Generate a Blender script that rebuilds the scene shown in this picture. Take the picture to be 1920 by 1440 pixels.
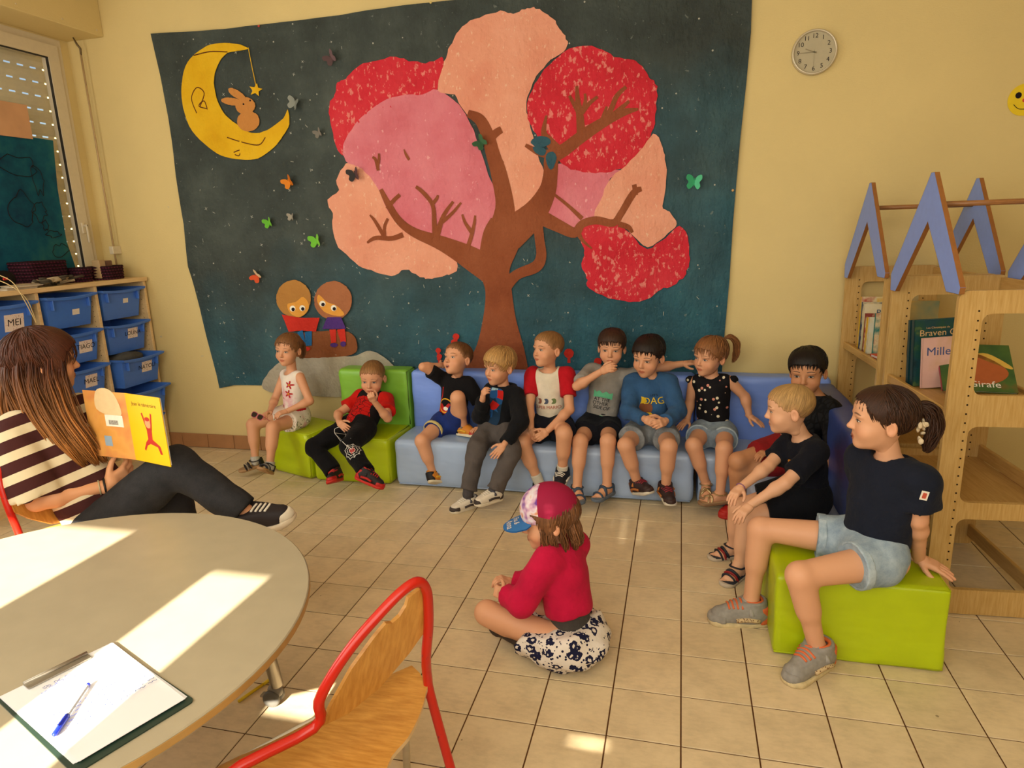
import bpy, bmesh, math, random
import numpy as np
from mathutils import Vector, Matrix, bvhtree
from mathutils.geometry import delaunay_2d_cdt
for _o in list(bpy.data.objects): bpy.data.objects.remove(_o)
scene = bpy.context.scene
COL = scene.collection
# ------------------------------------------------------------------ camera
CAM = np.array([-0.0337064, -2.4483348, 1.5468622])
CR = np.array([0.97011133, 0.24031729, -0.03363948])
CU = np.array([-0.02345383, 0.23083766, 0.97270956])
CF = np.array([-0.24152418, 0.94284759, -0.22957459])
FPX = 1251.274
cd = bpy.data.cameras.new('camera')
cd.sensor_fit = 'HORIZONTAL'; cd.sensor_width = 36.0; cd.lens = 36.0*FPX/1920.0
cd.clip_start = 0.05
camo = bpy.data.objects.new('camera', cd); COL.objects.link(camo)
camo.matrix_world = Matrix(((CR[0], CU[0], -CF[0], CAM[0]), (CR[1], CU[1], -CF[1], CAM[1]), (CR[2], CU[2], -CF[2], CAM[2]), (0, 0, 0, 1)))
scene.camera = camo
# ------------------------------------------------------------------ world, sun, daylight at the windows, exposure
w = bpy.data.worlds.new('world'); scene.world = w; w.use_nodes = True
wn = w.node_tree.nodes; wl = w.node_tree.links
sky = wn.new('ShaderNodeTexSky'); sky.sky_type = 'NISHITA'; sky.sun_disc = False
sky.sun_elevation = math.radians(26); sky.sun_rotation = math.radians(180)
wl.new(sky.outputs[0], wn['Background'].inputs[0]); wn['Background'].inputs[1].default_value = 0.12
SUN_T = 0.48
sd = bpy.data.lights.new('sun', 'SUN'); sd.energy = 26; sd.angle = math.radians(0.6); sd.color = (1.0, 0.92, 0.74)
so = bpy.data.objects.new('sun', sd); COL.objects.link(so)
so.rotation_euler = Vector((0, 1, -SUN_T)).to_track_quat('-Z', 'Y').to_euler()
def area(name, loc, d, sx, sy, e, col):
    a = bpy.data.lights.new(name, 'AREA'); a.shape = 'RECTANGLE'; a.size = sx; a.size_y = sy; a.energy = e; a.color = col
    o = bpy.data.objects.new(name, a); COL.objects.link(o); o.location = loc
    o.rotation_euler = Vector(d).to_track_quat('-Z', 'Z').to_euler(); return o
DAY = (1.0, 0.975, 0.85)
area('daylight_rear_window', (-0.9, -2.98, 2.0), (-0.05, 1, 0.02), 4.6, 1.7, 84, DAY)
area('daylight_side_window', (-4.02, -1.25, 1.95), (1, 0.45, 0.0), 2.2, 1.6, 42, DAY)
scene.view_settings.view_transform = 'Standard'; scene.view_settings.look = 'None'
scene.view_settings.exposure = 0.31; scene.view_settings.gamma = 1.0; scene.view_settings.use_curve_mapping = False
# ------------------------------------------------------------------ helpers
def ray(x, y): return CF + CR*((x-960)/FPX) - CU*((y-720)/FPX)
def at_z(x, y, z): d = ray(x, y); return CAM + d*((z-CAM[2])/d[2])
def at_y(x, y, Y): d = ray(x, y); return CAM + d*((Y-CAM[1])/d[1])
def at_x(x, y, X): d = ray(x, y); return CAM + d*((X-CAM[0])/d[0])
def proj(p):
    D = np.asarray(p, float)-CAM; z = D@CF
    return 960+FPX*(D@CR)/z, 720-FPX*(D@CU)/z, z
def lin(c):
    if isinstance(c, str): c = tuple(int(c[i:i+2], 16) for i in (0, 2, 4))
    return tuple(((v/255)/12.92 if v/255 <= 0.04045 else ((v/255+0.055)/1.055)**2.4) for v in c)
MATS = {}
class NT:
    """small node-tree helper"""
    def __init__(s, m): s.t = m.node_tree; s.n = s.t.nodes; s.l = s.t.links; s.b = s.n['Principled BSDF']
    def new(s, k, **kw):
        n = s.n.new(k)
        for a, v in kw.items(): setattr(n, a, v)
        return n
    def set(s, sock, v):
        if hasattr(v, 'is_output') or isinstance(v, bpy.types.NodeSocket): s.l.new(v, sock)
        else: sock.default_value = v
    def coord(s, kind='Object'): return s.new('ShaderNodeTexCoord').outputs[kind]
    def attr(s, name, out='Vector'):
        n = s.new('ShaderNodeAttribute'); n.attribute_name = name; return n.outputs[out]
    def mapping(s, vec, sc=(1, 1, 1), loc=(0, 0, 0), rot=(0, 0, 0)):
        n = s.new('ShaderNodeMapping'); s.l.new(vec, n.inputs[0]); n.inputs['Scale'].default_value = sc
        n.inputs['Location'].default_value = loc; n.inputs['Rotation'].default_value = rot; return n.outputs[0]
    def noise(s, vec, scale, detail=3, rough=0.5, out=0):
        n = s.new('ShaderNodeTexNoise'); s.l.new(vec, n.inputs['Vector']); n.inputs['Scale'].default_value = scale
        n.inputs['Detail'].default_value = detail; n.inputs['Roughness'].default_value = rough; return n.outputs[out]
    def voro(s, vec, scale, feature='F1', out='Distance', rnd=1.0):
        n = s.new('ShaderNodeTexVoronoi'); n.feature = feature; s.l.new(vec, n.inputs['Vector']); n.inputs['Scale'].default_value = scale
        n.inputs['Randomness'].default_value = rnd; return n.outputs[out]
    def ramp(s, fac, stops, interp='LINEAR'):
        n = s.new('ShaderNodeValToRGB'); n.color_ramp.interpolation = interp; s.l.new(fac, n.inputs[0])
        e = n.color_ramp.elements
        while len(e) < len(stops): e.new(0.5)
        for i, (p, c) in enumerate(stops):
            e[i].position = p; e[i].color = (*(c if len(c) == 3 else c[:3]), 1)
        return n.outputs[0]
    def mix(s, fac, a, b, mode='MIX'):
        n = s.new('ShaderNodeMix'); n.data_type = 'RGBA'; n.blend_type = mode
        s.set(n.inputs[0], fac)
        for sock, v in ((n.inputs[6], a), (n.inputs[7], b)):
            if isinstance(v, tuple): sock.default_value = (*v[:3], 1)
            else: s.l.new(v, sock)
        return n.outputs[2]
    def math(s, op, a, b=0.0, c=0.0):
        n = s.new('ShaderNodeMath'); n.operation = op
        for i, v in enumerate((a, b, c)):
            s.set(n.inputs[i], v)
        return n.outputs[0]
    def sep(s, vec):
        n = s.new('ShaderNodeSeparateXYZ'); s.l.new(vec, n.inputs[0]); return n.outputs
    def comb(s, x, y, z):
        n = s.new('ShaderNodeCombineXYZ')
        for i, v in enumerate((x, y, z)): s.set(n.inputs[i], v)
        return n.outputs[0]
    def bump(s, h, strength=0.3, dist=0.002):
        n = s.new('ShaderNodeBump'); n.inputs['Strength'].default_value = strength; n.inputs['Distance'].default_value = dist
        s.l.new(h, n.inputs['Height']); s.l.new(n.outputs[0], s.b.inputs['Normal'])
    def color(s, c):
        if isinstance(c, tuple): s.b.inputs['Base Color'].default_value = (*c[:3], 1)
        else: s.l.new(c, s.b.inputs['Base Color'])
def newmat(name, rough=0.6, spec=0.4, metal=0.0):
    m = bpy.data.materials.new(name); m.use_nodes = True; nt = NT(m)
    nt.b.inputs['Roughness'].default_value = rough; nt.b.inputs['Specular IOR Level'].default_value = spec; nt.b.inputs['Metallic'].default_value = metal
    return m, nt
def plain(col, rough=0.6, spec=0.4, metal=0.0, var=0.06, vs=40.0, bump=0.0, bs=300.0):
    """flat paint with a little tone variation and fine relief"""
    key = (col if isinstance(col, str) else tuple(col), rough, spec, metal, var, vs, bump, bs)
    if key in MATS: return MATS[key]
    m, n = newmat('paint_%d' % len(MATS), rough, spec, metal); c = lin(col)
    if var > 0:
        f = n.noise(n.coord(), vs, 3)
        n.color(n.ramp(f, [(0.25, tuple(v*(1-var) for v in c)), (0.75, tuple(min(1, v*(1+var)) for v in c))]))
    else: n.color(c)
    if bump > 0: n.bump(n.noise(n.coord(), bs, 2), bump, 0.001)
    MATS[key] = m; return m
def cloth(col, var=0.10, bump=0.5):
    key = ('cloth', col, var, bump)
    if key in MATS: return MATS[key]
    m, n = newmat('cloth_%d' % len(MATS), 0.9, 0.15); c = lin(col); v = n.coord()
    f = n.noise(v, 14, 4)
    n.color(n.ramp(f, [(0.3, tuple(x*(1-var) for x in c)), (0.7, tuple(min(1, x*(1+var)) for x in c))]))
    h = n.math('ADD', n.math('MULTIPLY', n.noise(v, 26, 3), 4.0), n.math('MULTIPLY', n.noise(v, 700, 1), 0.35))
    n.bump(h, bump, 0.004)
    n.b.inputs['Sheen Weight'].default_value = 0.03
    MATS[key] = m; return m
WL = {}
def wloc(o): return WL.get(o.name, np.zeros(3)) if o else np.zeros(3)
def mk(name, v, f, mat=None, parent=None, smooth=False, mats=None, midx=None, col=None, vec=None):
    """one mesh object from world-space vertices; a child keeps its parent's origin"""
    v = np.asarray(v, float).reshape(-1, 3) - wloc(parent)
    me = bpy.data.meshes.new(name); me.from_pydata(v.tolist(), [], [list(map(int, q)) for q in f]); me.update()
    for m in (mats or ([mat] if mat else [])): me.materials.append(m)
    if midx is not None: me.polygons.foreach_set('material_index', np.asarray(midx, np.int32))
    if smooth: me.polygons.foreach_set('use_smooth', np.ones(len(me.polygons), bool))
    if col is not None:
        a = me.color_attributes.new('Col', 'FLOAT_COLOR', 'POINT')
        cc = np.ones((len(v), 4), np.float32); cc[:, :3] = col; a.data.foreach_set('color', cc.ravel())
    if vec is not None:
        for k, d in vec.items():
            a = me.attributes.new(k, 'FLOAT_VECTOR', 'POINT'); a.data.foreach_set('vector', np.asarray(d, np.float32).ravel())
    o = bpy.data.objects.new(name, me); COL.objects.link(o)
    if parent: o.parent = parent; WL[o.name] = wloc(parent)
    return o
def tag(o, label, cat, group=None, kind=None):
    if label: o['label'] = label
    if cat: o['category'] = cat
    if group: o['group'] = group
    if kind: o['kind'] = kind
    return o
def struct(o): o['kind'] = 'structure'; return o
def thing(name, label, cat, loc, group=None):
    o = bpy.data.objects.new(name, None); COL.objects.link(o); o.location = [float(x) for x in loc]; o.empty_display_size = 0.05
    WL[o.name] = np.asarray(loc, float); return tag(o, label, cat, group)
def dup(root, loc, rz=None, label=None, group=None):
    r = root.copy(); COL.objects.link(r); r.location = loc
    if rz is not None: r.rotation_euler = (0, 0, rz)
    if label: r['label'] = label
    if group: r['group'] = group
    for ch in list(root.children):
        c = ch.copy(); COL.objects.link(c); c.parent = r
        for g in ch.children:
            d = g.copy(); COL.objects.link(d); d.parent = c
    return r
class MB:
    """collects shapes for one mesh"""
    def __init__(s): s.v = []; s.f = []; s.m = []; s.n = 0
    def add(s, v, f, mi=0):
        v = np.asarray(v, float).reshape(-1, 3); s.v.append(v); s.f += [[i+s.n for i in q] for q in f]; s.m += [mi]*len(f); s.n += len(v); return s
    def box(s, lo, hi, r=0.0, seg=2, mi=0): v, f = rbox(lo, hi, r, seg); return s.add(v, f, mi)
    def tube(s, p, r, n=8, mi=0, closed=False): v, f = tube(p, r, n, closed); return s.add(v, f, mi)
    def get(s): return np.concatenate(s.v), s.f
    def build(s, name, mat, parent=None, smooth=False, mats=None):
        v, f = s.get(); return mk(name, v, f, mat, parent, smooth, mats, s.m if mats else None)
def rbox(lo, hi, r=0.0, seg=2):
    lo = np.array(lo, float); hi = np.array(hi, float)
    if r <= 0:
        v = [(x, y, z) for x in (lo[0], hi[0]) for y in (lo[1], hi[1]) for z in (lo[2], hi[2])]
        return np.array(v), [(0, 1, 3, 2), (4, 6, 7, 5), (0, 4, 5, 1), (2, 3, 7, 6), (0, 2, 6, 4), (1, 5, 7, 3)]
    bm = bmesh.new(); bmesh.ops.create_cube(bm, size=1)
    for q in bm.verts: q.co = Vector([(lo[i]+hi[i])/2+q.co[i]*(hi[i]-lo[i]) for i in range(3)])
    bmesh.ops.bevel(bm, geom=bm.edges[:], offset=r, segments=seg, profile=0.5, affect='EDGES')
    bm.verts.index_update(); v = [tuple(q.co) for q in bm.verts]; f = [[q.index for q in p.verts] for p in bm.faces]; bm.free()
    return np.array(v), f
def nrm(a): a = np.asarray(a, float); return a/max(1e-9, np.linalg.norm(a))
def tube(p, r, n=8, closed=False, flat=1.0, up=None):
    p = np.asarray(p, float); m = len(p); r = np.broadcast_to(np.asarray(r, float), (m,))
    t = np.zeros_like(p)
    for i in range(m):
        a = p[(i-1) % m] if (closed or i > 0) else p[0]; b = p[(i+1) % m] if (closed or i < m-1) else p[-1]
        t[i] = nrm(b-a)
    u = np.array(up, float) if up is not None else (np.array([0, 0, 1.0]) if abs(t[0][2]) < 0.9 else np.array([1.0, 0, 0]))
    V = []
    for i in range(m):
        u = nrm(u - t[i]*(u@t[i])); w2 = np.cross(t[i], u)
        for k in range(n):
            a = 2*math.pi*k/n; V.append(p[i]+r[i]*(math.cos(a)*w2+flat*math.sin(a)*u))
    F = []
    for i in range(m if closed else m-1):
        j = (i+1) % m
        for k in range(n): F.append((i*n+k, i*n+(k+1) % n, j*n+(k+1) % n, j*n+k))
    if not closed: F += [tuple(range(n))[::-1], tuple(range((m-1)*n, m*n))]
    return np.array(V), F
def prism(poly, frame, d0, d1):
    """2D polygon extruded between offsets d0 and d1 along the frame normal; frame=(origin,u,v,n)"""
    o, u, v, nn = [np.asarray(q, float) for q in frame]; P = np.asarray(poly, float)[:, :2]; k = len(P)
    a = o+P[:, :1]*u+P[:, 1:]*v
    V = np.concatenate([a+nn*d0, a+nn*d1]); F = [(i, (i+1) % k, k+(i+1) % k, k+i) for i in range(k)]
    F += [tuple(range(k))[::-1], tuple(range(k, 2*k))]
    return V, F
def lathe(prof, c, n=24, axis='z'):
    V = []; F = []
    for (r, z) in prof:
        for k in range(n): a = 2*math.pi*k/n; V.append((r*math.cos(a), r*math.sin(a), z))
    for i in range(len(prof)-1):
        for k in range(n): F.append((i*n+k, i*n+(k+1) % n, (i+1)*n+(k+1) % n, (i+1)*n+k))
    F += [tuple(range(n))[::-1], tuple(range((len(prof)-1)*n, len(prof)*n))]
    V = np.array(V)
    if axis == 'y': V = np.stack([V[:, 0], -V[:, 2], V[:, 1]], 1)
    if axis == 'x': V = np.stack([V[:, 2], V[:, 0], V[:, 1]], 1)
    return V+np.array(c), F
def rrect(x0, y0, x1, y1, r, n=4):
    P = []
    for cx, cy, a0 in ((x1-r, y1-r, 0), (x0+r, y1-r, 90), (x0+r, y0+r, 180), (x1-r, y0+r, 270)):
        for i in range(n+1): a = math.radians(a0+90*i/n); P.append((cx+r*math.cos(a), cy+r*math.sin(a)))
    return P
def smooth_poly(pts, n=4, closed=True):
    """Catmull-Rom through the points"""
    P = np.asarray(pts, float); m = len(P); out = []
    for i in range(m if closed else m-1):
        if closed: p0, p1, p2, p3 = P[(i-1) % m], P[i], P[(i+1) % m], P[(i+2) % m]
        else: p0, p1, p2, p3 = P[max(i-1, 0)], P[i], P[i+1], P[min(i+2, m-1)]
        for k in range(n):
            t = k/n; out.append(0.5*((2*p1)+(-p0+p2)*t+(2*p0-5*p1+4*p2-p3)*t*t+(-p0+3*p1-3*p2+p3)*t**3))
    if not closed: out.append(P[-1])
    return np.array(out)
def fill(outer, holes=(), step=None):
    """triangulate a 2D polygon with holes; optional interior grid points"""
    pts = [tuple(p[:2]) for p in outer]; edges = [(i, (i+1) % len(pts)) for i in range(len(pts))]
    for h in holes:
        b = len(pts); pts += [tuple(p[:2]) for p in h]; edges += [(b+i, b+(i+1) % len(h)) for i in range(len(h))]
    A = np.array(outer)[:, :2]
    if step:
        for x in np.arange(A[:, 0].min()+step/2, A[:, 0].max(), step):
            for y in np.arange(A[:, 1].min()+step/2, A[:, 1].max(), step): pts.append((x, y))
    vs, es, fs, *_ = delaunay_2d_cdt([Vector(p) for p in pts], edges, [], 0, 1e-6)
    V = np.array([tuple(p) for p in vs])
    T = np.array([tuple(t) for t in fs], int)
    cen = V[T].mean(1)
    def inside(poly):
        P = np.array(poly)[:, :2]; r = np.zeros(len(cen), bool); j = len(P)-1
        for i in range(len(P)):
            c = ((P[i, 1] > cen[:, 1]) != (P[j, 1] > cen[:, 1])) & (cen[:, 0] < (P[j, 0]-P[i, 0])*(cen[:, 1]-P[i, 1])/((P[j, 1]-P[i, 1]) or 1e-12)+P[i, 0])
            r ^= c; j = i
        return r
    k = inside(outer)
    for h in holes: k &= ~inside(h)
    T = T[k]
    a, b, c = V[T[:, 0]], V[T[:, 1]], V[T[:, 2]]
    flip = ((b[:, 0]-a[:, 0])*(c[:, 1]-a[:, 1])-(b[:, 1]-a[:, 1])*(c[:, 0]-a[:, 0])) < 0
    T[flip] = T[flip][:, ::-1]
    return V, T.tolist()
def slab(outer, holes, frame, d0, d1):
    """plate with holes and real thickness"""
    o, u, v, nn = [np.asarray(q, float) for q in frame]; V2, T = fill(outer, holes); k = len(V2)
    a = o+V2[:, :1]*u+V2[:, 1:]*v
    V = np.concatenate([a+nn*d0, a+nn*d1]); F = [t[::-1] for t in T]+[[i+k for i in t] for t in T]
    cnt = {}
    for t in T:
        for i in range(3): e = (t[i], t[(i+1) % 3]); cnt[e] = 1
    for (i, j) in list(cnt):
        if (j, i) not in cnt: F.append([i, j, j+k, i+k])
    return V, F
_TXT = {}
def text2d(s, size=1.0, extrude=0.0, shear=0.0):
    """triangulated lettering in the xy plane, centred, cap height about 0.7*size"""
    key = (s, shear)
    if key not in _TXT:
        c = bpy.data.curves.new('lettering', 'FONT'); c.body = s; c.align_x = 'CENTER'; c.align_y = 'CENTER'; c.resolution_u = 3; c.shear = shear; c.fill_mode = 'FRONT'
        o = bpy.data.objects.new('lettering', c); COL.objects.link(o)
        dg = bpy.context.evaluated_depsgraph_get(); me = bpy.data.meshes.new_from_object(o.evaluated_get(dg))
        V = np.array([v.co[:] for v in me.vertices]).reshape(-1, 3); F = [list(p.vertices) for p in me.polygons]
        bpy.data.objects.remove(o); bpy.data.curves.remove(c); bpy.data.meshes.remove(me); _TXT[key] = (V, F)
    V, F = _TXT[key]; return V[:, :2]*size, F
def place2d(V2, frame, off=0.0):
    o, u, v, nn = [np.asarray(q, float) for q in frame]; V2 = np.asarray(V2, float)
    return o+V2[:, :1]*u+V2[:, 1:2]*v+nn*off
def disc(cx, cy, rx, ry=None, n=16, a=0.0):
    ry = ry or rx; ca, sa = math.cos(a), math.sin(a)
    return [(cx+rx*math.cos(t)*ca-ry*math.sin(t)*sa, cy+rx*math.cos(t)*sa+ry*math.sin(t)*ca) for t in np.linspace(0, 2*math.pi, n, endpoint=False)]
def stroke(pts, w):
    """a 2D polyline as a ribbon polygon; w scalar or per point"""
    P = np.asarray(pts, float); w = np.broadcast_to(np.asarray(w, float), (len(P),)); L = []; R = []
    for i in range(len(P)):
        t = P[min(i+1, len(P)-1)]-P[max(i-1, 0)]; t = t/max(1e-9, np.hypot(*t)); n = np.array([-t[1], t[0]])
        L.append(P[i]+n*w[i]/2); R.append(P[i]-n*w[i]/2)
    k = len(P); return np.array(L+R), [(i, i+1, k+i+1, k+i)[::-1] for i in range(k-1)]
# ------------------------------------------------------------------ the room
YB, XL, XR, YR, ZC = 1.65, -4.13, 3.0, -3.06, 3.15
TS = 0.225
def wall_mat():
    m, n = newmat('wall_paint', 0.85, 0.2); v = n.coord(); c = lin('d9c38a')
    f = n.noise(v, 1.3, 4)
    n.color(n.ramp(f, [(0.3, tuple(x*0.93 for x in c)), (0.7, tuple(min(1, x*1.05) for x in c))]))
    h = n.math('ADD', n.noise(n.mapping(v, (1, 1, 3.0)), 60, 3), n.math('MULTIPLY', n.noise(v, 160, 2), 0.6))
    n.bump(h, 0.35, 0.003); return m
M_WALL = wall_mat()
def tile_mat(base='ddc6a0', tint=0.10):
    m, n = newmat('floor_tile_glaze', 0.42, 0.45); c = lin(base)
    oi = n.new('ShaderNodeObjectInfo'); g = n.new('ShaderNodeNewGeometry'); v = g.outputs['Position']
    a = n.noise(v, 9, 5, 0.6); b = n.noise(n.mapping(v, (1, 2.2, 1)), 28, 4, 0.65)
    f = n.math('ADD', n.math('MULTIPLY', a, 0.6), n.math('MULTIPLY', b, 0.4))
    k = n.ramp(f, [(0.36, tuple(x*0.84 for x in c)), (0.52, c), (0.68, (min(1, c[0]*1.10), min(1, c[1]*1.11), min(1, c[2]*1.13)))])
    r = n.ramp(oi.outputs['Random'], [(0, (1-tint, 1-tint, 1-tint*1.1)), (1, (1, 1, 1))])
    k = n.mix(1.0, k, r, 'MULTIPLY')
    sp = n.math('LESS_THAN', n.voro(v, 5.5), 0.028)
    n.color(n.mix(n.math('MULTIPLY', sp, 0.6), k, lin('4a3520')))
    n.b.inputs['Roughness'].default_value = 0.45
    n.l.new(n.ramp(a, [(0.3, (0.36,)*3), (0.7, (0.56,)*3)]), n.b.inputs['Roughness'])
    n.bump(b, 0.08, 0.002); return m
M_TILE = tile_mat(); M_GROUT = plain('5a3a22', 0.95, 0.1, var=0.15, vs=20)
fl = struct(mk('floor', *rbox((XL-0.2, YR-0.2, -0.05), (XR+0.2, YB+0.2, -0.003)), M_GROUT))
def tile_mesh(s=TS-0.0046, z0=-0.008, b=0.0016):
    h = s/2; q = [(-h, -h), (h, -h), (h, h), (-h, h)]; i = h-b; q2 = [(-i, -i), (i, -i), (i, i), (-i, i)]
    V = [(x, y, z0) for x, y in q]+[(x, y, -b*0.7) for x, y in q]+[(x, y, 0) for x, y in q2]
    F = [(k, (k+1) % 4, 4+(k+1) % 4, 4+k) for k in range(4)]+[(4+k, 4+(k+1) % 4, 8+(k+1) % 4, 8+k) for k in range(4)]+[(8, 9, 10, 11)]
    return V, F
tv, tf = tile_mesh(); cells = []
for i in range(int(XL/TS)-1, int(XR/TS)+1):
    for j in range(int(YR/TS)-1, int(YB/TS)+1):
        cx, cy = (i+0.5)*TS, (j+0.5)*TS
        if cx < XL-TS/2 or cx > XR+TS/2 or cy > YB+TS/2 or cy < YR-TS/2: continue
        x, y, z = proj((cx, cy, 0)); vis = z > 0.3 and -60 < x < 1980 and 780 < y < 1500
        cells.append((z if vis else 99+z, cx, cy))
cells.sort(); near = [c for c in cells if c[0] < 90][:296]; rest = cells[len(near):]
t0 = None
for (_, cx, cy) in near:
    if t0 is None:
        t0 = mk('tile', tv, tf, M_TILE, fl); t0.location = (cx, cy, 0)
    else:
        o = t0.copy(); COL.objects.link(o); o.location = (cx, cy, 0); o.parent = fl
b = MB()
for (_, cx, cy) in rest: b.add(np.array(tv)+np.array([cx, cy, 0]), tf)
o = b.build('tile_field', M_TILE, fl); o['kind'] = 'stuff'
struct(mk('ceiling', *rbox((XL-0.2, YR-0.2, ZC), (XR+0.2, YB+0.2, ZC+0.1)), plain('e8dcc0', 0.9, 0.1)))
struct(mk('wall_back', *rbox((XL-0.3, YB, -0.05), (XR+0.2, YB+0.15, ZC)), M_WALL))
struct(mk('wall_right', *rbox((XR, YR-0.2, -0.05), (XR+0.15, YB+0.2, ZC)), M_WALL))
# left wall: two window openings
FL = ((XL, 0, 0), (0, 1, 0), (0, 0, 1), (-1, 0, 0))
W1 = (0.25, 1.585, 0.85, 2.862); W2 = (-2.45, -0.05, 0.85, 2.862)
def rc(a): return [(a[0], a[2]), (a[1], a[2]), (a[1], a[3]), (a[0], a[3])]
struct(mk('wall_left', *slab([(YR-0.15, -0.05), (YB+0.1, -0.05), (YB+0.1, ZC), (YR-0.15, ZC)], [rc(W1), rc(W2)], FL, 0, 0.10), M_WALL))
# rear wall: openings of the half-lowered shutters that let the sun in
FR = ((0, YR, 0), (1, 0, 0), (0, 0, 1), (0, -1, 0))
H = [[(-2.62, 1.0), (-1.80, 1.0), (-1.80, 1.705), (-2.62, 1.705)], [(-1.35, 1.085), (-1.161, 1.085), (-1.161, 1.617), (-1.35, 1.617)], disc(-0.275, 1.128, 0.085, 0.010, 14)]
for c in range(4):
    for r_ in range(6): H.append(disc(-0.455+c*0.083, 1.786+r_*0.0235, 0.030, 0.0062, 8))
struct(mk('wall_rear', *slab([(XL-0.2, -0.05), (XR+0.1, -0.05), (XR+0.1, ZC), (XL-0.2, ZC)], H, FR, 0, 0.02), M_WALL))
struct(mk('window_3', *slab([(-3.4, 0.72), (1.6, 0.72), (1.6, 2.98), (-3.4, 2.98)], [[(-3.34, 0.78), (1.54, 0.78), (1.54, 2.92), (-3.34, 2.92)]], FR, -0.03, -0.002), plain('d9cbb0', 0.35, 0.5, var=0.03)))
# skirting of brown tiles along the back wall
M_SKIRT = plain('a8784f', 0.5, 0.4, var=0.12, vs=9)
bb = struct(mk('baseboard_back', *rbox((XL, YB-0.004, 0.0), (XR, YB, 0.104)), M_GROUT)); s0 = None
for i in range(int((XR-XL)/TS)):
    x0 = XL+i*TS+0.002
    if s0 is None:
        v, f = rbox((0, -0.012, 0.003), (TS-0.004, 0, 0.108), 0.003, 1); s0 = mk('skirting_tile', v, f, M_SKIRT, bb); s0.location = (x0, YB-0.002, 0)
    else:
        o = s0.copy(); COL.objects.link(o); o.parent = bb; o.location = (x0, YB-0.002, 0)
# boxed-in shutter casing over the windows
trm = struct(mk('trim_1', *rbox((XL, YR, 2.872), (-3.825, YB, ZC), 0.004, 1), M_WALL))
for yy in (0.72, 1.03, 1.34, 1.60):
    v, f = lathe([(0.0065, 0), (0.005, 0.003), (0.001, 0.004)], (-3.825, yy, 2.905), 10, 'x'); mk('screw', v, f, plain('d8c49a', 0.5), trm, True)
# windows
M_PVC = plain('d9cbb0', 0.35, 0.5, var=0.03); M_BLACKRUB = plain('2a2622', 0.6)
def glass_mat():
    m, n = newmat('window_glass', 0.05, 0.5); mx = n.new('ShaderNodeMixShader'); tr = n.new('ShaderNodeBsdfTransparent'); gl = n.new('ShaderNodeBsdfGlossy')
    gl.inputs['Roughness'].default_value = 0.03; mx.inputs[0].default_value = 0.06
    n.l.new(tr.outputs[0], mx.inputs[1]); n.l.new(gl.outputs[0], mx.inputs[2]); n.l.new(mx.outputs[0], n.n['Material Output'].inputs[0]); return m
M_GLASS = glass_mat()
def window(name, W):
    y0, y1, z0, z1 = W; x = XL+0.005
    o = struct(mk(name, *slab(rc(W), [rc((y0+0.05, y1-0.05, z0+0.05, z1-0.05))], ((x, 0, 0), (0, 1, 0), (0, 0, 1), (-1, 0, 0)), 0.0, 0.07), M_PVC))
    a = (y0+0.045, y1-0.045, z0+0.045, z1-0.045); g = (y0+0.125, y1-0.125, z0+0.125, z1-0.125)
    mk('sash', *slab(rc(a), [rc(g)], ((x, 0, 0), (0, 1, 0), (0, 0, 1), (-1, 0, 0)), -0.018, 0.04), M_PVC, o)
    for e in ((g[0]-0.001, g[0]+0.006, g[2], g[3]), (g[1]-0.006, g[1]+0.001, g[2], g[3]), (g[0], g[1], g[3]-0.006, g[3]+0.001), (g[0], g[1], g[2]-0.001, g[2]+0.006)):
        mk('gasket', *rbox((x-0.004, e[0], e[2]), (x+0.012, e[1], e[3])), M_BLACKRUB, o)
    mk('pane', *rbox((x-0.022, g[0], g[2]), (x-0.016, g[1], g[3])), M_GLASS, o); return o, x
w1, xw = window('window_1', W1); window('window_2', W2)
hb = MB(); hb.box((xw+0.018, W1[1]-0.108, 1.60), (xw+0.030, W1[1]-0.080, 1.675), 0.004); hb.box((xw+0.03, W1[1]-0.101, 1.645), (xw+0.062, W1[1]-0.087, 1.660), 0.003)
hb.box((xw+0.05, W1[1]-0.104, 1.535), (xw+0.062, W1[1]-0.086, 1.662), 0.005); hb.build('window_handle', M_PVC, w1, True)
# roller shutter outside window 1: every slat with its row of light slots
M_SLAT = plain('dcd4bc', 0.55, 0.3, var=0.04)
sh = thing('roller_shutter', 'lowered grey roller shutter with rows of light slots outside the window', 'shutter', (XL-0.16, 0.9, 0.85))
y0, y1 = W1[0]-0.02, W1[1]+0.02; PS = 0.088; s0 = None
sv = []; L = y1-y0
for (dx, z) in ((0, 0), (0.006, 0.015), (0.009, 0.038), (0.006, 0.062), (0, 0.078)): sv += [(dx, 0, z), (dx, L, z)]
sb = MB(); sb.add(sv, [(2*i, 2*i+1, 2*i+3, 2*i+2) for i in range(4)])
q = 0.0
while q < L: sb.box((-0.002, q, 0.077), (0.001, min(q+0.046, L), PS+0.001)); q += 0.092
V, F = sb.get()
for k in range(int((W1[3]-W1[2])/PS)+1):
    z = W1[2]+k*PS
    if s0 is None: s0 = mk('slat', V+wloc(sh), F, M_SLAT, sh); s0.location = (0, y0-0.9, z-0.85)
    else: o = s0.copy(); COL.objects.link(o); o.parent = sh; o.location = (0, y0-0.9, z-0.85)
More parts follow.
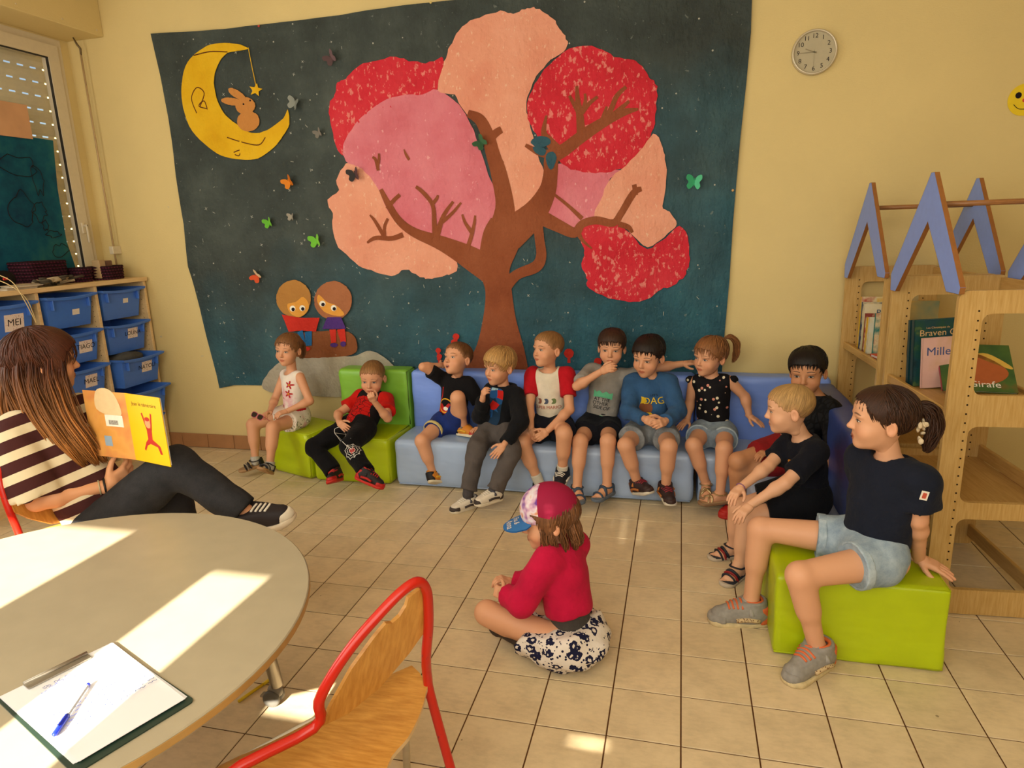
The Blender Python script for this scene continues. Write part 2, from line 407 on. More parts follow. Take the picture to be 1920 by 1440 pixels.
# winding rod hanging in the corner
rd = thing('shutter_crank_rod', 'thin pale shutter crank rod hanging in the wall corner', 'rod', (-4.0, 1.60, 1.3))
pa, pb = at_x(153, 78, -3.98), at_x(211, 490, -3.98)
R0 = np.array([-3.98, 1.595, 2.85]); R1 = np.array([-3.98, 1.60, 1.25])
mk('rod', *tube([R0-np.array([0, 0, 0.08]), R1], 0.0065, 8), plain('b79a72', 0.4), rd, True)
mk('joint', *tube([R0+np.array([-0.02, -0.02, 0.02]), R0+np.array([-0.008, -0.01, -0.02]), R0+np.array([0.004, 0, -0.045]), R0-np.array([0, 0, 0.09])], [0.004, 0.007, 0.007, 0.006], 8), plain('6b5a40', 0.4, 0.5, 0.6), rd, True)
cl = MB(); cl.box((-4.0, 1.575, 1.45), (-3.965, 1.65, 1.505), 0.004); cl.build('wall_clip', M_PVC, rd)
# ------------------------------------------------------------------ implicit-surface mesher (bodies, clothes, foam)
def snet(F, lo, h):
    ins = F < 0; nx, ny, nz = F.shape
    c = np.zeros((nx-1, ny-1, nz-1), np.int8); offs = [(i, j, k) for i in (0, 1) for j in (0, 1) for k in (0, 1)]
    for (i, j, k) in offs: c += ins[i:nx-1+i, j:ny-1+j, k:nz-1+k]
    idx = np.argwhere((c > 0) & (c < 8))
    if len(idx) == 0: return np.zeros((0, 3)), []
    vid = np.full(c.shape, -1, np.int64); vid[tuple(idx.T)] = np.arange(len(idx))
    val = np.stack([F[idx[:, 0]+i, idx[:, 1]+j, idx[:, 2]+k] for (i, j, k) in offs], 1).astype(np.float64)
    acc = np.zeros((len(idx), 3)); cnt = np.zeros(len(idx)); O = np.array(offs, float)
    for a in range(8):
        for b in range(a+1, 8):
            if abs(O[a]-O[b]).sum() != 1: continue
            m = (val[:, a] < 0) != (val[:, b] < 0)
            t = np.where(m, val[:, a]/np.where(m, val[:, a]-val[:, b], 1), 0)
            acc += np.where(m[:, None], O[a]+t[:, None]*(O[b]-O[a]), 0); cnt += m
    V = (idx+acc/cnt[:, None])*h+np.asarray(lo); Q = []
    for ax in range(3):
        o1, o2 = [(1, 2), (2, 0), (0, 1)][ax]
        sa = [slice(None)]*3; sb = [slice(None)]*3
        sa[ax] = slice(0, -1); sb[ax] = slice(1, None)
        d = ins[tuple(sa)] != ins[tuple(sb)]
        e = np.argwhere(d); e = e[(e[:, o1] > 0) & (e[:, o2] > 0) & (e[:, o1] < F.shape[o1]-1) & (e[:, o2] < F.shape[o2]-1)]
        if len(e) == 0: continue
        def cell(a, b_): q = e.copy(); q[:, o1] -= a; q[:, o2] -= b_; return vid[tuple(q.T)]
        q = np.stack([cell(1, 1), cell(0, 1), cell(0, 0), cell(1, 0)], 1)
        fl_ = ~ins[tuple(e.T)]; q[fl_] = q[fl_][:, ::-1]
        Q.append(q[(q >= 0).all(1)])
    return V, (np.concatenate(Q) if Q else np.zeros((0, 4), int))
class Sdf:
    def __init__(s, seed=0): s.ops = []; s.warp = None
    def add(s, fn, lo, hi, k=0.0): s.ops.append(('a', fn, np.asarray(lo, float), np.asarray(hi, float), k)); return s
    def sub(s, fn, lo, hi, k=0.0): s.ops.append(('s', fn, np.asarray(lo, float), np.asarray(hi, float), k)); return s
    def cut(s, fn, k=0.0): s.ops.append(('c', fn, None, None, k)); return s      # keep where fn<0
    def cone(s, a, b, ra, rb, k=0.02, flat=None, mode='add'):
        """round cone; flat=1 cuts a clean end at b, flat=2 at both ends"""
        a = np.asarray(a, float); b = np.asarray(b, float); ba = b-a; L2 = max(1e-9, ba@ba); L = math.sqrt(L2); d_ = ba/L
        def fn(X, Y, Z):
            px, py, pz = X-a[0], Y-a[1], Z-a[2]; t0 = (px*ba[0]+py*ba[1]+pz*ba[2])/L2; t = np.clip(t0, 0, 1)
            d = np.sqrt((px-t*ba[0])**2+(py-t*ba[1])**2+(pz-t*ba[2])**2)-(ra+(rb-ra)*t)
            if flat: d = np.maximum(d, (t0-1)*L)
            if flat == 2: d = np.maximum(d, -t0*L)
            return d
        r = max(ra, rb); getattr(s, mode)(fn, np.minimum(a, b)-r, np.maximum(a, b)+r, k); return s
    def ell(s, c, r, R=None, k=0.02, mode='add'):
        c = np.asarray(c, float); r = np.asarray(r, float); R = np.eye(3) if R is None else np.asarray(R, float)   # columns = axes
        ext = np.sqrt(((R*r)**2).sum(1))
        def fn(X, Y, Z):
            px, py, pz = X-c[0], Y-c[1], Z-c[2]
            q = [(px*R[0, i]+py*R[1, i]+pz*R[2, i])/r[i] for i in range(3)]
            k0 = np.sqrt(q[0]**2+q[1]**2+q[2]**2); k1 = np.sqrt((q[0]/r[0])**2+(q[1]/r[1])**2+(q[2]/r[2])**2)
            return k0*(k0-1)/np.maximum(k1, 1e-6)
        getattr(s, mode)(fn, c-ext, c+ext, k); return s
    def rbox(s, c, hs, r, R=None, k=0.0, mode='add'):
        c = np.asarray(c, float); hs = np.asarray(hs, float)-r; R = np.eye(3) if R is None else np.asarray(R, float)
        ext = np.abs(R)@(hs+r)
        def fn(X, Y, Z):
            px, py, pz = X-c[0], Y-c[1], Z-c[2]
            q = [np.abs(px*R[0, i]+py*R[1, i]+pz*R[2, i])-hs[i] for i in range(3)]
            o = np.sqrt(sum(np.maximum(a, 0)**2 for a in q)); return o+np.minimum(np.maximum(np.maximum(q[0], q[1]), q[2]), 0)-r
        getattr(s, mode)(fn, c-ext, c+ext, k); return s
    def plane(s, p, n, k=0.0):
        p = np.asarray(p, float); n = nrm(n); return s.cut(lambda X, Y, Z: (X-p[0])*n[0]+(Y-p[1])*n[1]+(Z-p[2])*n[2], k)
    def mesh(s, h, lo=None, hi=None):
        A = [o for o in s.ops if o[0] == 'a']
        lo = np.min([o[2] for o in A], 0)-3*h-0.006 if lo is None else np.asarray(lo, float)
        hi = np.max([o[3] for o in A], 0)+3*h+0.006 if hi is None else np.asarray(hi, float)
        n = np.ceil((hi-lo)/h).astype(int)+1
        ax = [(lo[i]+h*np.arange(n[i])).astype(np.float32) for i in range(3)]
        F = np.full(n, 0.5, np.float32)
        for kind, fn, a, b, k in s.ops:
            if a is None: sl = tuple(slice(0, n[i]) for i in range(3))
            else:
                m = k+0.012+2*h; i0 = np.clip(np.floor((a-m-lo)/h).astype(int), 0, n); i1 = np.clip(np.ceil((b+m-lo)/h).astype(int)+1, 0, n)
                if (i1 <= i0).any(): continue
                sl = tuple(slice(i0[i], i1[i]) for i in range(3))
            X = ax[0][sl[0]][:, None, None]; Y = ax[1][sl[1]][None, :, None]; Z = ax[2][sl[2]][None, None, :]
            d = fn(X, Y, Z).astype(np.float32)*np.ones((1, 1, 1), np.float32); c = F[sl]; d = np.broadcast_to(d, c.shape)
            if kind == 'a':
                if k > 0: hh = np.maximum(k-np.abs(c-d), 0)/k; F[sl] = np.minimum(c, d)-hh*hh*k*0.25
                else: F[sl] = np.minimum(c, d)
            else:
                e = -d if kind == 's' else d
                if k > 0: hh = np.maximum(k-np.abs(c-e), 0)/k; F[sl] = np.maximum(c, e)+hh*hh*k*0.25
                else: F[sl] = np.maximum(c, e)
        if s.warp is not None:
            F += s.warp(ax[0][:, None, None], ax[1][None, :, None], ax[2][None, None, :])
        return snet(F, lo, h)
def waves(seed, amp, freq, n=6, stretch=(1, 1, 1)):
    """soft folds: a few sine waves in random directions"""
    g = np.random.default_rng(seed); D = g.normal(size=(n, 3)); D /= np.linalg.norm(D, axis=1)[:, None]; fr = freq*g.uniform(0.6, 1.5, n); ph = g.uniform(0, 6.28, n); st = np.array(stretch)
    def fn(X, Y, Z):
        r = 0
        for i in range(n):
            k = (D[i]*fr[i]*st).astype(np.float32); r = r+np.sin(X*k[0]+Y*k[1]+Z*k[2]+ph[i]+0.8*np.sin(X*k[1]-Z*k[0]))
        return (amp/n*1.6*r).astype(np.float32)
    return fn
# ------------------------------------------------------------------ storage shelf with bins
M_MAPLE_P = plain('d8b98c', 0.5, 0.35, var=0.05, vs=6)
def wood(name, c1, c2, sc=(1.2, 1.2, 14), rough=0.42, grain=18, spec=0.4):
    m, n = newmat(name, rough, spec); v = n.mapping(n.coord(), sc)
    f = n.noise(v, grain, 5, 0.6); g = n.noise(n.coord(), 3, 3)
    k = n.math('ADD', n.math('MULTIPLY', f, 0.75), n.math('MULTIPLY', g, 0.25))
    n.color(n.ramp(k, [(0.36, lin(c1)), (0.62, lin(c2))])); n.bump(f, 0.08, 0.001); return m
M_BEECH = wood('beech_board', 'b8904f', 'cba669', (14, 14, 1.0), 0.4, 10)
M_BEECH_H = wood('beech_board_flat', 'b48a48', 'c79e60', (14, 1.0, 14), 0.4, 10)
M_PLY = wood('plywood_edge', '8a5a2c', 'a8713c', (1, 1, 60), 0.6, 8)
M_MAPLE = wood('maple_shelf', 'd9b684', 'e6c795', (10, 1.0, 10), 0.5, 8)
M_HOLE = plain('2b1a0e', 0.9, 0.1)
XS = -3.78
SH_Y = [-0.10, 0.35, 0.775, 1.20, 1.625]
shf = thing('storage_shelf', 'maple storage shelf of open columns holding blue plastic bins under the window', 'shelf', (-3.95, 0.76, 0))
mk('shelf_top', *rbox((-4.12, SH_Y[0]-0.02, 1.255), (XS+0.012, SH_Y[-1]+0.012, 1.283), 0.003, 1), M_MAPLE, shf)
mk('plinth', *rbox((-4.12, SH_Y[0], 0.0), (XS-0.02, SH_Y[-1]-0.02, 0.05)), M_MAPLE, shf)
mk('back_panel', *rbox((-4.125, SH_Y[0], 0.05), (-4.115, SH_Y[-1], 1.255)), M_MAPLE_P, shf)
for i, y in enumerate(SH_Y):
    p = mk('upright', *rbox((-4.114, y-0.022, 0.0), (XS, y, 1.255), 0.0015, 1), M_MAPLE, shf)
    if i > 0:
        h = MB()
        for k in range(34):
            for xx in (XS-0.035,):
                v, f = lathe([(0.0028, 0), (0.0028, 0.0008)], (0, 0, 0), 6, 'y'); h.add(v+np.array([xx, y-0.022, 0.10+k*0.033]), f)
        h.build('peg_holes', M_HOLE, p)['kind'] = 'stuff'
M_BIN = plain('4676d2', 0.32, 0.45, var=0.04); M_TAGP = plain('e8ddd0', 0.7, 0.2, var=0.03); M_INK = plain('241c20', 0.8, 0.1)
def tag_mat():
    m, n = newmat('name_tag_paper', 0.75, 0.2); v = n.coord()
    f = n.math('LESS_THAN', n.voro(v, 130), 0.30); g = n.math('GREATER_THAN', n.noise(v, 45, 2), 0.52)
    n.color(n.mix(n.math('MULTIPLY', f, g), lin('ead9cf'), lin('a65a52'))); return m
M_TAG = tag_mat()
def bin_(y0, y1, zt, pull, label, text, tagc=None, ht=0.205):
    """tapered tray with a scooped rim; front face to +x"""
    x1 = XS+pull; x0 = x1-0.33; yc = (y0+y1)/2; w = (y1-y0)/2-0.012
    t = thing('storage_bin', label, 'bin', (x1-0.15, yc, zt-ht), 'blue bins in the storage shelf')
    B = MB(); n = 10
    # outer and inner loft: bottom smaller than top, front rim dips in the middle and flares out
    def ring(z, ins, fl_, dip):
        P = []
        for k in range(n+1): u = -1+2*k/n; P.append((x1+fl_, yc+u*(w-ins), z-dip*(1-u*u)))
        P += [(x0+ins, yc+(w-ins), z), (x0+ins, yc-(w-ins), z)]; return P
    rings = [ring(zt-ht, 0.035, -0.035, 0), ring(zt-0.05, 0.020, -0.012, 0.0), ring(zt-0.022, 0.018, -0.006, 0.012), ring(zt-0.016, 0.004, 0.026, 0.013), ring(zt-0.003, 0.0, 0.030, 0.010), ring(zt, 0.004, 0.024, 0.010), ring(zt-0.012, 0.016, -0.006, 0.010), ring(zt-ht+0.012, 0.036, -0.032, 0)]
    m = len(rings[0]); V = [p for r_ in rings for p in r_]; F = []
    for i in range(len(rings)-1):
        for k in range(m): F.append((i*m+k, (i+1)*m+k, (i+1)*m+(k+1) % m, i*m+(k+1) % m)[::-1])
    F += [tuple(range(m))[::-1], tuple(range((len(rings)-1)*m, len(rings)*m))]
    B.add(V, F)
    body = B.build('tray', M_BIN, t)
    for sgn in (-1, 1):
        mk('rib', *rbox((x1-0.012, yc+sgn*(w-0.055)-0.004, zt-0.085), (x1+0.012, yc+sgn*(w-0.055)+0.004, zt-0.02), 0.002, 1), M_BIN, body)
    fr = lambda y, z, wd, hh, off=0.0: ((x1-0.021-(zt-0.05-z)*0.19+0.013+off, y, z), (0, 1, 0), (0.17, 0, 0.985), (1, 0, 0))
    if tagc:
        ty, tz, tw, th = tagc; f_ = fr(ty, tz, tw, th)
        tg = mk('name_tag', *prism([(-tw, -th), (tw, -th), (tw, th), (-tw, th)], f_, 0, 0.0012), M_TAG if text else M_TAGP, t)
        if text:
            v2, ff = text2d(text, th*1.15); mk('lettering', place2d(v2, f_, 0.002), ff, M_INK, tg)
    return t
Zr = [1.222, 0.985, 0.752, 0.515, 0.285]
def bl(s): return s
c0, c1 = SH_Y[3]+0.003, SH_Y[4]-0.025
bin_(c0, c1, 1.222, 0.0, 'blue bin with small blank white sticker, top of the column nearest the mural', '', (1.435, 1.135, 0.022, 0.016))
bin_(c0, c1, 0.985, 0.0, 'blue bin tagged LOUNA, second from top beside the wall', 'LOUNA', (1.45, 0.905, 0.044, 0.036))
bin_(c0, c1, 0.752, 0.075, 'pulled-out blue bin with dark cloth inside and red-scribbled tag', 'NATOLI', (1.45, 0.665, 0.046, 0.038))
bin_(c0, c1, 0.515, 0.09, 'pulled-out blue bin behind the open picture book', '')
bin_(c0, c1, 0.285, 0.0, 'blue bin at the foot of the column nearest the mural', '')
c0, c1 = SH_Y[2]+0.003, SH_Y[3]-0.025
bin_(c0, c1, 1.222, 0.01, 'blue bin with blank sticker, topmost in the column right of the woman', '', (1.02, 1.110, 0.026, 0.018))
bin_(c0, c1, 0.985, 0.01, 'blue bin tagged TIAGO beside the woman’s face', 'TIAGO', (1.045, 0.880, 0.05, 0.040))
bin_(c0, c1, 0.752, 0.02, 'blue bin with tag starting MA beside the woman’s hair', 'MAEL', (1.03, 0.655, 0.046, 0.042))
bin_(c0, c1, 0.515, 0.02, 'blue bin tagged ENO behind the book’s left page', 'ENO', (1.045, 0.415, 0.05, 0.042))
bin_(c0, c1, 0.285, 0.02, 'blue bin tagged IBAN low beside the woman’s forearm', 'IBAN', (1.06, 0.185, 0.05, 0.042))
c0, c1 = SH_Y[1]+0.003, SH_Y[2]-0.025
bin_(c0, c1, 1.215, 0.01, 'blue bin tagged MEI above the woman’s head at the left edge', 'MEI', (0.60, 1.10, 0.06, 0.05))
bin_(c0, c1, 0.985, 0.01, 'blue bin hidden behind the woman’s hair', '')
# dark cloth and grey things lying in two bins
M_DARKCL = cloth('2a2528')
v, f = Sdf().ell((-3.86, 1.40, 0.73), (0.10, 0.15, 0.045), k=0).ell((-3.80, 1.36, 0.745), (0.05, 0.07, 0.035), k=0.03).mesh(0.010)
tag(mk('folded_cloth', v, f, cloth('55534f'), smooth=True), 'grey folded cloth lying in the pulled-out bin', 'cloth')
# ---- things on the shelf top
def basket_mat():
    m, n = newmat('woven_seagrass', 0.85, 0.2); s = n.sep(n.coord()); z = n.math('MULTIPLY', s[2], 330.0)
    a = n.math('SINE', z); b_ = n.math('SINE', n.math('ADD', n.math('MULTIPLY', n.math('ADD', s[0], s[1]), 260.0), n.math('MULTIPLY', n.math('FLOOR', n.math('MULTIPLY', s[2], 52.5)), 1.57)))
    h = n.math('ADD', n.math('MULTIPLY', a, 0.6), n.math('MULTIPLY', b_, 0.4))
    n.color(n.ramp(h, [(0.0, lin('2a0f1a')), (1.0, lin('6b2c45'))])); n.bump(h, 0.9, 0.004); return m
M_BASK = basket_mat(); ZT = 1.283
def basket(label, c, w, d, h, rz):
    t = thing('woven_basket', label, 'basket', (c[0], c[1], ZT), 'burgundy woven baskets on the shelf top')
    ca, sa = math.cos(rz), math.sin(rz); loops = int(h/0.019); t_ = MB()
    for k in range(loops):
        z = ZT+0.0095+k*0.019; e = 1+0.05*k/loops; P = [((x*e)*ca-(y*e)*sa+c[0], (x*e)*sa+(y*e)*ca+c[1], z) for x, y in rrect(-w/2, -d/2, w/2, d/2, 0.03, 3)]
        t_.tube(P, 0.0108, 6, closed=True)
    t_.build('woven_wall', M_BASK, t, True)
    P = [(x*ca-y*sa+c[0], x*sa+y*ca+c[1]) for x, y in rrect(-w/2, -d/2, w/2, d/2, 0.03, 3)]
    mk('bottom', *prism(P, ((0, 0, ZT), (1, 0, 0), (0, 1, 0), (0, 0, 1)), 0.001, 0.012), M_BASK, t); return t
p = at_z(225, 518, ZT); basket('small burgundy woven basket alone at the right end of the shelf top', (-3.915, 1.43), 0.15, 0.17, 0.105, 0.15)
basket('large burgundy woven basket standing behind the grey yarn pile', (-4.0, 1.00), 0.16, 0.27, 0.165, 0.0)
basket('small dark burgundy basket right beside the large basket', (-3.93, 1.225), 0.13, 0.10, 0.105, 0.0)
for i, (dx, dy) in enumerate(((-0.03, 0.05), (0.02, -0.06))):
    tag(mk('paper_bundle', *rbox((-3.915+dx-0.03, 1.43+dy-0.035, ZT+0.013), (-3.915+dx+0.03, 1.43+dy+0.02, ZT+0.128+0.008*i), 0.004, 1), plain('b89a72' if i else '7c5b4a', 0.8)), 'small card bundle standing up in the right-hand basket' if i else 'brown card bundle at the back of the right-hand basket', 'card')
# speaker
sp = thing('portable_speaker', 'black cylindrical portable speaker with small red badge on the shelf top', 'speaker', (-3.92, 0.62, ZT))
v, f = lathe([(0.02, -0.115), (0.048, -0.11), (0.056, -0.09), (0.056, 0.09), (0.048, 0.11), (0.02, 0.115)], (0, 0, 0), 20, 'y'); mk('housing', v+np.array([-3.92, 0.62, ZT+0.056]), f, plain('141113', 0.75, 0.2, bump=0.4, bs=500), sp, True)
mk('badge', *rbox((-3.866, 0.645, ZT+0.058), (-3.8615, 0.675, ZT+0.074), 0.002, 1), plain('c7251d', 0.4), sp)
# papers and a heap of yarn
g = random.Random(4)
for i in range(6):
    yy = 0.72+g.uniform(-0.02, 0.02); xx = -3.86+g.uniform(-0.012, 0.012)
    v, f = rbox((xx-0.06, yy-0.10, ZT+0.0005+i*0.0045), (xx+0.065, yy+0.09, ZT+0.0045+i*0.0045)); tag(mk('booklet', v, f, plain(['d8cbb4', 'c8bba6', 'bda98c'][i % 3], 0.8)), ['lowest pale booklet of the flat stack beside the speaker', 'second booklet from the bottom of the stack beside the speaker', 'brown-edged third booklet in the stack beside the speaker', 'cream fourth booklet in the stack beside the speaker', 'fifth booklet, just under the top of the flat stack', 'topmost brownish booklet of the flat stack by the speaker'][i], 'booklet', 'booklets stacked on the shelf top')
yb_ = MB(); cy_ = []
for k in range(16):
    a0 = g.uniform(0, 6.28); L_ = g.uniform(0.07, 0.15); c = np.array([-3.835+g.uniform(-0.02, 0.02), 0.96+g.uniform(-0.10, 0.10), ZT+0.012+g.uniform(0, 0.028)]); P = []
    for q in range(9):
        u = q/8-0.5; P.append(c+np.array([0.035*math.sin(3*u*2+a0), u*L_*1.6, 0.012*math.sin(5*u+a0)+0.004]))
    P = np.array(P); P[:, 2] = np.maximum(P[:, 2], ZT+0.008); yb_.tube(P, 0.0085, 6, mi=k % 2)
yo = yb_.build('yarn_garland', None, None, True, mats=[cloth('4d463b'), cloth('b5a284')]); tag(yo, 'heap of dark and pale twisted yarn on the shelf top', 'yarn')
lp_ = thing('straw_loop', 'thin pale straw loop hanging over the shelf edge above the woman', 'straw', (-3.72, 0.6, 1.25))
for k in range(2):
    P = smooth_poly([at_x(-70, 500+12*k, -3.85), at_x(-15, 512+10*k, -3.80), at_x(22, 528+9*k, -3.74), at_x(44+5*k, 560, -3.72), at_x(60+3*k, 590, -3.72), at_x(68, 606, -3.72)], 5, False); mk('strand', *tube(P, 0.0028, 6), plain('d8bf8c', 0.6), lp_, True)
# ---- window posters
M_MAP = None
def map_mat():
    m, n = newmat('painted_sea', 0.8, 0.2); f = n.noise(n.coord(), 3.5, 5, 0.65)
    n.color(n.ramp(f, [(0.3, lin('0b3350')), (0.5, lin('12546a')), (0.7, lin('2c6a6a'))])); n.bump(n.noise(n.coord(), 30, 3), 0.3, 0.003); return m
XP = XL+0.030
pm = thing('world_map_poster', 'hand painted blue world map sheet hanging in the window', 'poster', (XP, 0.9, 1.3))
pts = [(0.45, 1.30), (1.36, 1.30), (1.375, 1.36), (1.34, 1.55), (1.345, 1.9), (1.372, 2.205), (0.9, 2.215), (0.45, 2.22)]
V2, T = fill(pts, (), 0.08); V3 = np.stack([XP+0.006*np.sin(V2[:, 0]*9+V2[:, 1]*3), V2[:, 0], V2[:, 1]], 1)
k = len(V3); mk('sheet', np.concatenate([V3, V3-np.array([0.002, 0, 0])]), T+[[i+k for i in t[::-1]] for t in T], map_mat(), pm, True)
g = random.Random(8)
def coast(c, r, n=14, j=0.35):
    return smooth_poly([(c[0]+r[0]*(1+g.uniform(-j, j))*math.cos(a), c[1]+r[1]*(1+g.uniform(-j, j))*math.sin(a)) for a in np.linspace(0, 6.2, n)], 3)
for c, r in (((1.20, 1.95), (0.05, 0.09)), ((1.08, 2.03), (0.12, 0.06)), ((1.17, 1.75), (0.05, 0.06)), ((1.24, 1.60), (0.05, 0.025)), ((1.26, 1.49), (0.06, 0.045)), ((1.19, 1.66), (0.02, 0.03)), ((1.05, 1.75), (0.08, 0.10))):
    P = coast(c, r); P = np.stack([XP+0.009+0.006*np.sin(P[:, 0]*9+P[:, 1]*3), P[:, 0], P[:, 1]], 1); mk('coast_line', *tube(P, 0.0022, 4, closed=True), M_INK, pm)
tag(mk('pink_drawing', *rbox((XP+0.010, 0.55, 2.195), (XP+0.013, 1.215, 2.40), 0.0005, 1), plain('cf9f78', 0.85, var=0.1, vs=8)), 'pale pink paper drawing above the map in the window', 'drawing')
# ------------------------------------------------------------------ clock and smiley on the wall
ck = thing('wall_clock', 'round grey wall clock with black numerals high on the yellow wall', 'clock', at_y(1526, 99, YB))
cc = at_y(1526, 99, YB)
v, f = lathe([(0.098, 0), (0.112, 0.004), (0.1125, 0.018), (0.109, 0.026), (0.104, 0.028), (0.100, 0.024), (0.099, 0.010)], cc, 48, 'y'); mk('rim', v, f[:-2], plain('c9bda4', 0.3, 0.5, 0.3, var=0.02), ck, True)
v, f = lathe([(0.0995, 0.003), (0.0995, 0.013)], cc, 48, 'y'); fc = mk('dial', v, f, plain('b3a88c', 0.55, var=0.03), ck)
FRC = (cc-np.array([0, 0.0140, 0]), np.array([1.0, 0, 0]), np.array([0, 0, 1.0]), np.array([0, -1.0, 0]))
for k in range(1, 13):
    a = math.radians(90-30*k); v2, ff = text2d(str(k), 0.031); v2 = v2+np.array([math.cos(a), math.sin(a)])*0.079
    mk('numeral', place2d(v2*np.array([1, 1]), FRC, 0.0), ff, M_INK, fc)
for nm, a, L_, wd in (('hour_hand', 90-30*9.75, 0.048, 0.005), ('minute_hand', 90-6*45, 0.07, 0.004), ('second_hand', 90-6*30, 0.072, 0.0015)):
    a = math.radians(a); e = np.array([math.cos(a), math.sin(a)]); v2, ff = stroke([-0.012*e, L_*e], wd); mk(nm, place2d(v2, FRC, 0.002), ff, plain('8d8268', 0.3, 0.5, 0.5), ck)
sm = thing('smiley_cutout', 'yellow paper smiley face pinned at the right edge of the wall', 'decoration', at_y(1918, 186, YB)); sc = at_y(1920, 187, YB)
FS = (sc-np.array([0, 0.002, 0]), np.array([1.0, 0, 0]), np.array([0, 0, 1.0]), np.array([0, -1.0, 0]))
fcx = mk('face_disc', *prism(disc(0, 0, 0.073, 0.076, 32), FS, 0, 0.002), plain('e8c81c', 0.6, var=0.03), sm)
for x in (-0.028, 0.028): mk('eye', *prism(disc(x, 0.022, 0.014, 0.015, 14), FS, 0.002, 0.003), M_INK, fcx)
v2, ff = stroke(smooth_poly([(-0.045, -0.02), (-0.02, -0.042), (0.02, -0.042), (0.045, -0.02)], 5, False), 0.003); mk('mouth', place2d(v2, FS, 0.0031), ff, M_INK, fcx)
mk('nose', *prism(disc(0, -0.003, 0.009, 0.009, 10), FS, 0.002, 0.004), plain('c8452a', 0.5), fcx)
# ------------------------------------------------------------------ round table on castors
TH = 0.59; TC = np.array([-1.643, -1.278]); TR = 0.70
tb = thing('round_table', 'large round cream laminate table on grey castor legs in the foreground', 'table', (TC[0], TC[1], 0))
M_LAM = plain('ac9f86', 0.32, 0.45, var=0.05, vs=14)
P = [(TC[0]+TR*math.cos(a), TC[1]+TR*math.sin(a)) for a in np.linspace(0, 2*math.pi, 96, endpoint=False)]
v, f = lathe([(TR-0.003, TH-0.026), (TR, TH-0.023), (TR, TH-0.003), (TR-0.003, TH)], (TC[0], TC[1], 0), 96); mk('table_top', v, f, M_LAM, tb)
v, f = lathe([(TR+0.0006, TH-0.0215), (TR+0.0012, TH-0.02), (TR+0.0012, TH-0.005), (TR+0.0006, TH-0.0035)], (TC[0], TC[1], 0), 96); mk('edge_band', v, f[:-2], plain('b98f52', 0.45, var=0.12, vs=12), tb)
M_STEEL = plain('a39a8c', 0.35, 0.5, 0.7, var=0.04); M_RUB = plain('5a5752', 0.5)
fx, fy = at_z(528, 1318, 0.0)[:2]; a0 = math.atan2(fy-TC[1], fx-TC[0])
mk('under_frame', *lathe([(TR-0.20, TH-0.06), (TR-0.17, TH-0.06), (TR-0.17, TH-0.026), (TR-0.20, TH-0.026)], (TC[0], TC[1], 0), 40), M_STEEL, tb)
for k in range(4):
    a = a0+k*math.pi/2; e = np.array([math.cos(a), math.sin(a), 0]); c3 = np.array([TC[0], TC[1], 0])
    lg = mk('leg', *tube([c3+e*(TR-0.145)+np.array([0, 0, TH-0.026]), c3+e*(TR-0.085)+np.array([0, 0, 0.075])], 0.021, 16), M_STEEL, tb, True)
    q = c3+e*(TR-0.085); ti = np.array([-math.sin(a+0.6), math.cos(a+0.6), 0]); n2 = np.cross(ti, [0, 0, 1.0])
    cw = MB()
    for sgn in (-1, 1):
        v, f = lathe([(0.012, -0.008), (0.027, -0.008), (0.030, -0.004), (0.030, 0.004), (0.027, 0.008), (0.012, 0.008)], (0, 0, 0), 18, 'y')
        R_ = np.stack([ti, n2, np.array([0, 0, 1.0])], 1); cw.add(v@R_.T+q+n2*0.016*sgn+ti*0.018+np.array([0, 0, 0.030]), f)
    cs = cw.build('castor_wheels', M_RUB, tb, True)
    cv, cf = Sdf().ell((0, 0, 0), (0.028, 0.016, 0.026), k=0).mesh(0.006); mk('castor_hood', cv@np.stack([ti, n2, np.array([0, 0, 1.0])], 1).T+q+ti*0.01+np.array([0, 0, 0.052]), cf, plain('77716a', 0.4), cs, True)
    mk('brake_tab', *rbox(q-0.012+ti*0.052+np.array([0, 0, 0.038]), q+0.012+ti*0.052+np.array([0, 0, 0.022]), 0.002, 1), M_STEEL, cs)
# clipboard with papers and pen
cb0, cb1, cb2, cb3 = [at_z(x, y, TH+0.004) for x, y in ((-40, 1350), (208, 1206), (366, 1312), (110, 1452))]
ux = nrm(cb2-cb1); uy = np.cross([0, 0, 1.0], ux); uy = nrm(cb1-cb0) if True else uy; uy = nrm(uy-ux*(uy@ux))
o0 = cb1; FCB = (o0*np.array([1, 1, 0])+np.array([0, 0, TH]), ux, uy, np.array([0, 0, 1.0]))
Lx = np.linalg.norm(cb2-cb1); Ly = 0.235
cbd = thing('clipboard', 'dark green clipboard holding handwritten sheets on the round table', 'clipboard', FCB[0])
mk('board', *prism(rrect(0.0, -Ly, Lx, 0.0, 0.012, 3), FCB, 0.0005, 0.0035), plain('25382f', 0.35, 0.5), cbd)
def paper_mat():
    m, n = newmat('paper', 0.7, 0.2); n.color(lin('e6e4e6')); n.bump(n.noise(n.coord(), 12, 2), 0.25, 0.004); return m
M_PAP = paper_mat()
for i in range(3):
    d = 0.004*i; e = [(-0.006+d, -Ly+0.006), (Lx-0.028+d, -Ly+0.01+d), (Lx-0.024+d, -0.004-d), (-0.002+d, 0.002)]
    V2, T = fill(e, (), 0.03); z = 0.0038+0.0014*i+0.003*np.maximum(0, (V2[:, 0]-0.25)*6)**2*(1+i)*0.4
    V3 = place2d(V2, FCB)+np.stack([0*z, 0*z, z], 1); kk = len(V3)
    pp = mk('sheet', np.concatenate([V3, V3-np.array([0, 0, 0.0006])]), T+[[q+kk for q in t[::-1]] for t in T], M_PAP, cbd, True)
g = random.Random(11); M_BLUEINK = plain('2c3a8c', 0.7, 0.2)
hw = MB()
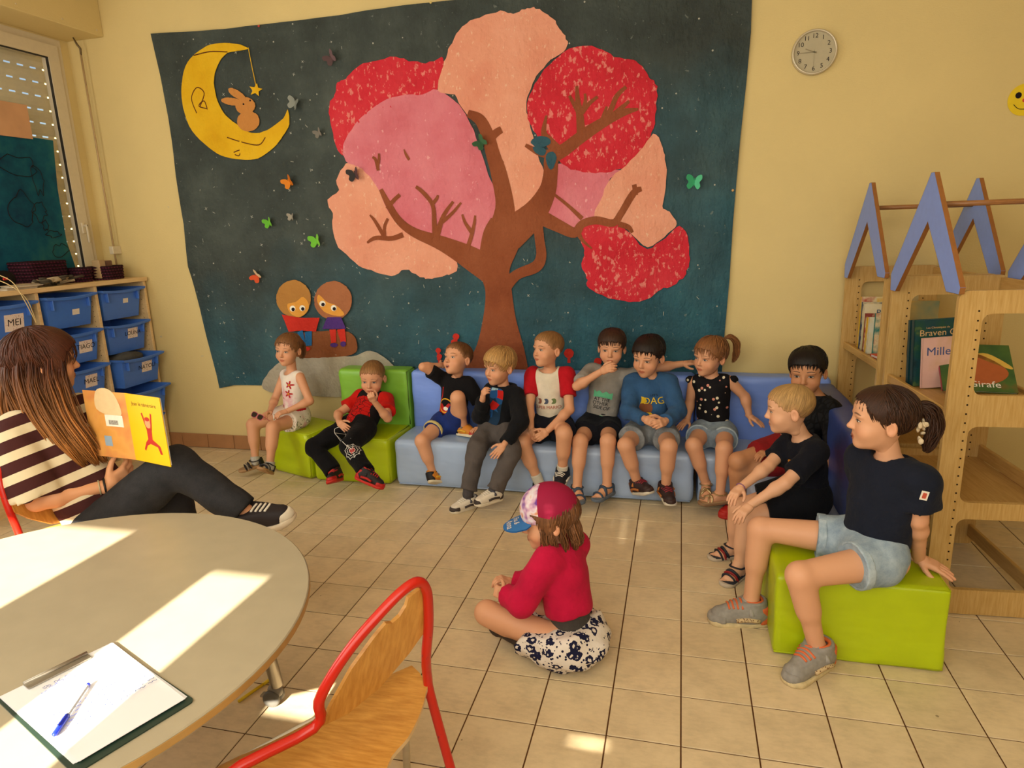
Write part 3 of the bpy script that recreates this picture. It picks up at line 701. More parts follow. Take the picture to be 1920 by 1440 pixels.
def scribble(x, y0, y1, hgt):
    """one line of handwriting running along the sheet's short side"""
    y = y0; P = []
    while y > y1:
        wl_ = g.uniform(0.012, 0.028); P = []
        for k in range(int(wl_/0.0016)):
            P.append((x+g.uniform(-1, 1)*hgt*(0.5 if k % 3 else 1.3)+0.001*math.sin(k), y-k*0.0016))
        if len(P) > 1: v2, ff = stroke(P, 0.0015); hw.add(place2d(v2, FCB, 0.0125), ff)
        y -= wl_+0.005
for k in range(7): scribble(0.245+0.0*k-0.0115*k, -0.015 if k < 5 else -0.07, -Ly+0.03+0.01*(k % 3), 0.0022)
for k in range(4): scribble(0.075-0.006*k, -0.10+0.01*k, -0.165, 0.0018)
hv, hf = hw.get(); mk('handwriting', hv, hf, M_BLUEINK, pp)['kind'] = 'stuff'
mk('clip', *prism(rrect(0.004, -0.185, 0.03, -0.055, 0.004, 2), FCB, 0.008, 0.011), M_STEEL, cbd)
mk('clip_roll', *tube([place2d([(0.006, -0.185)], FCB, 0.012)[0], place2d([(0.006, -0.055)], FCB, 0.012)[0]], 0.005, 10), M_STEEL, cbd, True)
pe0, pe1 = at_z(100, 1380, TH+0.013), at_z(166, 1283, TH+0.013); dv = nrm(pe1-pe0); pn = thing('ballpoint_pen', 'clear blue-capped ballpoint pen lying on the clipboard sheets', 'pen', pe0)
def clear_mat():
    m, n = newmat('clear_plastic', 0.15, 0.5); n.color((0.85, 0.87, 0.92)); n.b.inputs['Transmission Weight'].default_value = 0.6; return m
M_BIC = plain('1a2fb0', 0.3, 0.5)
mk('barrel', *tube([pe0+dv*0.035, pe1-dv*0.004], 0.0042, 6), clear_mat(), pn); mk('cap', *tube([pe0, pe0+dv*0.004, pe0+dv*0.05, pe0+dv*0.058], [0.0015, 0.0052, 0.0056, 0.005], 10), M_BIC, pn, True)
mk('cap_clip', *tube([pe0+dv*0.055+np.array([0, 0, 0.005]), pe0+dv*0.02+np.array([0, 0, 0.007])], 0.0018, 6), M_BIC, pn); mk('plug', *tube([pe1-dv*0.006, pe1], 0.0045, 8), M_BIC, pn)
mk('ink_tube', *tube([pe0+dv*0.06, pe0+dv*0.115], 0.0016, 6), M_BIC, pn)
q0, q1 = at_z(447, 1315, 0.006), at_z(515, 1268, 0.006); dd = nrm(q1-q0); pc = thing('yellow_felt_pen', 'yellow felt pen lying on the floor under the round table', 'pen', q0)
mk('barrel', *tube([q0, q0+dd*0.10], 0.0055, 10), plain('d8b70c', 0.4), pc, True); mk('cap', *tube([q0+dd*0.10, q1-dd*0.004, q1], [0.006, 0.006, 0.004], 10), plain('e0c01a', 0.35), pc, True)
# ------------------------------------------------------------------ painted mural cloth
YM = YB-0.016
def MPt(p): q = at_y(p[0], p[1], YM); return (q[0], q[2])
def MPl(L_): return [MPt(p) for p in L_]
def mdisp(x, z):
    return 0.005*np.sin(x*9+1.3*np.sin(z*4))+0.004*np.sin(x*17-z*6+1)+0.003*np.sin(z*13+x*3)+0.004*np.sin(x*23+2*np.sin(z*7))
def mmat(name, cols, flecks=None, fs=60, sc=2.4, thr=0.64, wr=0.6):
    m, n = newmat(name, 0.8, 0.25); v = n.coord(); f = n.noise(v, sc, 6, 0.62)
    k = n.ramp(f, [(0.30+0.4*i/max(1, len(cols)-1), lin(c)) for i, c in enumerate(cols)])
    if flecks:
        a = n.noise(n.mapping(v, (1, 1, 0.6)), fs, 3, 0.6); k = n.mix(n.ramp(a, [(thr-0.03, (0, 0, 0)), (thr+0.03, (0.75,)*3)]), k, lin(flecks))
    n.color(k)
    h = n.math('ADD', n.math('MULTIPLY', n.noise(n.mapping(v, (1.6, 1, 0.7)), 7, 5, 0.6), 3.0), n.noise(v, 45, 3)); n.bump(h, wr, 0.012); return m
def sky_mat():
    m, n = newmat('mural_night_paint', 0.75, 0.25); v = n.coord(); s = n.sep(v); f = n.noise(v, 2.2, 6, 0.65)
    a = n.ramp(f, [(0.3, lin('2e3432')), (0.5, lin('3c4442')), (0.7, lin('4e5652'))]); b_ = n.ramp(f, [(0.3, lin('22444e')), (0.5, lin('2c5664')), (0.7, lin('356876'))])
    g_ = n.math('ADD', n.math('ADD', n.math('MULTIPLY', s[0], 0.28), 0.38), n.math('ADD', n.math('MULTIPLY', n.math('SUBTRACT', 0.95, s[2]), 0.75), n.math('MULTIPLY', n.math('SUBTRACT', n.noise(v, 1.6, 4), 0.5), 1.6)))
    k = n.mix(n.math('MINIMUM', n.math('MAXIMUM', g_, 0.0), 1.0), a, b_)
    sp = n.math('LESS_THAN', n.voro(v, 11), 0.055); sp2 = n.math('GREATER_THAN', n.noise(v, 30, 4, 0.7), 0.66)
    k = n.mix(n.math('MULTIPLY', sp, 0.8), k, lin('b8b6a8')); k = n.mix(n.math('MULTIPLY', sp2, 0.35), k, lin('8f958c')); n.color(k)
    h = n.math('ADD', n.math('MULTIPLY', n.noise(n.mapping(v, (1.6, 1, 0.6)), 6, 5, 0.6), 3.5), n.noise(v, 45, 3)); n.bump(h, 0.6, 0.014); return m
mur = thing('mural_cloth', 'big painted cloth mural of a pink tree, moon and night sky on the wall', 'mural', (-1.55, YM, 0.46))
out = MPl([(282, 63), (380, 58), (480, 47), (560, 38), (640, 27), (740, 12), (836, 1), (900, -4), (1410, -8), (1408, 60), (1400, 150), (1388, 260), (1381, 340), (1374, 420), (1368, 520), (1358, 632)])+[(0.215, 0.52), (-1.0, 0.46)]+MPl([(640, 726), (560, 727), (495, 723), (440, 722), (411, 728), (395, 660), (375, 580), (352, 500), (345, 420), (330, 330), (316, 220), (300, 140)])
dense = []
for i in range(len(out)):
    a, b_ = np.array(out[i]), np.array(out[(i+1) % len(out)]); n_ = max(1, int(np.hypot(*(b_-a))/0.07))
    for k in range(n_): dense.append(tuple(a+(b_-a)*k/n_))
V2, T = fill(dense, (), 0.055)
def sheet(V2, T, name, mat, off, parent, thick=0.0015):
    V2 = np.asarray(V2)[:, :2]; y = YM-mdisp(V2[:, 0], V2[:, 1])*0.6-off; V3 = np.stack([V2[:, 0], y, V2[:, 1]], 1); k = len(V3)
    return mk(name, np.concatenate([V3, V3+np.array([0, thick, 0])]), list(T)+[[i+k for i in t[::-1]] for t in T], mat, parent, True)
sheet(V2, T, 'cloth_ground', sky_mat(), 0.0, mur, 0.002)
_lay = [0.0035]
def paint(name, px, mat, rough=0.010, seed=1, step=0.05, sm=4, smooth=True):
    g = np.random.default_rng(seed); P = np.array(MPl(px)); P = smooth_poly(P, sm) if smooth else P
    Q = []
    for i in range(len(P)):
        a, b_ = P[i], P[(i+1) % len(P)]; n_ = max(1, int(np.hypot(*(b_-a))/0.02))
        for k in range(n_): Q.append(a+(b_-a)*k/n_)
    Q = np.array(Q)+g.uniform(-rough, rough, (len(Q), 2))*0.5
    V2, T = fill(Q, (), step); _lay[0] += 0.0004; return sheet(V2, T, name, mat, _lay[0], mur, 0.0003)
def branch(name, px, w, mat, n=5):
    P = np.array(MPl(px)); d = 1/FPX*4.2; S = smooth_poly(np.c_[P, np.array(w)*d], n, False); v2, ff = stroke(S[:, :2], S[:, 2]); _lay[0] += 0.00006
    V2 = []; F2 = []; k = len(S)
    for i in range(k):
        for t in np.linspace(0, 1, 5): V2.append(v2[i]+(v2[k+i]-v2[i])*t)
    for i in range(k-1):
        for j in range(4): F2.append((i*5+j, i*5+j+1, (i+1)*5+j+1, (i+1)*5+j))
    return sheet(V2, F2, name, mat, _lay[0], mur, 0.0003)
M_RED = mmat('mural_red_paint', ['b51f2c', 'c92838', 'd03a45'], 'e0897f', 42, thr=0.60); M_PEACH = mmat('mural_peach_paint', ['d98a72', 'e09a80', 'e6a58c'], 'e8bda2', 50, thr=0.66)
M_PINK = mmat('mural_pink_paint', ['c8616f', 'd27583', 'da8590'], 'e6a8ac', 40, thr=0.68); M_BARK = mmat('mural_bark_paint', ['7a3c22', '8a4a2c', '945436'], None)
M_MOON = mmat('mural_moon_paint', ['cf9c0c', 'dcae18', 'e0b82c'], None); M_FUR = mmat('mural_fur_paint', ['b9793a', 'c88a48'], None); M_LINE = plain('5a3018', 0.8, 0.1)
paint('tree_crown', [(650, 150), (668, 127), (700, 115), (742, 108), (775, 116), (805, 117), (832, 110), (820, 168), (792, 178), (740, 200), (700, 225), (660, 262), (645, 292), (628, 262), (618, 220), (619, 190), (630, 175), (633, 155)], M_RED, 0.012, 1)
paint('tree_crown', [(650, 306), (632, 339), (635, 357), (615, 376), (624, 401), (623, 430), (635, 463), (665, 492), (697, 507), (734, 518), (759, 505), (789, 518), (810, 521), (858, 507), (840, 470), (800, 440), (756, 425), (727, 392), (708, 345), (679, 312)], M_PEACH, 0.012, 2)
paint('tree_crown', [(821, 168), (861, 197), (883, 233), (902, 284), (916, 328), (931, 365), (931, 408), (920, 448), (902, 489), (883, 485), (847, 462), (800, 446), (756, 428), (727, 394), (708, 350), (679, 317), (650, 303), (645, 273), (657, 248), (679, 219), (719, 190), (756, 179), (792, 177)], M_PINK, 0.006, 3)
paint('tree_crown', [(820, 170), (835, 109), (847, 80), (867, 51), (900, 33), (940, 22), (962, 26), (984, 18), (1006, 16), (1028, 29), (1042, 40), (1052, 58), (1064, 77), (1059, 95), (1032, 113), (1006, 142), (992, 175), (988, 211), (997, 248), (1003, 270), (1013, 303), (1026, 343), (1017, 365), (999, 390), (977, 403), (959, 399), (948, 365), (942, 321), (922, 277), (918, 255), (900, 233), (871, 208), (853, 179)], M_PEACH, 0.010, 4)
paint('tree_crown', [(1046, 308), (1090, 318), (1163, 318), (1145, 335), (1130, 375), (1115, 410), (1086, 432), (1050, 423), (1028, 405), (1024, 386), (1035, 360)], M_PINK, 0.006, 5)
paint('tree_crown', [(1093, 86), (1123, 91), (1152, 106), (1188, 113), (1205, 126), (1217, 146), (1232, 162), (1230, 204), (1225, 241), (1210, 270), (1188, 303), (1163, 317), (1126, 324), (1086, 321), (1057, 310), (1040, 285), (1015, 262), (995, 237), (988, 204), (999, 168), (1021, 131), (1057, 98)], M_RED, 0.010, 6)
paint('tree_crown', [(1086, 430), (1108, 416), (1159, 419), (1188, 445), (1214, 465), (1247, 448), (1276, 423), (1290, 452), (1292, 485), (1285, 515), (1262, 535), (1240, 543), (1215, 560), (1180, 566), (1140, 558), (1105, 540), (1100, 520), (1090, 500), (1096, 480), (1093, 460)], M_RED, 0.012, 7)
paint('tree_crown', [(1225, 252), (1241, 270), (1247, 299), (1250, 339), (1243, 386), (1254, 397), (1269, 419), (1254, 437), (1214, 463), (1188, 441), (1159, 416), (1115, 408), (1126, 375), (1145, 335), (1166, 317), (1199, 284)], M_PEACH, 0.008, 8)
for px, wd in (([(930, 720), (938, 660), (937, 600), (935, 545), (928, 500), (940, 450), (950, 420)], [150, 100, 66, 52, 60, 72, 62]), ([(935, 520), (890, 488), (830, 457), (780, 437), (750, 415), (730, 385), (715, 355)], [50, 46, 28, 18, 15, 13, 8]),
               ([(938, 450), (947, 390), (937, 330), (925, 290), (915, 255), (900, 225), (878, 213)], [60, 36, 30, 26, 24, 20, 12]), ([(915, 264), (930, 250), (941, 243)], [16, 14, 12]), ([(925, 300), (938, 306), (944, 302)], [14, 10, 5]),
               ([(955, 440), (1000, 402), (1026, 360), (1033, 325), (1036, 296), (1060, 280), (1100, 250), (1140, 225), (1170, 211), (1197, 205)], [62, 46, 32, 26, 26, 22, 20, 16, 12, 4]), ([(1090, 255), (1088, 220), (1084, 190), (1082, 162)], [15, 13, 9, 5]), ([(1087, 215), (1078, 198), (1068, 180)], [8, 7, 5]), ([(1092, 212), (1105, 195), (1121, 182)], [8, 7, 5]), ([(1092, 212), (1098, 190), (1097, 176)], [7, 6, 4]),
               ([(1135, 226), (1146, 205), (1157, 180), (1174, 163)], [10, 9, 8, 6]), ([(1150, 216), (1165, 203), (1180, 190)], [9, 8, 5]), ([(1128, 230), (1134, 212), (1138, 200)], [8, 6, 4]), ([(1036, 290), (1012, 286), (985, 272)], [16, 12, 6]), ([(1046, 285), (1030, 265), (1020, 248), (1025, 217)], [22, 16, 10, 4]),
               ([(1005, 402), (1050, 425), (1078, 436), (1092, 420), (1118, 413), (1150, 418), (1165, 400), (1188, 362), (1203, 354)], [28, 22, 18, 14, 14, 13, 12, 12, 8]), ([(1040, 365), (1065, 385), (1092, 410)], [5, 6, 8]), ([(1160, 420), (1178, 426), (1186, 436)], [10, 9, 5]), ([(1192, 366), (1190, 352), (1189, 346)], [8, 8, 8]), ([(1084, 435), (1092, 450), (1110, 466)], [10, 6, 3]),
               ([(1008, 415), (1012, 450), (1015, 480), (1005, 500), (970, 515), (945, 540)], [18, 17, 19, 21, 19, 26]), ([(727, 392), (737, 378), (750, 365)], [9, 8, 7]), ([(757, 440), (735, 447), (706, 446), (690, 455)], [10, 9, 8, 4]), ([(722, 445), (705, 415), (695, 403)], [8, 6, 3]), ([(722, 443), (722, 425), (728, 410)], [7, 6, 5]),
               ([(818, 450), (815, 420), (812, 385), (795, 362), (780, 350)], [14, 10, 8, 8, 6]), ([(812, 382), (820, 372), (822, 366)], [7, 6, 4]), ([(820, 440), (832, 405), (850, 378)], [12, 8, 5]), ([(828, 418), (848, 400), (865, 380)], [7, 6, 4]), ([(874, 475), (884, 445), (890, 420), (892, 404)], [9, 8, 6, 4]), ([(885, 435), (873, 418), (867, 402)], [8, 6, 4]), ([(711, 320), (706, 300), (700, 295)], [6, 6, 4]), ([(709, 318), (712, 300), (712, 288)], [5, 5, 4]), ([(768, 300), (762, 290), (758, 280)], [5, 5, 2])):
    branch('branch', px, wd, M_BARK)
M_TEALP = mmat('mural_teal_patch', ['294a5a', '35606e'], None)
for P in ([(995, 265), (1015, 255), (1032, 262), (1030, 272), (1008, 276)], [(1000, 275), (1024, 280), (1020, 292), (1005, 288)], [(1025, 290), (1040, 286), (1044, 300), (1036, 318), (1028, 312)]): paint('paint_patch', P, M_TEALP, 0.004, 9)
paint('moon', [(468, 92), (446, 83), (413, 82), (384, 91), (355, 117), (343, 153), (344, 193), (358, 237), (384, 270), (417, 292), (453, 299), (486, 297), (515, 277), (533, 255), (544, 233), (541, 206), (533, 222), (504, 244), (475, 250), (446, 233), (420, 211), (406, 182), (402, 146), (413, 117), (428, 100), (446, 96)], M_MOON, 0.003, 10)
for P in ([(372, 213), (362, 185), (372, 165), (385, 175), (378, 200)], [(395, 205), (376, 200), (385, 190), (392, 210), (405, 250)], [(428, 258), (460, 268), (488, 272), (500, 258)], [(440, 286), (452, 282), (450, 292), (442, 290)], [(366, 105), (395, 98), (428, 98)]): branch('moon_line', P, [2]*len(P), M_LINE)
branch('star_string', [(468, 90), (474, 125), (481, 160)], [1.5]*3, M_MOON)
st = []
for k in range(10): a = math.radians(80+36*k); rr = 13 if k % 2 == 0 else 6; st.append((481+rr*math.cos(a), 169-rr*math.sin(a)))
paint('painted_star', st, M_MOON, 0.001, 11, smooth=False)
paint('rabbit_body', disc(468, 228, 21, 19, 14), M_FUR, 0.003, 12); paint('rabbit_head', disc(462, 199, 18, 16, 14), M_FUR, 0.003, 13)
paint('rabbit_ear', disc(437, 191, 22, 7, 12, 0.15), M_FUR, 0.002, 14); paint('rabbit_ear', disc(446, 177, 19, 7, 12, 0.55), M_FUR, 0.002, 15)
for e in ((459, 196), (471, 189)): paint('rabbit_eye', disc(e[0], e[1], 1.6, 1.8, 8), M_INK, 0.0, 16)
# two painted children on a log
M_LOG = mmat('mural_log_paint', ['7a4526', '8a5230'], None); M_ROCK = mmat('mural_rock_paint', ['8d8578', 'a89f8e', 'b9b09e'], None); M_HR1 = mmat('mural_hair_a', ['a8743a', 'b4823f'], None); M_HR2 = mmat('mural_hair_b', ['9a5f3e', 'a86c48'], None); M_FACE = mmat('mural_face', ['d9963a', 'e0a04a'], None)
M_BOOKR = mmat('mural_book_red', ['b8261a', 'c93225'], None); M_JEAN = mmat('mural_blue', ['1d5a8c', '2468a0'], None); M_PURP = mmat('mural_purple', ['43266e', '52307c'], None); M_WHT = plain('e9e4d8', 0.8)
paint('painted_rock', [(495, 728), (508, 695), (540, 672), (600, 660), (660, 668), (690, 657), (715, 664), (745, 690), (770, 720), (740, 745), (560, 740)], M_ROCK, 0.004, 17)
paint('painted_log', [(545, 640), (560, 625), (610, 620), (655, 622), (670, 640), (668, 660), (640, 668), (560, 668)], M_LOG, 0.004, 18)
for (cx, cy, M_, s_) in ((553, 559, M_HR1, 33), (627, 563, M_HR2, 35)): paint('painted_hair', disc(cx, cy, s_, s_*1.04, 16), M_, 0.004, 19)
paint('painted_face', [(541, 570), (556, 566), (572, 556), (582, 570), (578, 585), (562, 594), (546, 586)], M_FACE, 0.002, 20); paint('painted_face', [(600, 552), (615, 566), (632, 572), (648, 588), (634, 592), (610, 584), (598, 566)], M_FACE, 0.002, 21)
for e in ((551, 578), (570, 577), (607, 569), (628, 577)): paint('painted_eye', disc(e[0], e[1], 5.5, 5.5, 12), M_WHT, 0, 22); paint('painted_pupil', disc(e[0]+1, e[1]+1.5, 3.2, 3.4, 10), M_INK, 0, 23)
paint('painted_book', [(531, 589), (566, 595), (602, 595), (595, 621), (564, 619), (545, 621)], M_BOOKR, 0.002, 24, smooth=False); paint('painted_shirt', [(616, 594), (642, 594), (651, 616), (607, 616)], M_PURP, 0.002, 25, smooth=False)
for P in ([(561, 622), (570, 618), (577, 645), (571, 650)], [(574, 622), (587, 620), (587, 647), (576, 648)]): paint('painted_leg', P, M_JEAN, 0.002, 26, smooth=False)
for P in ([(620, 617), (632, 617), (633, 641), (624, 642)], [(634, 617), (649, 616), (651, 640), (641, 640)]): paint('painted_leg', P, M_BOOKR, 0.002, 27, smooth=False)
for P in (disc(576, 653, 9, 4, 10), disc(629, 646, 7, 4, 10), disc(646, 644, 5, 5, 10)): paint('painted_shoe', P, M_PURP if P[0][0] > 600 else M_BOOKR, 0.001, 28)
for (cx, cy, s_) in ((857, 630, 6), (824, 656, 5), (826, 667, 5), (1068, 661, 9), (1122, 676, 7), (853, 640, 5)):
    branch('flower_stem', [(cx, cy+4), (cx, cy+18)], [5, 6], M_BOOKR); paint('painted_flower', disc(cx, cy, s_, s_, 10), M_BOOKR, 0.003, 29)
g = random.Random(3); stars = MB()
for k in range(170):
    x, y = g.uniform(295, 860), g.uniform(70, 715)
    if g.random() < 0.25: x, y = g.uniform(640, 1350), g.uniform(480, 690)
    c = MPt((x, y)); a0 = g.uniform(0, 3); r_ = g.uniform(0.004, 0.013)
    for q in range(g.choice((1, 1, 2))):
        a = a0+q*1.57; v2, ff = stroke([(c[0]-r_*math.cos(a), c[1]-r_*math.sin(a)), (c[0]+r_*math.cos(a), c[1]+r_*math.sin(a))], 0.0028); V3 = np.stack([v2[:, 0], YM-mdisp(v2[:, 0], v2[:, 1])*0.6-0.0030, v2[:, 1]], 1); stars.add(V3, ff)
stars.build('star_marks', plain('a9aaa0', 0.8), mur)['kind'] = 'stuff'
# paper butterflies stuck on the mural
def butterfly(px, py, s_, col, col2, label, rz):
    c = at_y(px, py, YM-0.012); t = thing('paper_butterfly', label, 'butterfly', c, 'paper butterflies on the mural')
    m1 = plain(col, 0.7, var=0.05); m2 = plain(col2, 0.7)
    wing = smooth_poly([(0.02, 0.0), (0.18, 0.42), (0.62, 0.55), (0.72, 0.25), (0.50, 0.02), (0.62, -0.28), (0.40, -0.50), (0.12, -0.30)], 3)
    for sg, an in ((-1, 0.5), (1, 0.75)):
        V2, T = fill(wing); x = V2[:, 0]*s_*math.cos(an)*sg; d = V2[:, 0]*s_*math.sin(an); z = V2[:, 1]*s_
        xr = x*math.cos(rz)-z*math.sin(rz); zr = x*math.sin(rz)+z*math.cos(rz); V3 = c+np.stack([xr, -d, zr], 1); k = len(V3)
        mk('wing', np.concatenate([V3, V3+np.array([0, 0.0008, 0])]), T+[[i+k for i in q[::-1]] for q in T], m1 if sg < 0 else m2, t)
    e = np.array([-math.sin(rz), 0, math.cos(rz)]); mk('body', *tube([c-e*s_*0.35, c, c+e*s_*0.35], [0.001, 0.004, 0.002], 6), m1, t, True)
for a in ((543, 342, 0.07, 'd9821a', 'c56a10', 'orange paper butterfly below the moon', 0.5), (505, 418, 0.06, '5fae2c', '79c03c', 'small bright green paper butterfly, left of the two green ones', 0.3), (594, 452, 0.075, '6cba34', '86cc46', 'larger bright green paper butterfly beneath the pink tree crown', 0.2), (483, 518, 0.07, 'c94a1c', 'e0c9a0', 'orange red butterfly with pale wing tips above the girl', 0.9), (1302, 342, 0.075, '3da878', '55bd90', 'teal green paper butterfly right of the tree', -0.1), (622, 110, 0.07, '5a4448', '6e545a', 'dusky brown butterfly at the top left of the tree', 0.6), (553, 195, 0.07, '8b8f88', '777c78', 'grey patterned butterfly beside the moon tip', -0.4), (598, 250, 0.05, '77736c', '847c74', 'small brownish grey butterfly left of the red crown', 0.4), (547, 407, 0.045, '9a9488', '8c877c', 'tiny pale butterfly beside the green one', 0.0), (666, 328, 0.075, '2f2a2c', '5a3a40', 'black patterned butterfly on the pink crown edge', 0.2), (903, 268, 0.07, '2f5a3a', '3d6a48', 'dark green butterfly on the tree limb', 0.8)): butterfly(*a)
for k, p in enumerate(((486, 49), (808, 5), (1374, 357))):
    c = at_y(p[0], p[1], YM-0.012); v, f = lathe([(0.002, 0), (0.007, 0.003), (0.007, 0.006), (0.003, 0.008)], c, 10, 'y'); tag(mk('push_pin', v, f, plain(['c0392b', 'd8c37a', 'c9a06a'][k], 0.4), None, True), ['red push pin on the upper left edge of the mural', 'yellow push pin at the top edge of the mural', 'pale push pin on the right edge of the mural'][k], 'pin', 'pins holding the mural')
# ------------------------------------------------------------------ foam seats
def vinyl(name, col, col2=None, rough=0.38):
    m, n = newmat(name, rough, 0.5); v = n.coord(); c = lin(col); f = n.noise(v, 5, 4)
    n.color(n.ramp(f, [(0.3, tuple(x*0.93 for x in c)), (0.7, tuple(min(1, x*1.06) for x in c))]))
    h = n.math('ADD', n.math('MULTIPLY', n.noise(n.mapping(v, (1, 1, 2.6)), 5, 2, 0.45), 4.0), n.math('MULTIPLY', n.noise(v, 900, 1), 0.08)); n.bump(h, 0.22, 0.010); return m
M_LIME = vinyl('lime_vinyl', 'b0c204'); M_GREEN = vinyl('green_vinyl', '7db63a'); M_BLUE = vinyl('blue_vinyl', '7a9aec'); M_BLUEG = vinyl('greyblue_vinyl', 'a0b4d4', rough=0.32)
M_NAVY = vinyl('navy_vinyl', '34498c')
def foam(name, lo, hi, mat, parent, r=0.022, h=0.012, seed=1, amp=0.003, extra=None):
    lo = np.array(lo, float); hi = np.array(hi, float); s = Sdf().rbox((lo+hi)/2, (hi-lo)/2, r)
    if extra: extra(s)
    s.warp = waves(seed, amp, 26, 6, (0.5, 0.5, 1.6)); v, f = s.mesh(h); v[:, 2] = np.maximum(v[:, 2], 0.001); return mk(name, v, f, mat, parent, True)
def piping(name, P, mat, parent, r=0.0045, closed=False): mk(name, *tube(P, r, 6, closed), mat, parent, True)
def wedge(name, poly, z0, z1, mat, parent, r=0.018, h=0.012, seed=1, amp=0.0025):
    """foam block with a polygonal plan"""
    P = np.array(poly, float); s = Sdf(); lo = np.array([*P.min(0), z0]); hi = np.array([*P.max(0), z1]); k = len(P)
    def fn(X, Y, Z):
        d = np.maximum(Z-z1, z0-Z)+r
        d = d+0*X+0*Y
        for i in range(k):
            e = P[(i+1) % k]-P[i]; n_ = nrm([e[1], -e[0]]); q = (X-P[i][0])*n_[0]+(Y-P[i][1])*n_[1]+r
            h_ = np.maximum(0.03-np.abs(d-q), 0)/0.03; d = np.maximum(d, q)+h_*h_*0.0075
        return d-r
    s.add(fn, lo, hi); s.warp = waves(seed, amp, 26, 6, (0.5, 0.5, 1.6)); v, f = s.mesh(h); v[:, 2] = np.maximum(v[:, 2], 0.001); return mk(name, v, f, mat, parent, True)
SZ = 0.298
# lime pouf under the girl: front edge nearer the frame than its neighbour
a, b_, c_, d_ = at_z(500, 868, 0)[:2], at_z(588, 907, 0)[:2], (-2.205, 1.44), (-2.62, 1.60)
p0 = at_z(480, 803, SZ)[:2]; p1 = at_z(567, 815, SZ)[:2]
pf = thing('foam_pouf', 'lime green foam pouf under the girl in the flowered dress', 'pouf', (-2.45, 1.38, 0))
PO = [(-2.66, 1.265), (-2.31, 1.155), (-2.235, 1.45), (-2.60, 1.60)]
wedge('block', PO, 0.0, SZ+0.006, M_LIME, pf, seed=4); piping('piping', [(x, y, SZ+0.0) for x, y in [(-2.647, 1.272), (-2.318, 1.170), (-2.246, 1.448), (-2.597, 1.588)]], M_LIME, pf, 0.004, True)
piping('seam', [(-2.318, 1.168, SZ-0.005), (-2.316, 1.164, 0.012)], M_LIME, pf, 0.004)
gc = thing('foam_armless_chair', 'green foam chair with backrest under the boy in the red and black shirt', 'chair', (-2.0, 1.38, 0))
wedge('seat', [(-2.29, 1.150), (-1.755, 1.150), (-1.735, 1.50), (-2.21, 1.50)], 0.0, SZ, M_LIME, gc, seed=5); wedge('backrest', [(-2.235, 1.475), (-1.735, 1.475), (-1.735, 1.625), (-2.235, 1.625)], 0.20, 0.665, M_GREEN, gc, 0.022, seed=6)
piping('piping', [(-2.28, 1.163, SZ-0.004), (-1.768, 1.163, SZ-0.004), (-1.747, 1.47, SZ-0.002)], M_LIME, gc, 0.004); piping('piping', [(-1.744, 1.484, 0.30), (-1.744, 1.484, 0.654), (-1.744, 1.618, 0.656)], plain('4d6d1c', 0.5), gc, 0.004); piping('piping', [(-1.768, 1.163, SZ-0.006), (-1.766, 1.160, 0.012)], M_LIME, gc, 0.004)
ba = thing('foam_bench', 'long light blue foam bench with backrest along the mural', 'bench', (-0.82, 1.38, 0))
foam('seat', (-1.722, 1.150, 0.0), (0.062, 1.50, SZ), M_BLUEG, ba, 0.035, seed=7, amp=0.0045); foam('backrest', (-1.722, 1.485, 0.18), (0.062, 1.628, 0.660), M_BLUE, ba, 0.028, seed=8)
piping('piping', [(-1.70, 1.156, 0.018), (0.045, 1.156, 0.018)], M_BLUEG, ba, 0.005)
bb_ = thing('foam_corner_bench', 'blue foam corner bench running towards the bookcase', 'bench', (0.4, 0.9, 0))
foam('corner_seat', (0.085, 1.150, 0.0), (0.68, 1.50, SZ-0.004), M_BLUEG, bb_, 0.030, seed=9, amp=0.005); foam('side_seat', (0.325, 0.27, 0.0), (0.68, 1.158, SZ-0.024), M_BLUEG, bb_, 0.030, seed=19, amp=0.005); foam('backrest', (0.068, 1.485, 0.18), (0.80, 1.628, 0.665), M_BLUE, bb_, 0.025, seed=10)
foam('side_backrest', (0.672, 0.27, 0.10), (0.805, 1.478, 0.645), M_NAVY, bb_, 0.025, seed=12)
cu = thing('foam_cube', 'big lime green foam cube under the girl in the navy shirt', 'pouf', (0.6, 0.03, 0))
foam('block', (0.322, -0.155, 0.0), (0.876, 0.235, 0.315), M_LIME, cu, 0.016, 0.010, 3, 0.0035)
for P in ([(0.330, -0.147, 0.308), (0.868, -0.147, 0.308), (0.868, 0.227, 0.308), (0.330, 0.227, 0.308)],): piping('piping', P, M_LIME, cu, 0.0035, True)
piping('piping', [(0.326, -0.151, 0.012), (0.872, -0.151, 0.012)], M_LIME, cu, 0.005); piping('seam', [(0.329, -0.148, 0.30), (0.329, -0.148, 0.012)], M_LIME, cu, 0.0035)
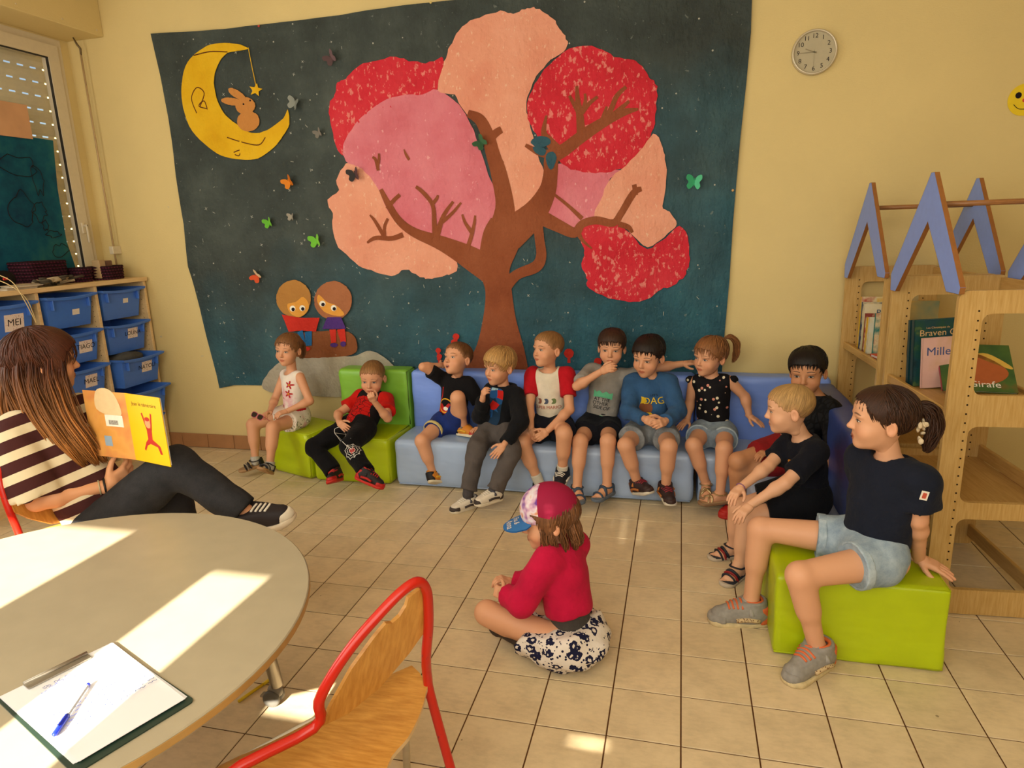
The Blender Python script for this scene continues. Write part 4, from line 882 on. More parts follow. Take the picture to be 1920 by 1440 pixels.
# ------------------------------------------------------------------ bookcases with blue gables
M_LILAC = plain('7f98de', 0.45, 0.4, var=0.04); M_EDGE = plain('94602f', 0.6, 0.3, var=0.1)
def bookcase(label, x0, y0, y1, x1, zs=0.815):
    t = thing('gabled_bookcase', label, 'bookcase', ((x0+x1)/2, (y0+y1)/2, 0), 'beech bookcases with blue gables'); W = x1-x0; ZP = 1.272; th = 0.02
    cuts = [(0.108, 0.405), (0.472, 0.772), (0.890, 1.190)]
    for (yy, sgn) in ((y0, 1), (y1-th, 1)):
        fr = ((x0, yy, 0), (1, 0, 0), (0, 0, 1), (0, 1, 0)); m = 0.082
        p = mk('end_panel', *slab(rrect(0, 0.004, W, ZP, 0.03, 5), [rrect(m, a, W-m, b_, 0.032, 5)[::-1] for a, b_ in cuts], fr, 0.0, th), M_BEECH, t)
        h = MB()
        for k in range(32):
            z = 0.13+k*0.0345
            for xx in (0.068, W-0.068):
                for q in (-0.0006, th-0.0004):
                    v, f = rbox((x0+xx-0.003, yy+q, z-0.003), (x0+xx+0.003, yy+q+0.001, z+0.003), 0.001, 1); h.add(v, f)
        h.build('peg_holes', M_HOLE, p)['kind'] = 'stuff'
    for z, dx in ((zs, 0.0), (0.44, 0.0)):
        mk('shelf_board', *rbox((x0+0.03, y0+th, z-0.018), (x1-0.03, y1-th, z), 0.002, 1), M_BEECH_H, t)
    for xx in (x0+0.012, x1-0.032):
        for z, hh in ((zs-0.006, 0.022), (0.455, 0.045), (0.06, 0.045)): mk('front_rail', *rbox((xx, y0+th, z-0.015), (xx+0.018, y1-th, z+hh), 0.003, 1), M_BEECH_H, t)
        if xx > (x0+x1)/2: mk('top_rail', *rbox((xx, y0+th, 1.19), (xx+0.018, y1-th, 1.262), 0.003, 1), M_BEECH_H, t)
        yc = (y0+y1)/2-0.02; hw = (y1-y0)/2+0.012
        A = [(-hw+0.01, 1.285), (-hw+0.02, 1.215), (-hw+0.075, 1.215), (0.0, 1.512), (hw-0.115, 1.262), (hw-0.015, 1.262), (hw-0.010, 1.285), (0.030, 1.672), (0.014, 1.694), (-0.014, 1.694), (-0.030, 1.672)]
        xo = x0-0.012 if xx < (x0+x1)/2 else x1-0.006
        fr = ((xo, yc, 0), (0, -1, 0), (0, 0, 1), (1, 0, 0)); gb = mk('gable', *slab(A, [], fr, 0.0, 0.018), M_LILAC, t)
        E_ = [np.array([xo+0.009, yc-a[0], a[1]]) for a in A]
        B = MB()
        for i in range(len(A)):
            p, q = np.array(A[i]), np.array(A[(i+1) % len(A)]); e = nrm(q-p); n_ = np.array([e[1], -e[0]])*0.0012
            B.add([(xo+s_*0.0181-0.00005, yc-(pt+n_)[0], (pt+n_)[1]) for s_ in (0, 1) for pt in (p, q)], [(0, 1, 3, 2)])
        B.build('gable_edge', M_EDGE, gb)
    yc = (y0+y1)/2
    mk('ridge_rod', *tube([(x0-0.004, yc, 1.575), (x1+0.01, yc, 1.575)], 0.011, 10), wood('rod_%s' % label[:5], '8a5a30', 'a87444'), t, True)
    return t
bookcase('beech bookcase with blue gable nearest the camera beside the cube', 0.906, 0.250, 0.905, 1.366).rotation_euler = (0, 0, 0.065)
bookcase('beech bookcase with blue gable farther back against the wall', 0.860, 0.955, 1.605, 1.320, 0.842).rotation_euler = (0, 0, 0.045)
def pict(name, cols, sc=18, seed=0.0):
    m, n = newmat(name, 0.4, 0.45); v = n.mapping(n.coord(), (1, 1, 1), (seed, seed*2, 0)); f = n.noise(v, sc, 3, 0.6)
    n.color(n.ramp(f, [(0.28+0.44*i/max(1, len(cols)-1), lin(c)) for i, c in enumerate(cols)])); return m
def book(label, o, u, v, nn, w_, h_, th, mats, title=None, group=None, cat='book'):
    """hardback: two boards, spine and page block; o = lower spine corner, u along the width, v up the cover, nn thickness"""
    o, u, v, nn = [np.asarray(q, float) for q in (o, u, v, nn)]; t = thing('book', label, cat, o, group); F_ = (o, u, v, nn); mc, msp = mats
    mk('front_cover', *prism([(0, 0), (w_, 0), (w_, h_), (0, h_)], F_, th-0.0022, th), mc, t); mk('back_cover', *prism([(0, 0), (w_, 0), (w_, h_), (0, h_)], F_, 0, 0.0022), mc, t)
    mk('spine', *prism([(-0.002, 0), (0.002, 0), (0.002, h_), (-0.002, h_)], F_, 0, th), msp, t); mk('pages', *prism([(0.002, 0.003), (w_-0.004, 0.003), (w_-0.004, h_-0.003), (0.002, h_-0.003)], F_, 0.0022, th-0.0022), M_PAP, t)
    return t, F_
SB = 0.817; SBF = 0.844
nx = np.array
# standing row in the near bookcase: covers turned towards the room
ym = 0.72; xa = 0.975
fr_u = nrm((0.93, -0.37, 0)); ly = nrm(np.cross((0, 0, 1), fr_u)); up = nrm((0.0, 0.0, 1.0))
def px_book(bl_, br, tl, Y, z0):
    pass
def lean(ang, u): return nrm(np.array([0, 0, 1.0])*math.cos(ang)+np.cross(np.array([0, 0, 1.0]), u)*(-math.sin(ang)))
M_DK = pict('cover_forest', ['0e2a30', '16414a', '1d4a3c', '6a7a3a'], 14); M_DKS = plain('12383f', 0.4, var=0.2, vs=60)
def upright_book(label, px, py, y, u, w_, h_, th, tilt, mats, title=None, tcol=None, tpos=(0.5, 0.8), tsize=0.03, off=0.0):
    o = at_y(px, py, y); o[2] = SB+0.001+off; nn = nrm(np.cross(np.array([0, 0, 1.0]), u))*-1.0; vv = nrm(np.array([0, 0, 1.0])*math.cos(tilt)+u*math.sin(tilt)*-1.0)
    uu = nrm(u*math.cos(tilt)+np.array([0, 0, 1.0])*math.sin(tilt)); o[2] += max(0, -uu[2]*w_)
    t, F_ = book(label, o, uu, vv, nn, w_, h_, th, mats)
    if title:
        for k, (s_, fx_, fy_, sz, m_) in enumerate(title):
            v2, ff = text2d(s_, sz); v2 = v2+np.array([w_*fx_, h_*fy_]); mk('cover_lettering', place2d(v2, F_, th+0.0006), ff, m_, t)
    return t
M_GOLD = plain('d8b07a', 0.5); M_WHITEP = plain('e8e0d4', 0.6); uN = nrm((0.96, 0.10, 0))
upright_book('dark teal hardback with gold title standing in the near bookcase', 1708, 705, 0.70, uN, 0.205, 0.285, 0.022, 0.06, (M_DK, M_DKS), [('Braven Oc', 0.5, 0.80, 0.038, M_GOLD), ('Les Chroniques de', 0.45, 0.88, 0.012, M_GOLD)])
upright_book('second dark green hardback behind the gold-titled one', 1700, 704, 0.735, uN, 0.20, 0.28, 0.020, 0.05, (M_DKS, M_DKS))
upright_book('pale pink picture book leaning before the teal hardback', 1727, 712, 0.655, uN, 0.21, 0.215, 0.010, 0.07, (pict('cover_pink', ['d8a8a0', 'e0b4aa', 'caa070'], 6), plain('dfb2a8', 0.5)), [('Mille', 0.3, 0.72, 0.05, plain('35508a', 0.5))])
# the giraffe book lies tilted in front
o = at_y(1768, 718, 0.56); o[2] = SB+0.012; uu = nrm((0.97, -0.12, 0.0)); vv = nrm((-0.10, 0.78, 0.62)); vv = nrm(vv-uu*(vv@uu)); nn = np.cross(uu, vv)
t, F_ = book('green and brown picture book lying tilted in the near bookcase', o, uu, vv, nn, 0.26, 0.25, 0.010, (pict('cover_giraffe', ['23381f', '35562a', '44622c', '8a4a28'], 7, 3.0), plain('9a3a4a', 0.5)))
for P, m_ in (([(0.06, 0.13), (0.12, 0.20), (0.20, 0.16), (0.24, 0.10), (0.20, 0.05), (0.12, 0.04), (0.08, 0.0), (0.22, 0.0), (0.10, 0.07)][:6], plain('a8582c', 0.45)), ([(0.13, 0.19), (0.18, 0.20), (0.25, 0.14), (0.25, 0.12), (0.19, 0.15)], plain('d0a848', 0.45))):
    V2, T = fill(smooth_poly(P, 4)); mk('cover_picture', place2d(V2, F_, 0.0104), T, m_, t)
v2, ff = text2d('Girafe', 0.045); mk('cover_lettering', place2d(v2+np.array([0.15, 0.035]), F_, 0.0110), ff, M_WHITEP, t)
# row of books in the far bookcase, backs along the far panel
cols = ['b53a2a', 'e0b23a', 'd8d0c0', '2f7d76', 'c94a2c', 'dfe0d8', '3a5a8c', 'e0a82c', '7a2f3a', 'd8c060']
lab = ['dark blue thin book at the left end of the far bookcase row', 'tall yellow book at the back of the far bookcase row', 'cream book with PE lettering in the far bookcase', 'red brown book with worn spine in the far bookcase', 'yellow book in front of the far bookcase row', 'thin white illustrated book in the far bookcase', 'green teal book leaning in the far bookcase', 'pale green spine at the front left of the far row']
spec = [(1600, 640, 1.44, 0.12, 0.25, 0.012, '2c3f5c'), (1607, 640, 1.47, 0.19, 0.275, 0.014, 'e0b020'), (1605, 640, 1.40, 0.185, 0.245, 0.012, 'dccfae'), (1607, 645, 1.36, 0.10, 0.20, 0.014, '8a3020'), (1609, 648, 1.32, 0.085, 0.185, 0.012, 'dfae2c'), (1625, 648, 1.29, 0.12, 0.19, 0.010, 'd8d2bc'), (1636, 648, 1.25, 0.12, 0.215, 0.012, '2f8078'), (1598, 642, 1.37, 0.06, 0.155, 0.012, 'b0b070')]
for i, (px, py, y, w_, h_, th, c) in enumerate(spec):
    o = at_y(px, py, y); o[2] = SBF+0.001; o[0] = max(o[0], 0.905); t, F_ = book(lab[i], o, nrm((1, -0.12, 0)), (0, 0, 1), nrm((-0.12, -1, 0)), w_, h_, th, (pict('cover_far_%d' % i, [c, c, 'd9c9a0', 'b0503a'], 12, i*1.7), plain(c, 0.45)), group='books in the far bookcase')
    if i == 2: v2, ff = text2d('PETIT', 0.042); mk('cover_lettering', place2d(v2+np.array([0.11, 0.20]), F_, th+0.0006), ff, plain('1f4a6a', 0.5), t)
o = np.array([0.905, 1.20, SBF+0.001]); book('orange book lying flat at the front of the far shelf', o, nrm((0.25, -1, 0)), nrm((1, 0.25, 0)), (0, 0, 1), 0.17, 0.12, 0.016, (plain('d8481c', 0.45), plain('d8481c', 0.45)))
o = np.array([1.10, 1.40, SBF+0.001]); book('yellow and teal book standing behind the gable in the far bookcase', o, nrm((1, -0.1, 0)), (0, 0, 1), nrm((-0.1, -1, 0)), 0.15, 0.26, 0.012, (pict('cover_back', ['e0a830', '2f8078'], 5), plain('2c4f74', 0.45)))
# ------------------------------------------------------------------ red tube chairs
M_REDP = None
def redpaint():
    m, n = newmat('chipped_red_enamel', 0.28, 0.5); v = n.coord(); f = n.noise(v, 30, 4, 0.7)
    n.color(n.mix(n.ramp(f, [(0.66, (0, 0, 0)), (0.70, (1, 1, 1))]), lin('bf1d10'), lin('4a2a38'))); return m
M_REDP = redpaint(); M_CPLY = wood('chair_plywood', 'b57a34', 'cf9648', (3, 20, 3), 0.35, 6); M_CEDGE = plain('d9b88a', 0.6)
CZ = 0.40
A_, B_ = at_z(413, 1428, CZ), at_z(735, 1258, CZ); rp = at_z(803, 1290, CZ); e1 = nrm(B_-A_); mid = (A_+B_)/2; e1[2] = 0
fd = np.array([-e1[1], e1[0], 0]); fd = fd if fd@np.array([-1, 0.5, 0]) > 0 else -fd
def loc2(p): d = p-mid; return (d@e1, d@fd)
Rr = loc2(rp); SP = [loc2(at_z(x, y, CZ)) for x, y in ((735, 1258), (797, 1286), (799, 1305), (788, 1342), (765, 1385), (735, 1418))]
SP = SP+[(0.0, SP[-1][1]-0.045)]+[(-x, y) for x, y in SP[::-1]]
ch = thing('tube_chair', 'wooden school chair with chipped red tube frame beside the round table', 'chair', (mid[0]-fd[0]*0.15, mid[1]-fd[1]*0.15, 0), 'red tube school chairs')
FC = (mid, e1, fd, np.array([0, 0, 1.0]))
V2, T = fill(smooth_poly(SP, 3), (), 0.03); hw = abs(SP[0][0])
zc = 0.0+0.010*(V2[:, 0]/hw)**2-0.018*np.maximum(0, (V2[:, 1]+0.05)/0.05)**2*(V2[:, 1] > -0.05); P3 = place2d(V2, FC)+np.stack([0*zc, 0*zc, zc], 1); k = len(P3)
seat = mk('seat', np.concatenate([P3, P3-np.array([0, 0, 0.011])]), T+[[i+k for i in q[::-1]] for q in T]+[], M_CPLY, ch, True)
ed = {}
for q in T:
    for i in range(3): ed[(q[i], q[(i+1) % 3])] = 1
mk('seat_edge', np.concatenate([P3, P3-np.array([0, 0, 0.011])]), [(i, j, j+k, i+k)[::-1] for (i, j) in ed if (j, i) not in ed], M_CEDGE, seat)
lp = place2d([(-Rr[0], Rr[1])], FC)[0]; rp = place2d([Rr], FC)[0]; bd = -fd; pn_ = nrm(np.cross(rp-lp, nrm(bd*math.sin(0.20)+np.array([0, 0, 1])*math.cos(0.20))))
def onpl(x, y, off=0.0): d = ray(x, y); return CAM+d*(((rp+bd*off-CAM)@pn_)/(d@pn_))
hoop = [onpl(*q) for q in ((588, 1365), (598, 1315), (625, 1262), (665, 1205), (710, 1153), (752, 1110), (783, 1091), (799, 1105), (803, 1140), (803, 1180), (799, 1230))]
bl_ = lp*np.array([1, 1, 0])-fd*0.10-e1*0.03; br_ = rp*np.array([1, 1, 0])-fd*0.10+e1*0.03
hp = [bl_, lp+(bl_-lp)*0.12]+[lp+np.array([0, 0, 0.06])]+hoop+[rp+np.array([0, 0, 0.03]), rp+(br_-rp)*0.12, br_]
mk('back_frame', *tube(smooth_poly(hp, 4, False), 0.0125, 10), M_REDP, ch, True)
pan = [onpl(x, y, -0.012) for x, y in ((603, 1357), (618, 1322), (658, 1250), (700, 1192), (722, 1166), (734, 1165), (748, 1152), (760, 1133), (764, 1118), (786, 1101), (797, 1112), (798, 1150), (795, 1180), (765, 1222), (712, 1284), (650, 1335))]
wv = nrm(rp-lp); uv = np.cross(pn_, wv); p2 = [((p-rp)@wv, (p-rp)@uv) for p in pan]; FB = (rp+bd*-0.012, wv, uv, pn_)
mk('backrest', *slab(p2, [], (np.array(FB[0]), wv, uv, pn_), -0.005, 0.005), M_CPLY, ch)
mk('front_frame', *tube([lp*np.array([1, 1, 0])+fd*0.18-e1*0.02, lp+fd*0.12-np.array([0, 0, 0.02]), rp+fd*0.12-np.array([0, 0, 0.02]), rp*np.array([1, 1, 0])+fd*0.18+e1*0.02], 0.0115, 8), plain('d8cdb8', 0.4), ch, True)
for (a, b2) in ((lp-np.array([0, 0, 0.02]), lp+fd*0.12-np.array([0, 0, 0.02])), (rp-np.array([0, 0, 0.02]), rp+fd*0.12-np.array([0, 0, 0.02]))): mk('side_rail', *tube([a, b2], 0.011, 8), M_REDP, ch, True)
for x, y in ((470, 1423), (762, 1287)):
    q = at_z(x, y, CZ+0.004); mk('screw', *lathe([(0.006, -0.004), (0.0055, 0.001), (0.002, 0.0025)], q, 10), M_STEEL, seat, True)
# ------------------------------------------------------------------ people
DBG = []
def reach(a, px, L, sgn=-1):
    """point on the pixel's ray at distance L from a (nearest point of the ray if it is too far)"""
    d = ray(*px); d = d/np.linalg.norm(d); m = CAM-np.asarray(a); b = m@d; c = m@m-L*L; q = b*b-c
    t = -b+(sgn*math.sqrt(q) if q > 0 else 0); p = CAM+t*d
    if q <= 0: DBG.append('clamp %s %.3f>%.3f' % (px, np.linalg.norm(p-a), L)); p = a+nrm(p-a)*L
    return p
def rotm(yaw, pitch, roll):
    """columns right, forward, up of a head or body; yaw 0 looks to -y, positive turns towards -x"""
    f = np.array([-math.sin(yaw)*math.cos(pitch), -math.cos(yaw)*math.cos(pitch), math.sin(pitch)])
    r = nrm(np.cross(f, [0, 0, 1.0])); u = np.cross(r, f); c, s = math.cos(roll), math.sin(roll)
    return np.stack([c*r+s*u, f, -s*r+c*u], 1)
def hair_line(bang=0.0, nape=0.0, side=0.0):
    A = np.radians([0, 35, 55, 75, 95, 115, 140, 180]); Z = np.array([0.064-bang, 0.058-bang, 0.030-bang*0.4, 0.000-side, 0.010-side*1.5, -0.014-side, -0.046-nape, -0.056-nape])
    return lambda th: np.interp(np.abs(th), A, Z)
CC = np.array([0, -0.012, 0.030]); CRd = np.array([0.0735, 0.0905, 0.0755])
_HEAD = {}
def head_mesh(kind):
    if kind in _HEAD: return _HEAD[kind]
    s = Sdf(); ad = kind == 'adult'
    s.ell(CC, CRd, k=0); s.ell((0, 0.030, 0.030), (0.060, 0.053, 0.058), k=0.03)
    s.ell((0, 0.026, -0.032), (0.057, 0.056, 0.060), k=0.03); s.ell((0, 0.036, -0.064), (0.040, 0.042, 0.034), k=0.03); s.ell((0, 0.064, -0.087), (0.016, 0.014, 0.012), k=0.022)
    for x in (-1, 1):
        s.ell((x*0.034, 0.052, -0.036), (0.027, 0.026, 0.024) if not ad else (0.022, 0.022, 0.022), k=0.02)
        s.ell((x*0.031, 0.092, 0.0), (0.016, 0.0125, 0.0095), k=0.014, mode='sub'); s.ell((x*0.030, 0.0655, -0.001), (0.0150, 0.0150, 0.0135), k=0.004)
        s.ell((x*0.030, 0.074, 0.017), (0.020, 0.010, 0.006), k=0.012)
        R = rotm(0, 0, 0); a = x*0.30; Re = np.array([[math.cos(a), -math.sin(a), 0], [math.sin(a), math.cos(a), 0], [0, 0, 1]])
        s.ell((x*0.0765, -0.010, -0.012), (0.0075, 0.0165, 0.0265), Re, k=0.006); s.ell((x*0.0850, -0.005, -0.010), (0.0085, 0.0105, 0.0175), Re, k=0.004, mode='sub')
        s.ell((x*0.0085, 0.0865, -0.0295), (0.0072, 0.0075, 0.0062), k=0.005)
    s.cone((0, 0.080, 0.006), (0, 0.0945, -0.024), 0.0065, 0.0088, k=0.010); s.ell((0, 0.0965, -0.026), (0.0085, 0.008, 0.0075), k=0.006)
    s.cone((-0.015, 0.077, -0.0535), (0.015, 0.077, -0.0535), 0.0048, 0.0048, k=0.008); s.ell((0, 0.0805, -0.0530), (0.012, 0.007, 0.0048), k=0.006); s.ell((0, 0.0795, -0.0625), (0.0125, 0.007, 0.0055), k=0.006)
    s.cone((0, -0.012, -0.05), (0, -0.018, -0.094), 0.037, 0.026, k=0.03)
    V, Q = s.mesh(0.0030); bv = bvhtree.BVHTree.FromPolygons(V.tolist(), Q.tolist()); _HEAD[kind] = (V, Q, bv); return _HEAD[kind]
def face_project(bv, V2, off):
    out = []
    for x, z in V2:
        h = bv.ray_cast(Vector((x, 0.25, z)), Vector((0, -1, 0)))
        out.append((x, (h[0].y if h[0] else 0.05)+off, z))
    return np.array(out)
def build_head(kind, skin, brow, iris, gaze=(0, 0), mouth='closed', lip=(0.62, 0.25, 0.20)):
    """head with eyes, brows and lips in head space -> verts, faces, colours"""
    V, Q, bv = head_mesh(kind); C = np.tile(np.array(skin), (len(V), 1))
    for cx in (-0.038, 0.038):
        d = np.exp(-(((V[:, 0]-cx)/0.022)**2+((V[:, 1]-0.07)/0.03)**2+((V[:, 2]+0.034)/0.020)**2)); C = C*(1-0.35*d[:, None])+0.35*d[:, None]*np.array([skin[0]*1.02, skin[1]*0.72, skin[2]*0.66])
    ear = np.clip((np.abs(V[:, 0])-0.070)/0.010, 0, 1)*0.4; C = C*(1-ear[:, None])+ear[:, None]*np.array([skin[0], skin[1]*0.78, skin[2]*0.72])
    ns = np.exp(-((V[:, 0]/0.012)**2+((V[:, 1]-0.098)/0.012)**2+((V[:, 2]+0.027)/0.010)**2))*0.25; C = C*(1-ns[:, None])+ns[:, None]*np.array([skin[0], skin[1]*0.75, skin[2]*0.7])
    vs = [V]; fs = [list(q) for q in Q.tolist()]; cs = [C]; n = [len(V)]
    def add(v2, ff, col, off):
        p = face_project(bv, v2, off); vs.append(p); fs.extend([[i+n[0] for i in q] for q in ff]); cs.append(np.tile(np.array(col), (len(p), 1))); n[0] += len(p)
    def poly(P, col, off, step=None): v2, T = fill(P, (), step); add(v2, T, col, off)
    dark = tuple(b*0.35 for b in brow)
    for x in (-1, 1):
        ex = x*0.0305; w, hu, hl = 0.0138, 0.0058, 0.0044
        up_ = [(ex+x*(-w+2*w*t), -0.001+hu*(math.sin(math.pi*t)**0.8)+0.0012*t) for t in np.linspace(0, 1, 9)]; lo_ = [(ex+x*(-w+2*w*t), -0.001-hl*math.sin(math.pi*t)+0.0012*t) for t in np.linspace(0, 1, 9)]
        alm = up_+lo_[-2:0:-1]; poly(alm if x > 0 else alm[::-1], (0.66, 0.60, 0.54), 0.0010, 0.005)
        ix, iz = ex+gaze[0], 0.0002+gaze[1]; zmax = lambda px: 1.0
        def clip(P): return [(p[0], min(max(p[1], -0.0048), 0.0052)) for p in P]
        poly(clip(disc(ix, iz, 0.0062, 0.0062, 14)), iris, 0.0016); poly(clip(disc(ix, iz, 0.0030, 0.0030, 10)), (0.008, 0.006, 0.006), 0.0020); poly(disc(ix-0.0018, iz+0.002, 0.0010, 0.0010, 6), (0.8, 0.8, 0.8), 0.0024)
        v2, ff = stroke(up_, [0.0012, 0.0020, 0.0024, 0.0026, 0.0026, 0.0026, 0.0026, 0.0024, 0.0016]); add(v2, ff if x < 0 else [q[::-1] for q in ff], tuple(0.5*d+0.02 for d in dark), 0.0022)
        v2, ff = stroke(lo_, 0.0010); add(v2, ff, tuple(s_*0.55 for s_ in skin), 0.0014)
        v2, ff = stroke([(ex+x*(-0.011+0.024*t), 0.0095+0.002*math.sin(math.pi*t)) for t in np.linspace(0, 1, 7)], 0.0010); add(v2, ff, tuple(s_*0.62 for s_ in skin), 0.0006)
        v2, ff = stroke([(ex+x*(-0.016+0.034*t), 0.0195+0.0055*math.sin(math.pi*(0.15+0.75*t))) for t in np.linspace(0, 1, 8)], [0.0030, 0.0046, 0.0050, 0.0050, 0.0046, 0.0040, 0.0030, 0.0014]); add(v2, ff, tuple(0.55*b_+0.45*s_*0.6 for b_, s_ in zip(brow, skin)), 0.0008)
        poly(disc(x*0.0060, -0.0335, 0.0026, 0.0016, 8), tuple(s_*0.25 for s_ in skin), 0.0008)
    if mouth == 'open':
        poly(smooth_poly([(-0.017, -0.056), (-0.007, -0.0495), (0, -0.051), (0.007, -0.0495), (0.017, -0.056), (0.010, -0.068), (0, -0.0715), (-0.010, -0.068)], 3), lip, 0.0010, 0.006); poly(smooth_poly([(-0.012, -0.0565), (0, -0.0535), (0.012, -0.0565), (0.007, -0.0645), (0, -0.0665), (-0.007, -0.0645)], 3), (0.10, 0.015, 0.012), 0.0022, 0.006)
        poly([(-0.007, -0.0555), (0.007, -0.0555), (0.006, -0.0578), (-0.006, -0.0578)], (0.6, 0.55, 0.48), 0.0030)
    else:
        poly(smooth_poly([(-0.0185, -0.0575), (-0.007, -0.0500), (0, -0.0518), (0.007, -0.0500), (0.0185, -0.0575), (0.010, -0.0645), (0, -0.0675), (-0.010, -0.0645)], 3), lip, 0.0010, 0.006)
        v2, ff = stroke([(-0.019+0.038*t, -0.0575+0.0014*math.cos(6.28*t)*(0.5)) for t in np.linspace(0, 1, 9)], 0.0013); add(v2, ff, tuple(l*0.35 for l in lip), 0.0022)
    return np.concatenate(vs), fs, np.concatenate(cs)
def hair_R(d, t): return 1/np.sqrt((d[..., 0]/(CRd[0]+t))**2+(d[..., 1]/(CRd[1]+t))**2+(d[..., 2]/(CRd[2]+t))**2)
def build_hair(seed, col, t_top=0.010, t_side=0.006, bang=0.0, nape=0.0, side=0.0, locks=140, L=0.05, fringe=0.0, lift=0.002, part=None, guides=(), wid=0.0028, cvar=0.22, tip=None, sweep=(0, 0), fade=None):
    """hair cap following the skull plus tapered locks; guides = [(points, radius, n_strands, strand_radius)] in head space"""
    g = np.random.default_rng(seed); hl = hair_line(bang, nape, side); s = Sdf()
    def cap(X, Y, Z):
        px, py, pz = X-CC[0], Y-CC[1], Z-CC[2]; f = np.clip((pz+0.02)/0.08, 0, 1); t = t_side+(t_top-t_side)*f
        def el(c, r):
            a = [(X-c[0])/r[0], (Y-c[1])/r[1], (Z-c[2])/r[2]]; k0 = np.sqrt(a[0]**2+a[1]**2+a[2]**2); k1 = np.sqrt((a[0]/r[0])**2+(a[1]/r[1])**2+(a[2]/r[2])**2); return k0*(k0-1)/np.maximum(k1, 1e-6)
        d = el(CC, CRd)
        for c_, r_ in (((0, 0.030, 0.030), (0.060, 0.053, 0.058)), ((0, 0.026, -0.032), (0.057, 0.056, 0.060))):
            e = el(c_, r_); h_ = np.maximum(0.03-np.abs(d-e), 0)/0.03; d = np.minimum(d, e)-h_*h_*0.0075
        d = d-t
        th = np.arctan2(X, Y+0.0); jag = 0.0035*np.sin(X*420+1.7*np.sin(Y*260))+0.0025*np.sin(Y*390+X*130)
        return np.maximum(d, (hl(th)-Z)+jag)
    s.add(cap, CC-CRd-0.03, CC+CRd+0.03); V, Q = s.mesh(0.0034)
    P = [V]; F = [list(q) for q in Q.tolist()]; nn = len(V); sh = 1+0.14*np.sin(V[:, 0]*300+V[:, 1]*120)*np.sin(V[:, 1]*210+V[:, 2]*90)
    C = [np.clip(np.array(col)*(0*sh[:, None]+1), 0, 1)]; crown = nrm([0.1, -0.35, 1.0])
    if fade is not None:
        u_ = np.clip(1-(V[:, 2]-hl(np.arctan2(V[:, 0], V[:, 1])))/0.034, 0, 1)[:, None]*0.62*np.clip(1.2-V[:, 1:2]*9, 0.35, 1); C[0] = C[0]*(1-u_)+np.array(fade)*u_
    c1 = nrm(np.cross(crown, [0, 1, 0])); c2 = np.cross(crown, c1); D = V-CC; th_ = np.arctan2(D@c1, D@c2)+0.12*np.sin(9*np.linalg.norm(D, axis=1)*8); HV = [np.stack([np.cos(th_)*7, np.sin(th_)*7, (D@crown)*7], 1)]
    k = 0; tries = 0
    while k < locks and tries < locks*8:
        tries += 1; d = nrm(g.normal(size=3)); 
        if d[2] < -0.55: continue
        p = CC+d*hair_R(d, t_side); th = math.atan2(p[0], p[1])
        if p[2] < hl(th)+0.004: continue
        pts = []; dd = d.copy(); ln = L*g.uniform(0.7, 1.2)*(0.55+0.45*max(0, d[2])); st = ln/4/0.085
        tw_ = g.normal(size=3)*0.09
        for i in range(5):
            f_ = np.clip((dd[2]*0.1+0.02)/0.08, 0, 1); t = t_side+(t_top-t_side)*f_+0.0004+lift*math.sin(i/4*2.6); pts.append(CC+dd*hair_R(dd, t))
            tg = dd*(crown@dd)-crown+tw_+np.array([sweep[0], sweep[1]+fringe*max(0, d[1]), 0]); tg = nrm(tg-dd*(tg@dd)); dd = nrm(dd+tg*st)
        r0 = wid*g.uniform(0.6, 1.2); v, f = tube(pts, [r0*0.6, r0, r0, r0*0.7, r0*0.12], 4, flat=0.35, up=d); HV.append(np.tile(g.uniform(-9, 9, 3), (len(v), 1))); P.append(v); F += [[i+nn for i in q] for q in f]; nn += len(v)
        b = 1+g.uniform(-cvar, cvar); C.append(np.tile(np.clip(np.array(col)*b, 0, 1), (len(v), 1))); k += 1
    for (pts, rad, ns, sr) in guides:
        S = smooth_poly(np.array(pts, float), 4, False); m = len(S); rad = np.interp(np.linspace(0, 1, m), np.linspace(0, 1, len(rad)), rad)
        for q in range(ns):
            o = g.normal(size=3); o = nrm(o)*math.sqrt(g.uniform(0.05, 1)); wob = g.uniform(0, 6.28); am = g.uniform(0.2, 0.8)
            pp = [S[i]+o*rad[i]+0.004*am*np.array([math.sin(i*0.9+wob), math.cos(i*0.8+wob), 0]) for i in range(m)]
            rr = sr*g.uniform(0.6, 1.2)*np.concatenate([np.linspace(0.6, 1, m//3), np.ones(m-m//3-m//3), np.linspace(1, 0.2, m//3)]); v, f = tube(pp, rr, 5); HV.append(np.tile(g.uniform(-9, 9, 3), (len(v), 1))); P.append(v); F += [[i+nn for i in z] for z in f]; nn += len(v)
            b = 1+g.uniform(-cvar, cvar); c = np.tile(np.array(col)*b, (len(v), 1))
            if tip is not None:
                u = np.clip((np.repeat(np.arange(m), 5)/(m-1)-0.25)/0.5, 0, 1)[:, None]; c = c*(1-u)+np.array(tip)*b*u
            C.append(np.clip(c, 0, 1))
    return np.concatenate(P), F, np.concatenate(C), np.concatenate(HV)
_HAND = {}
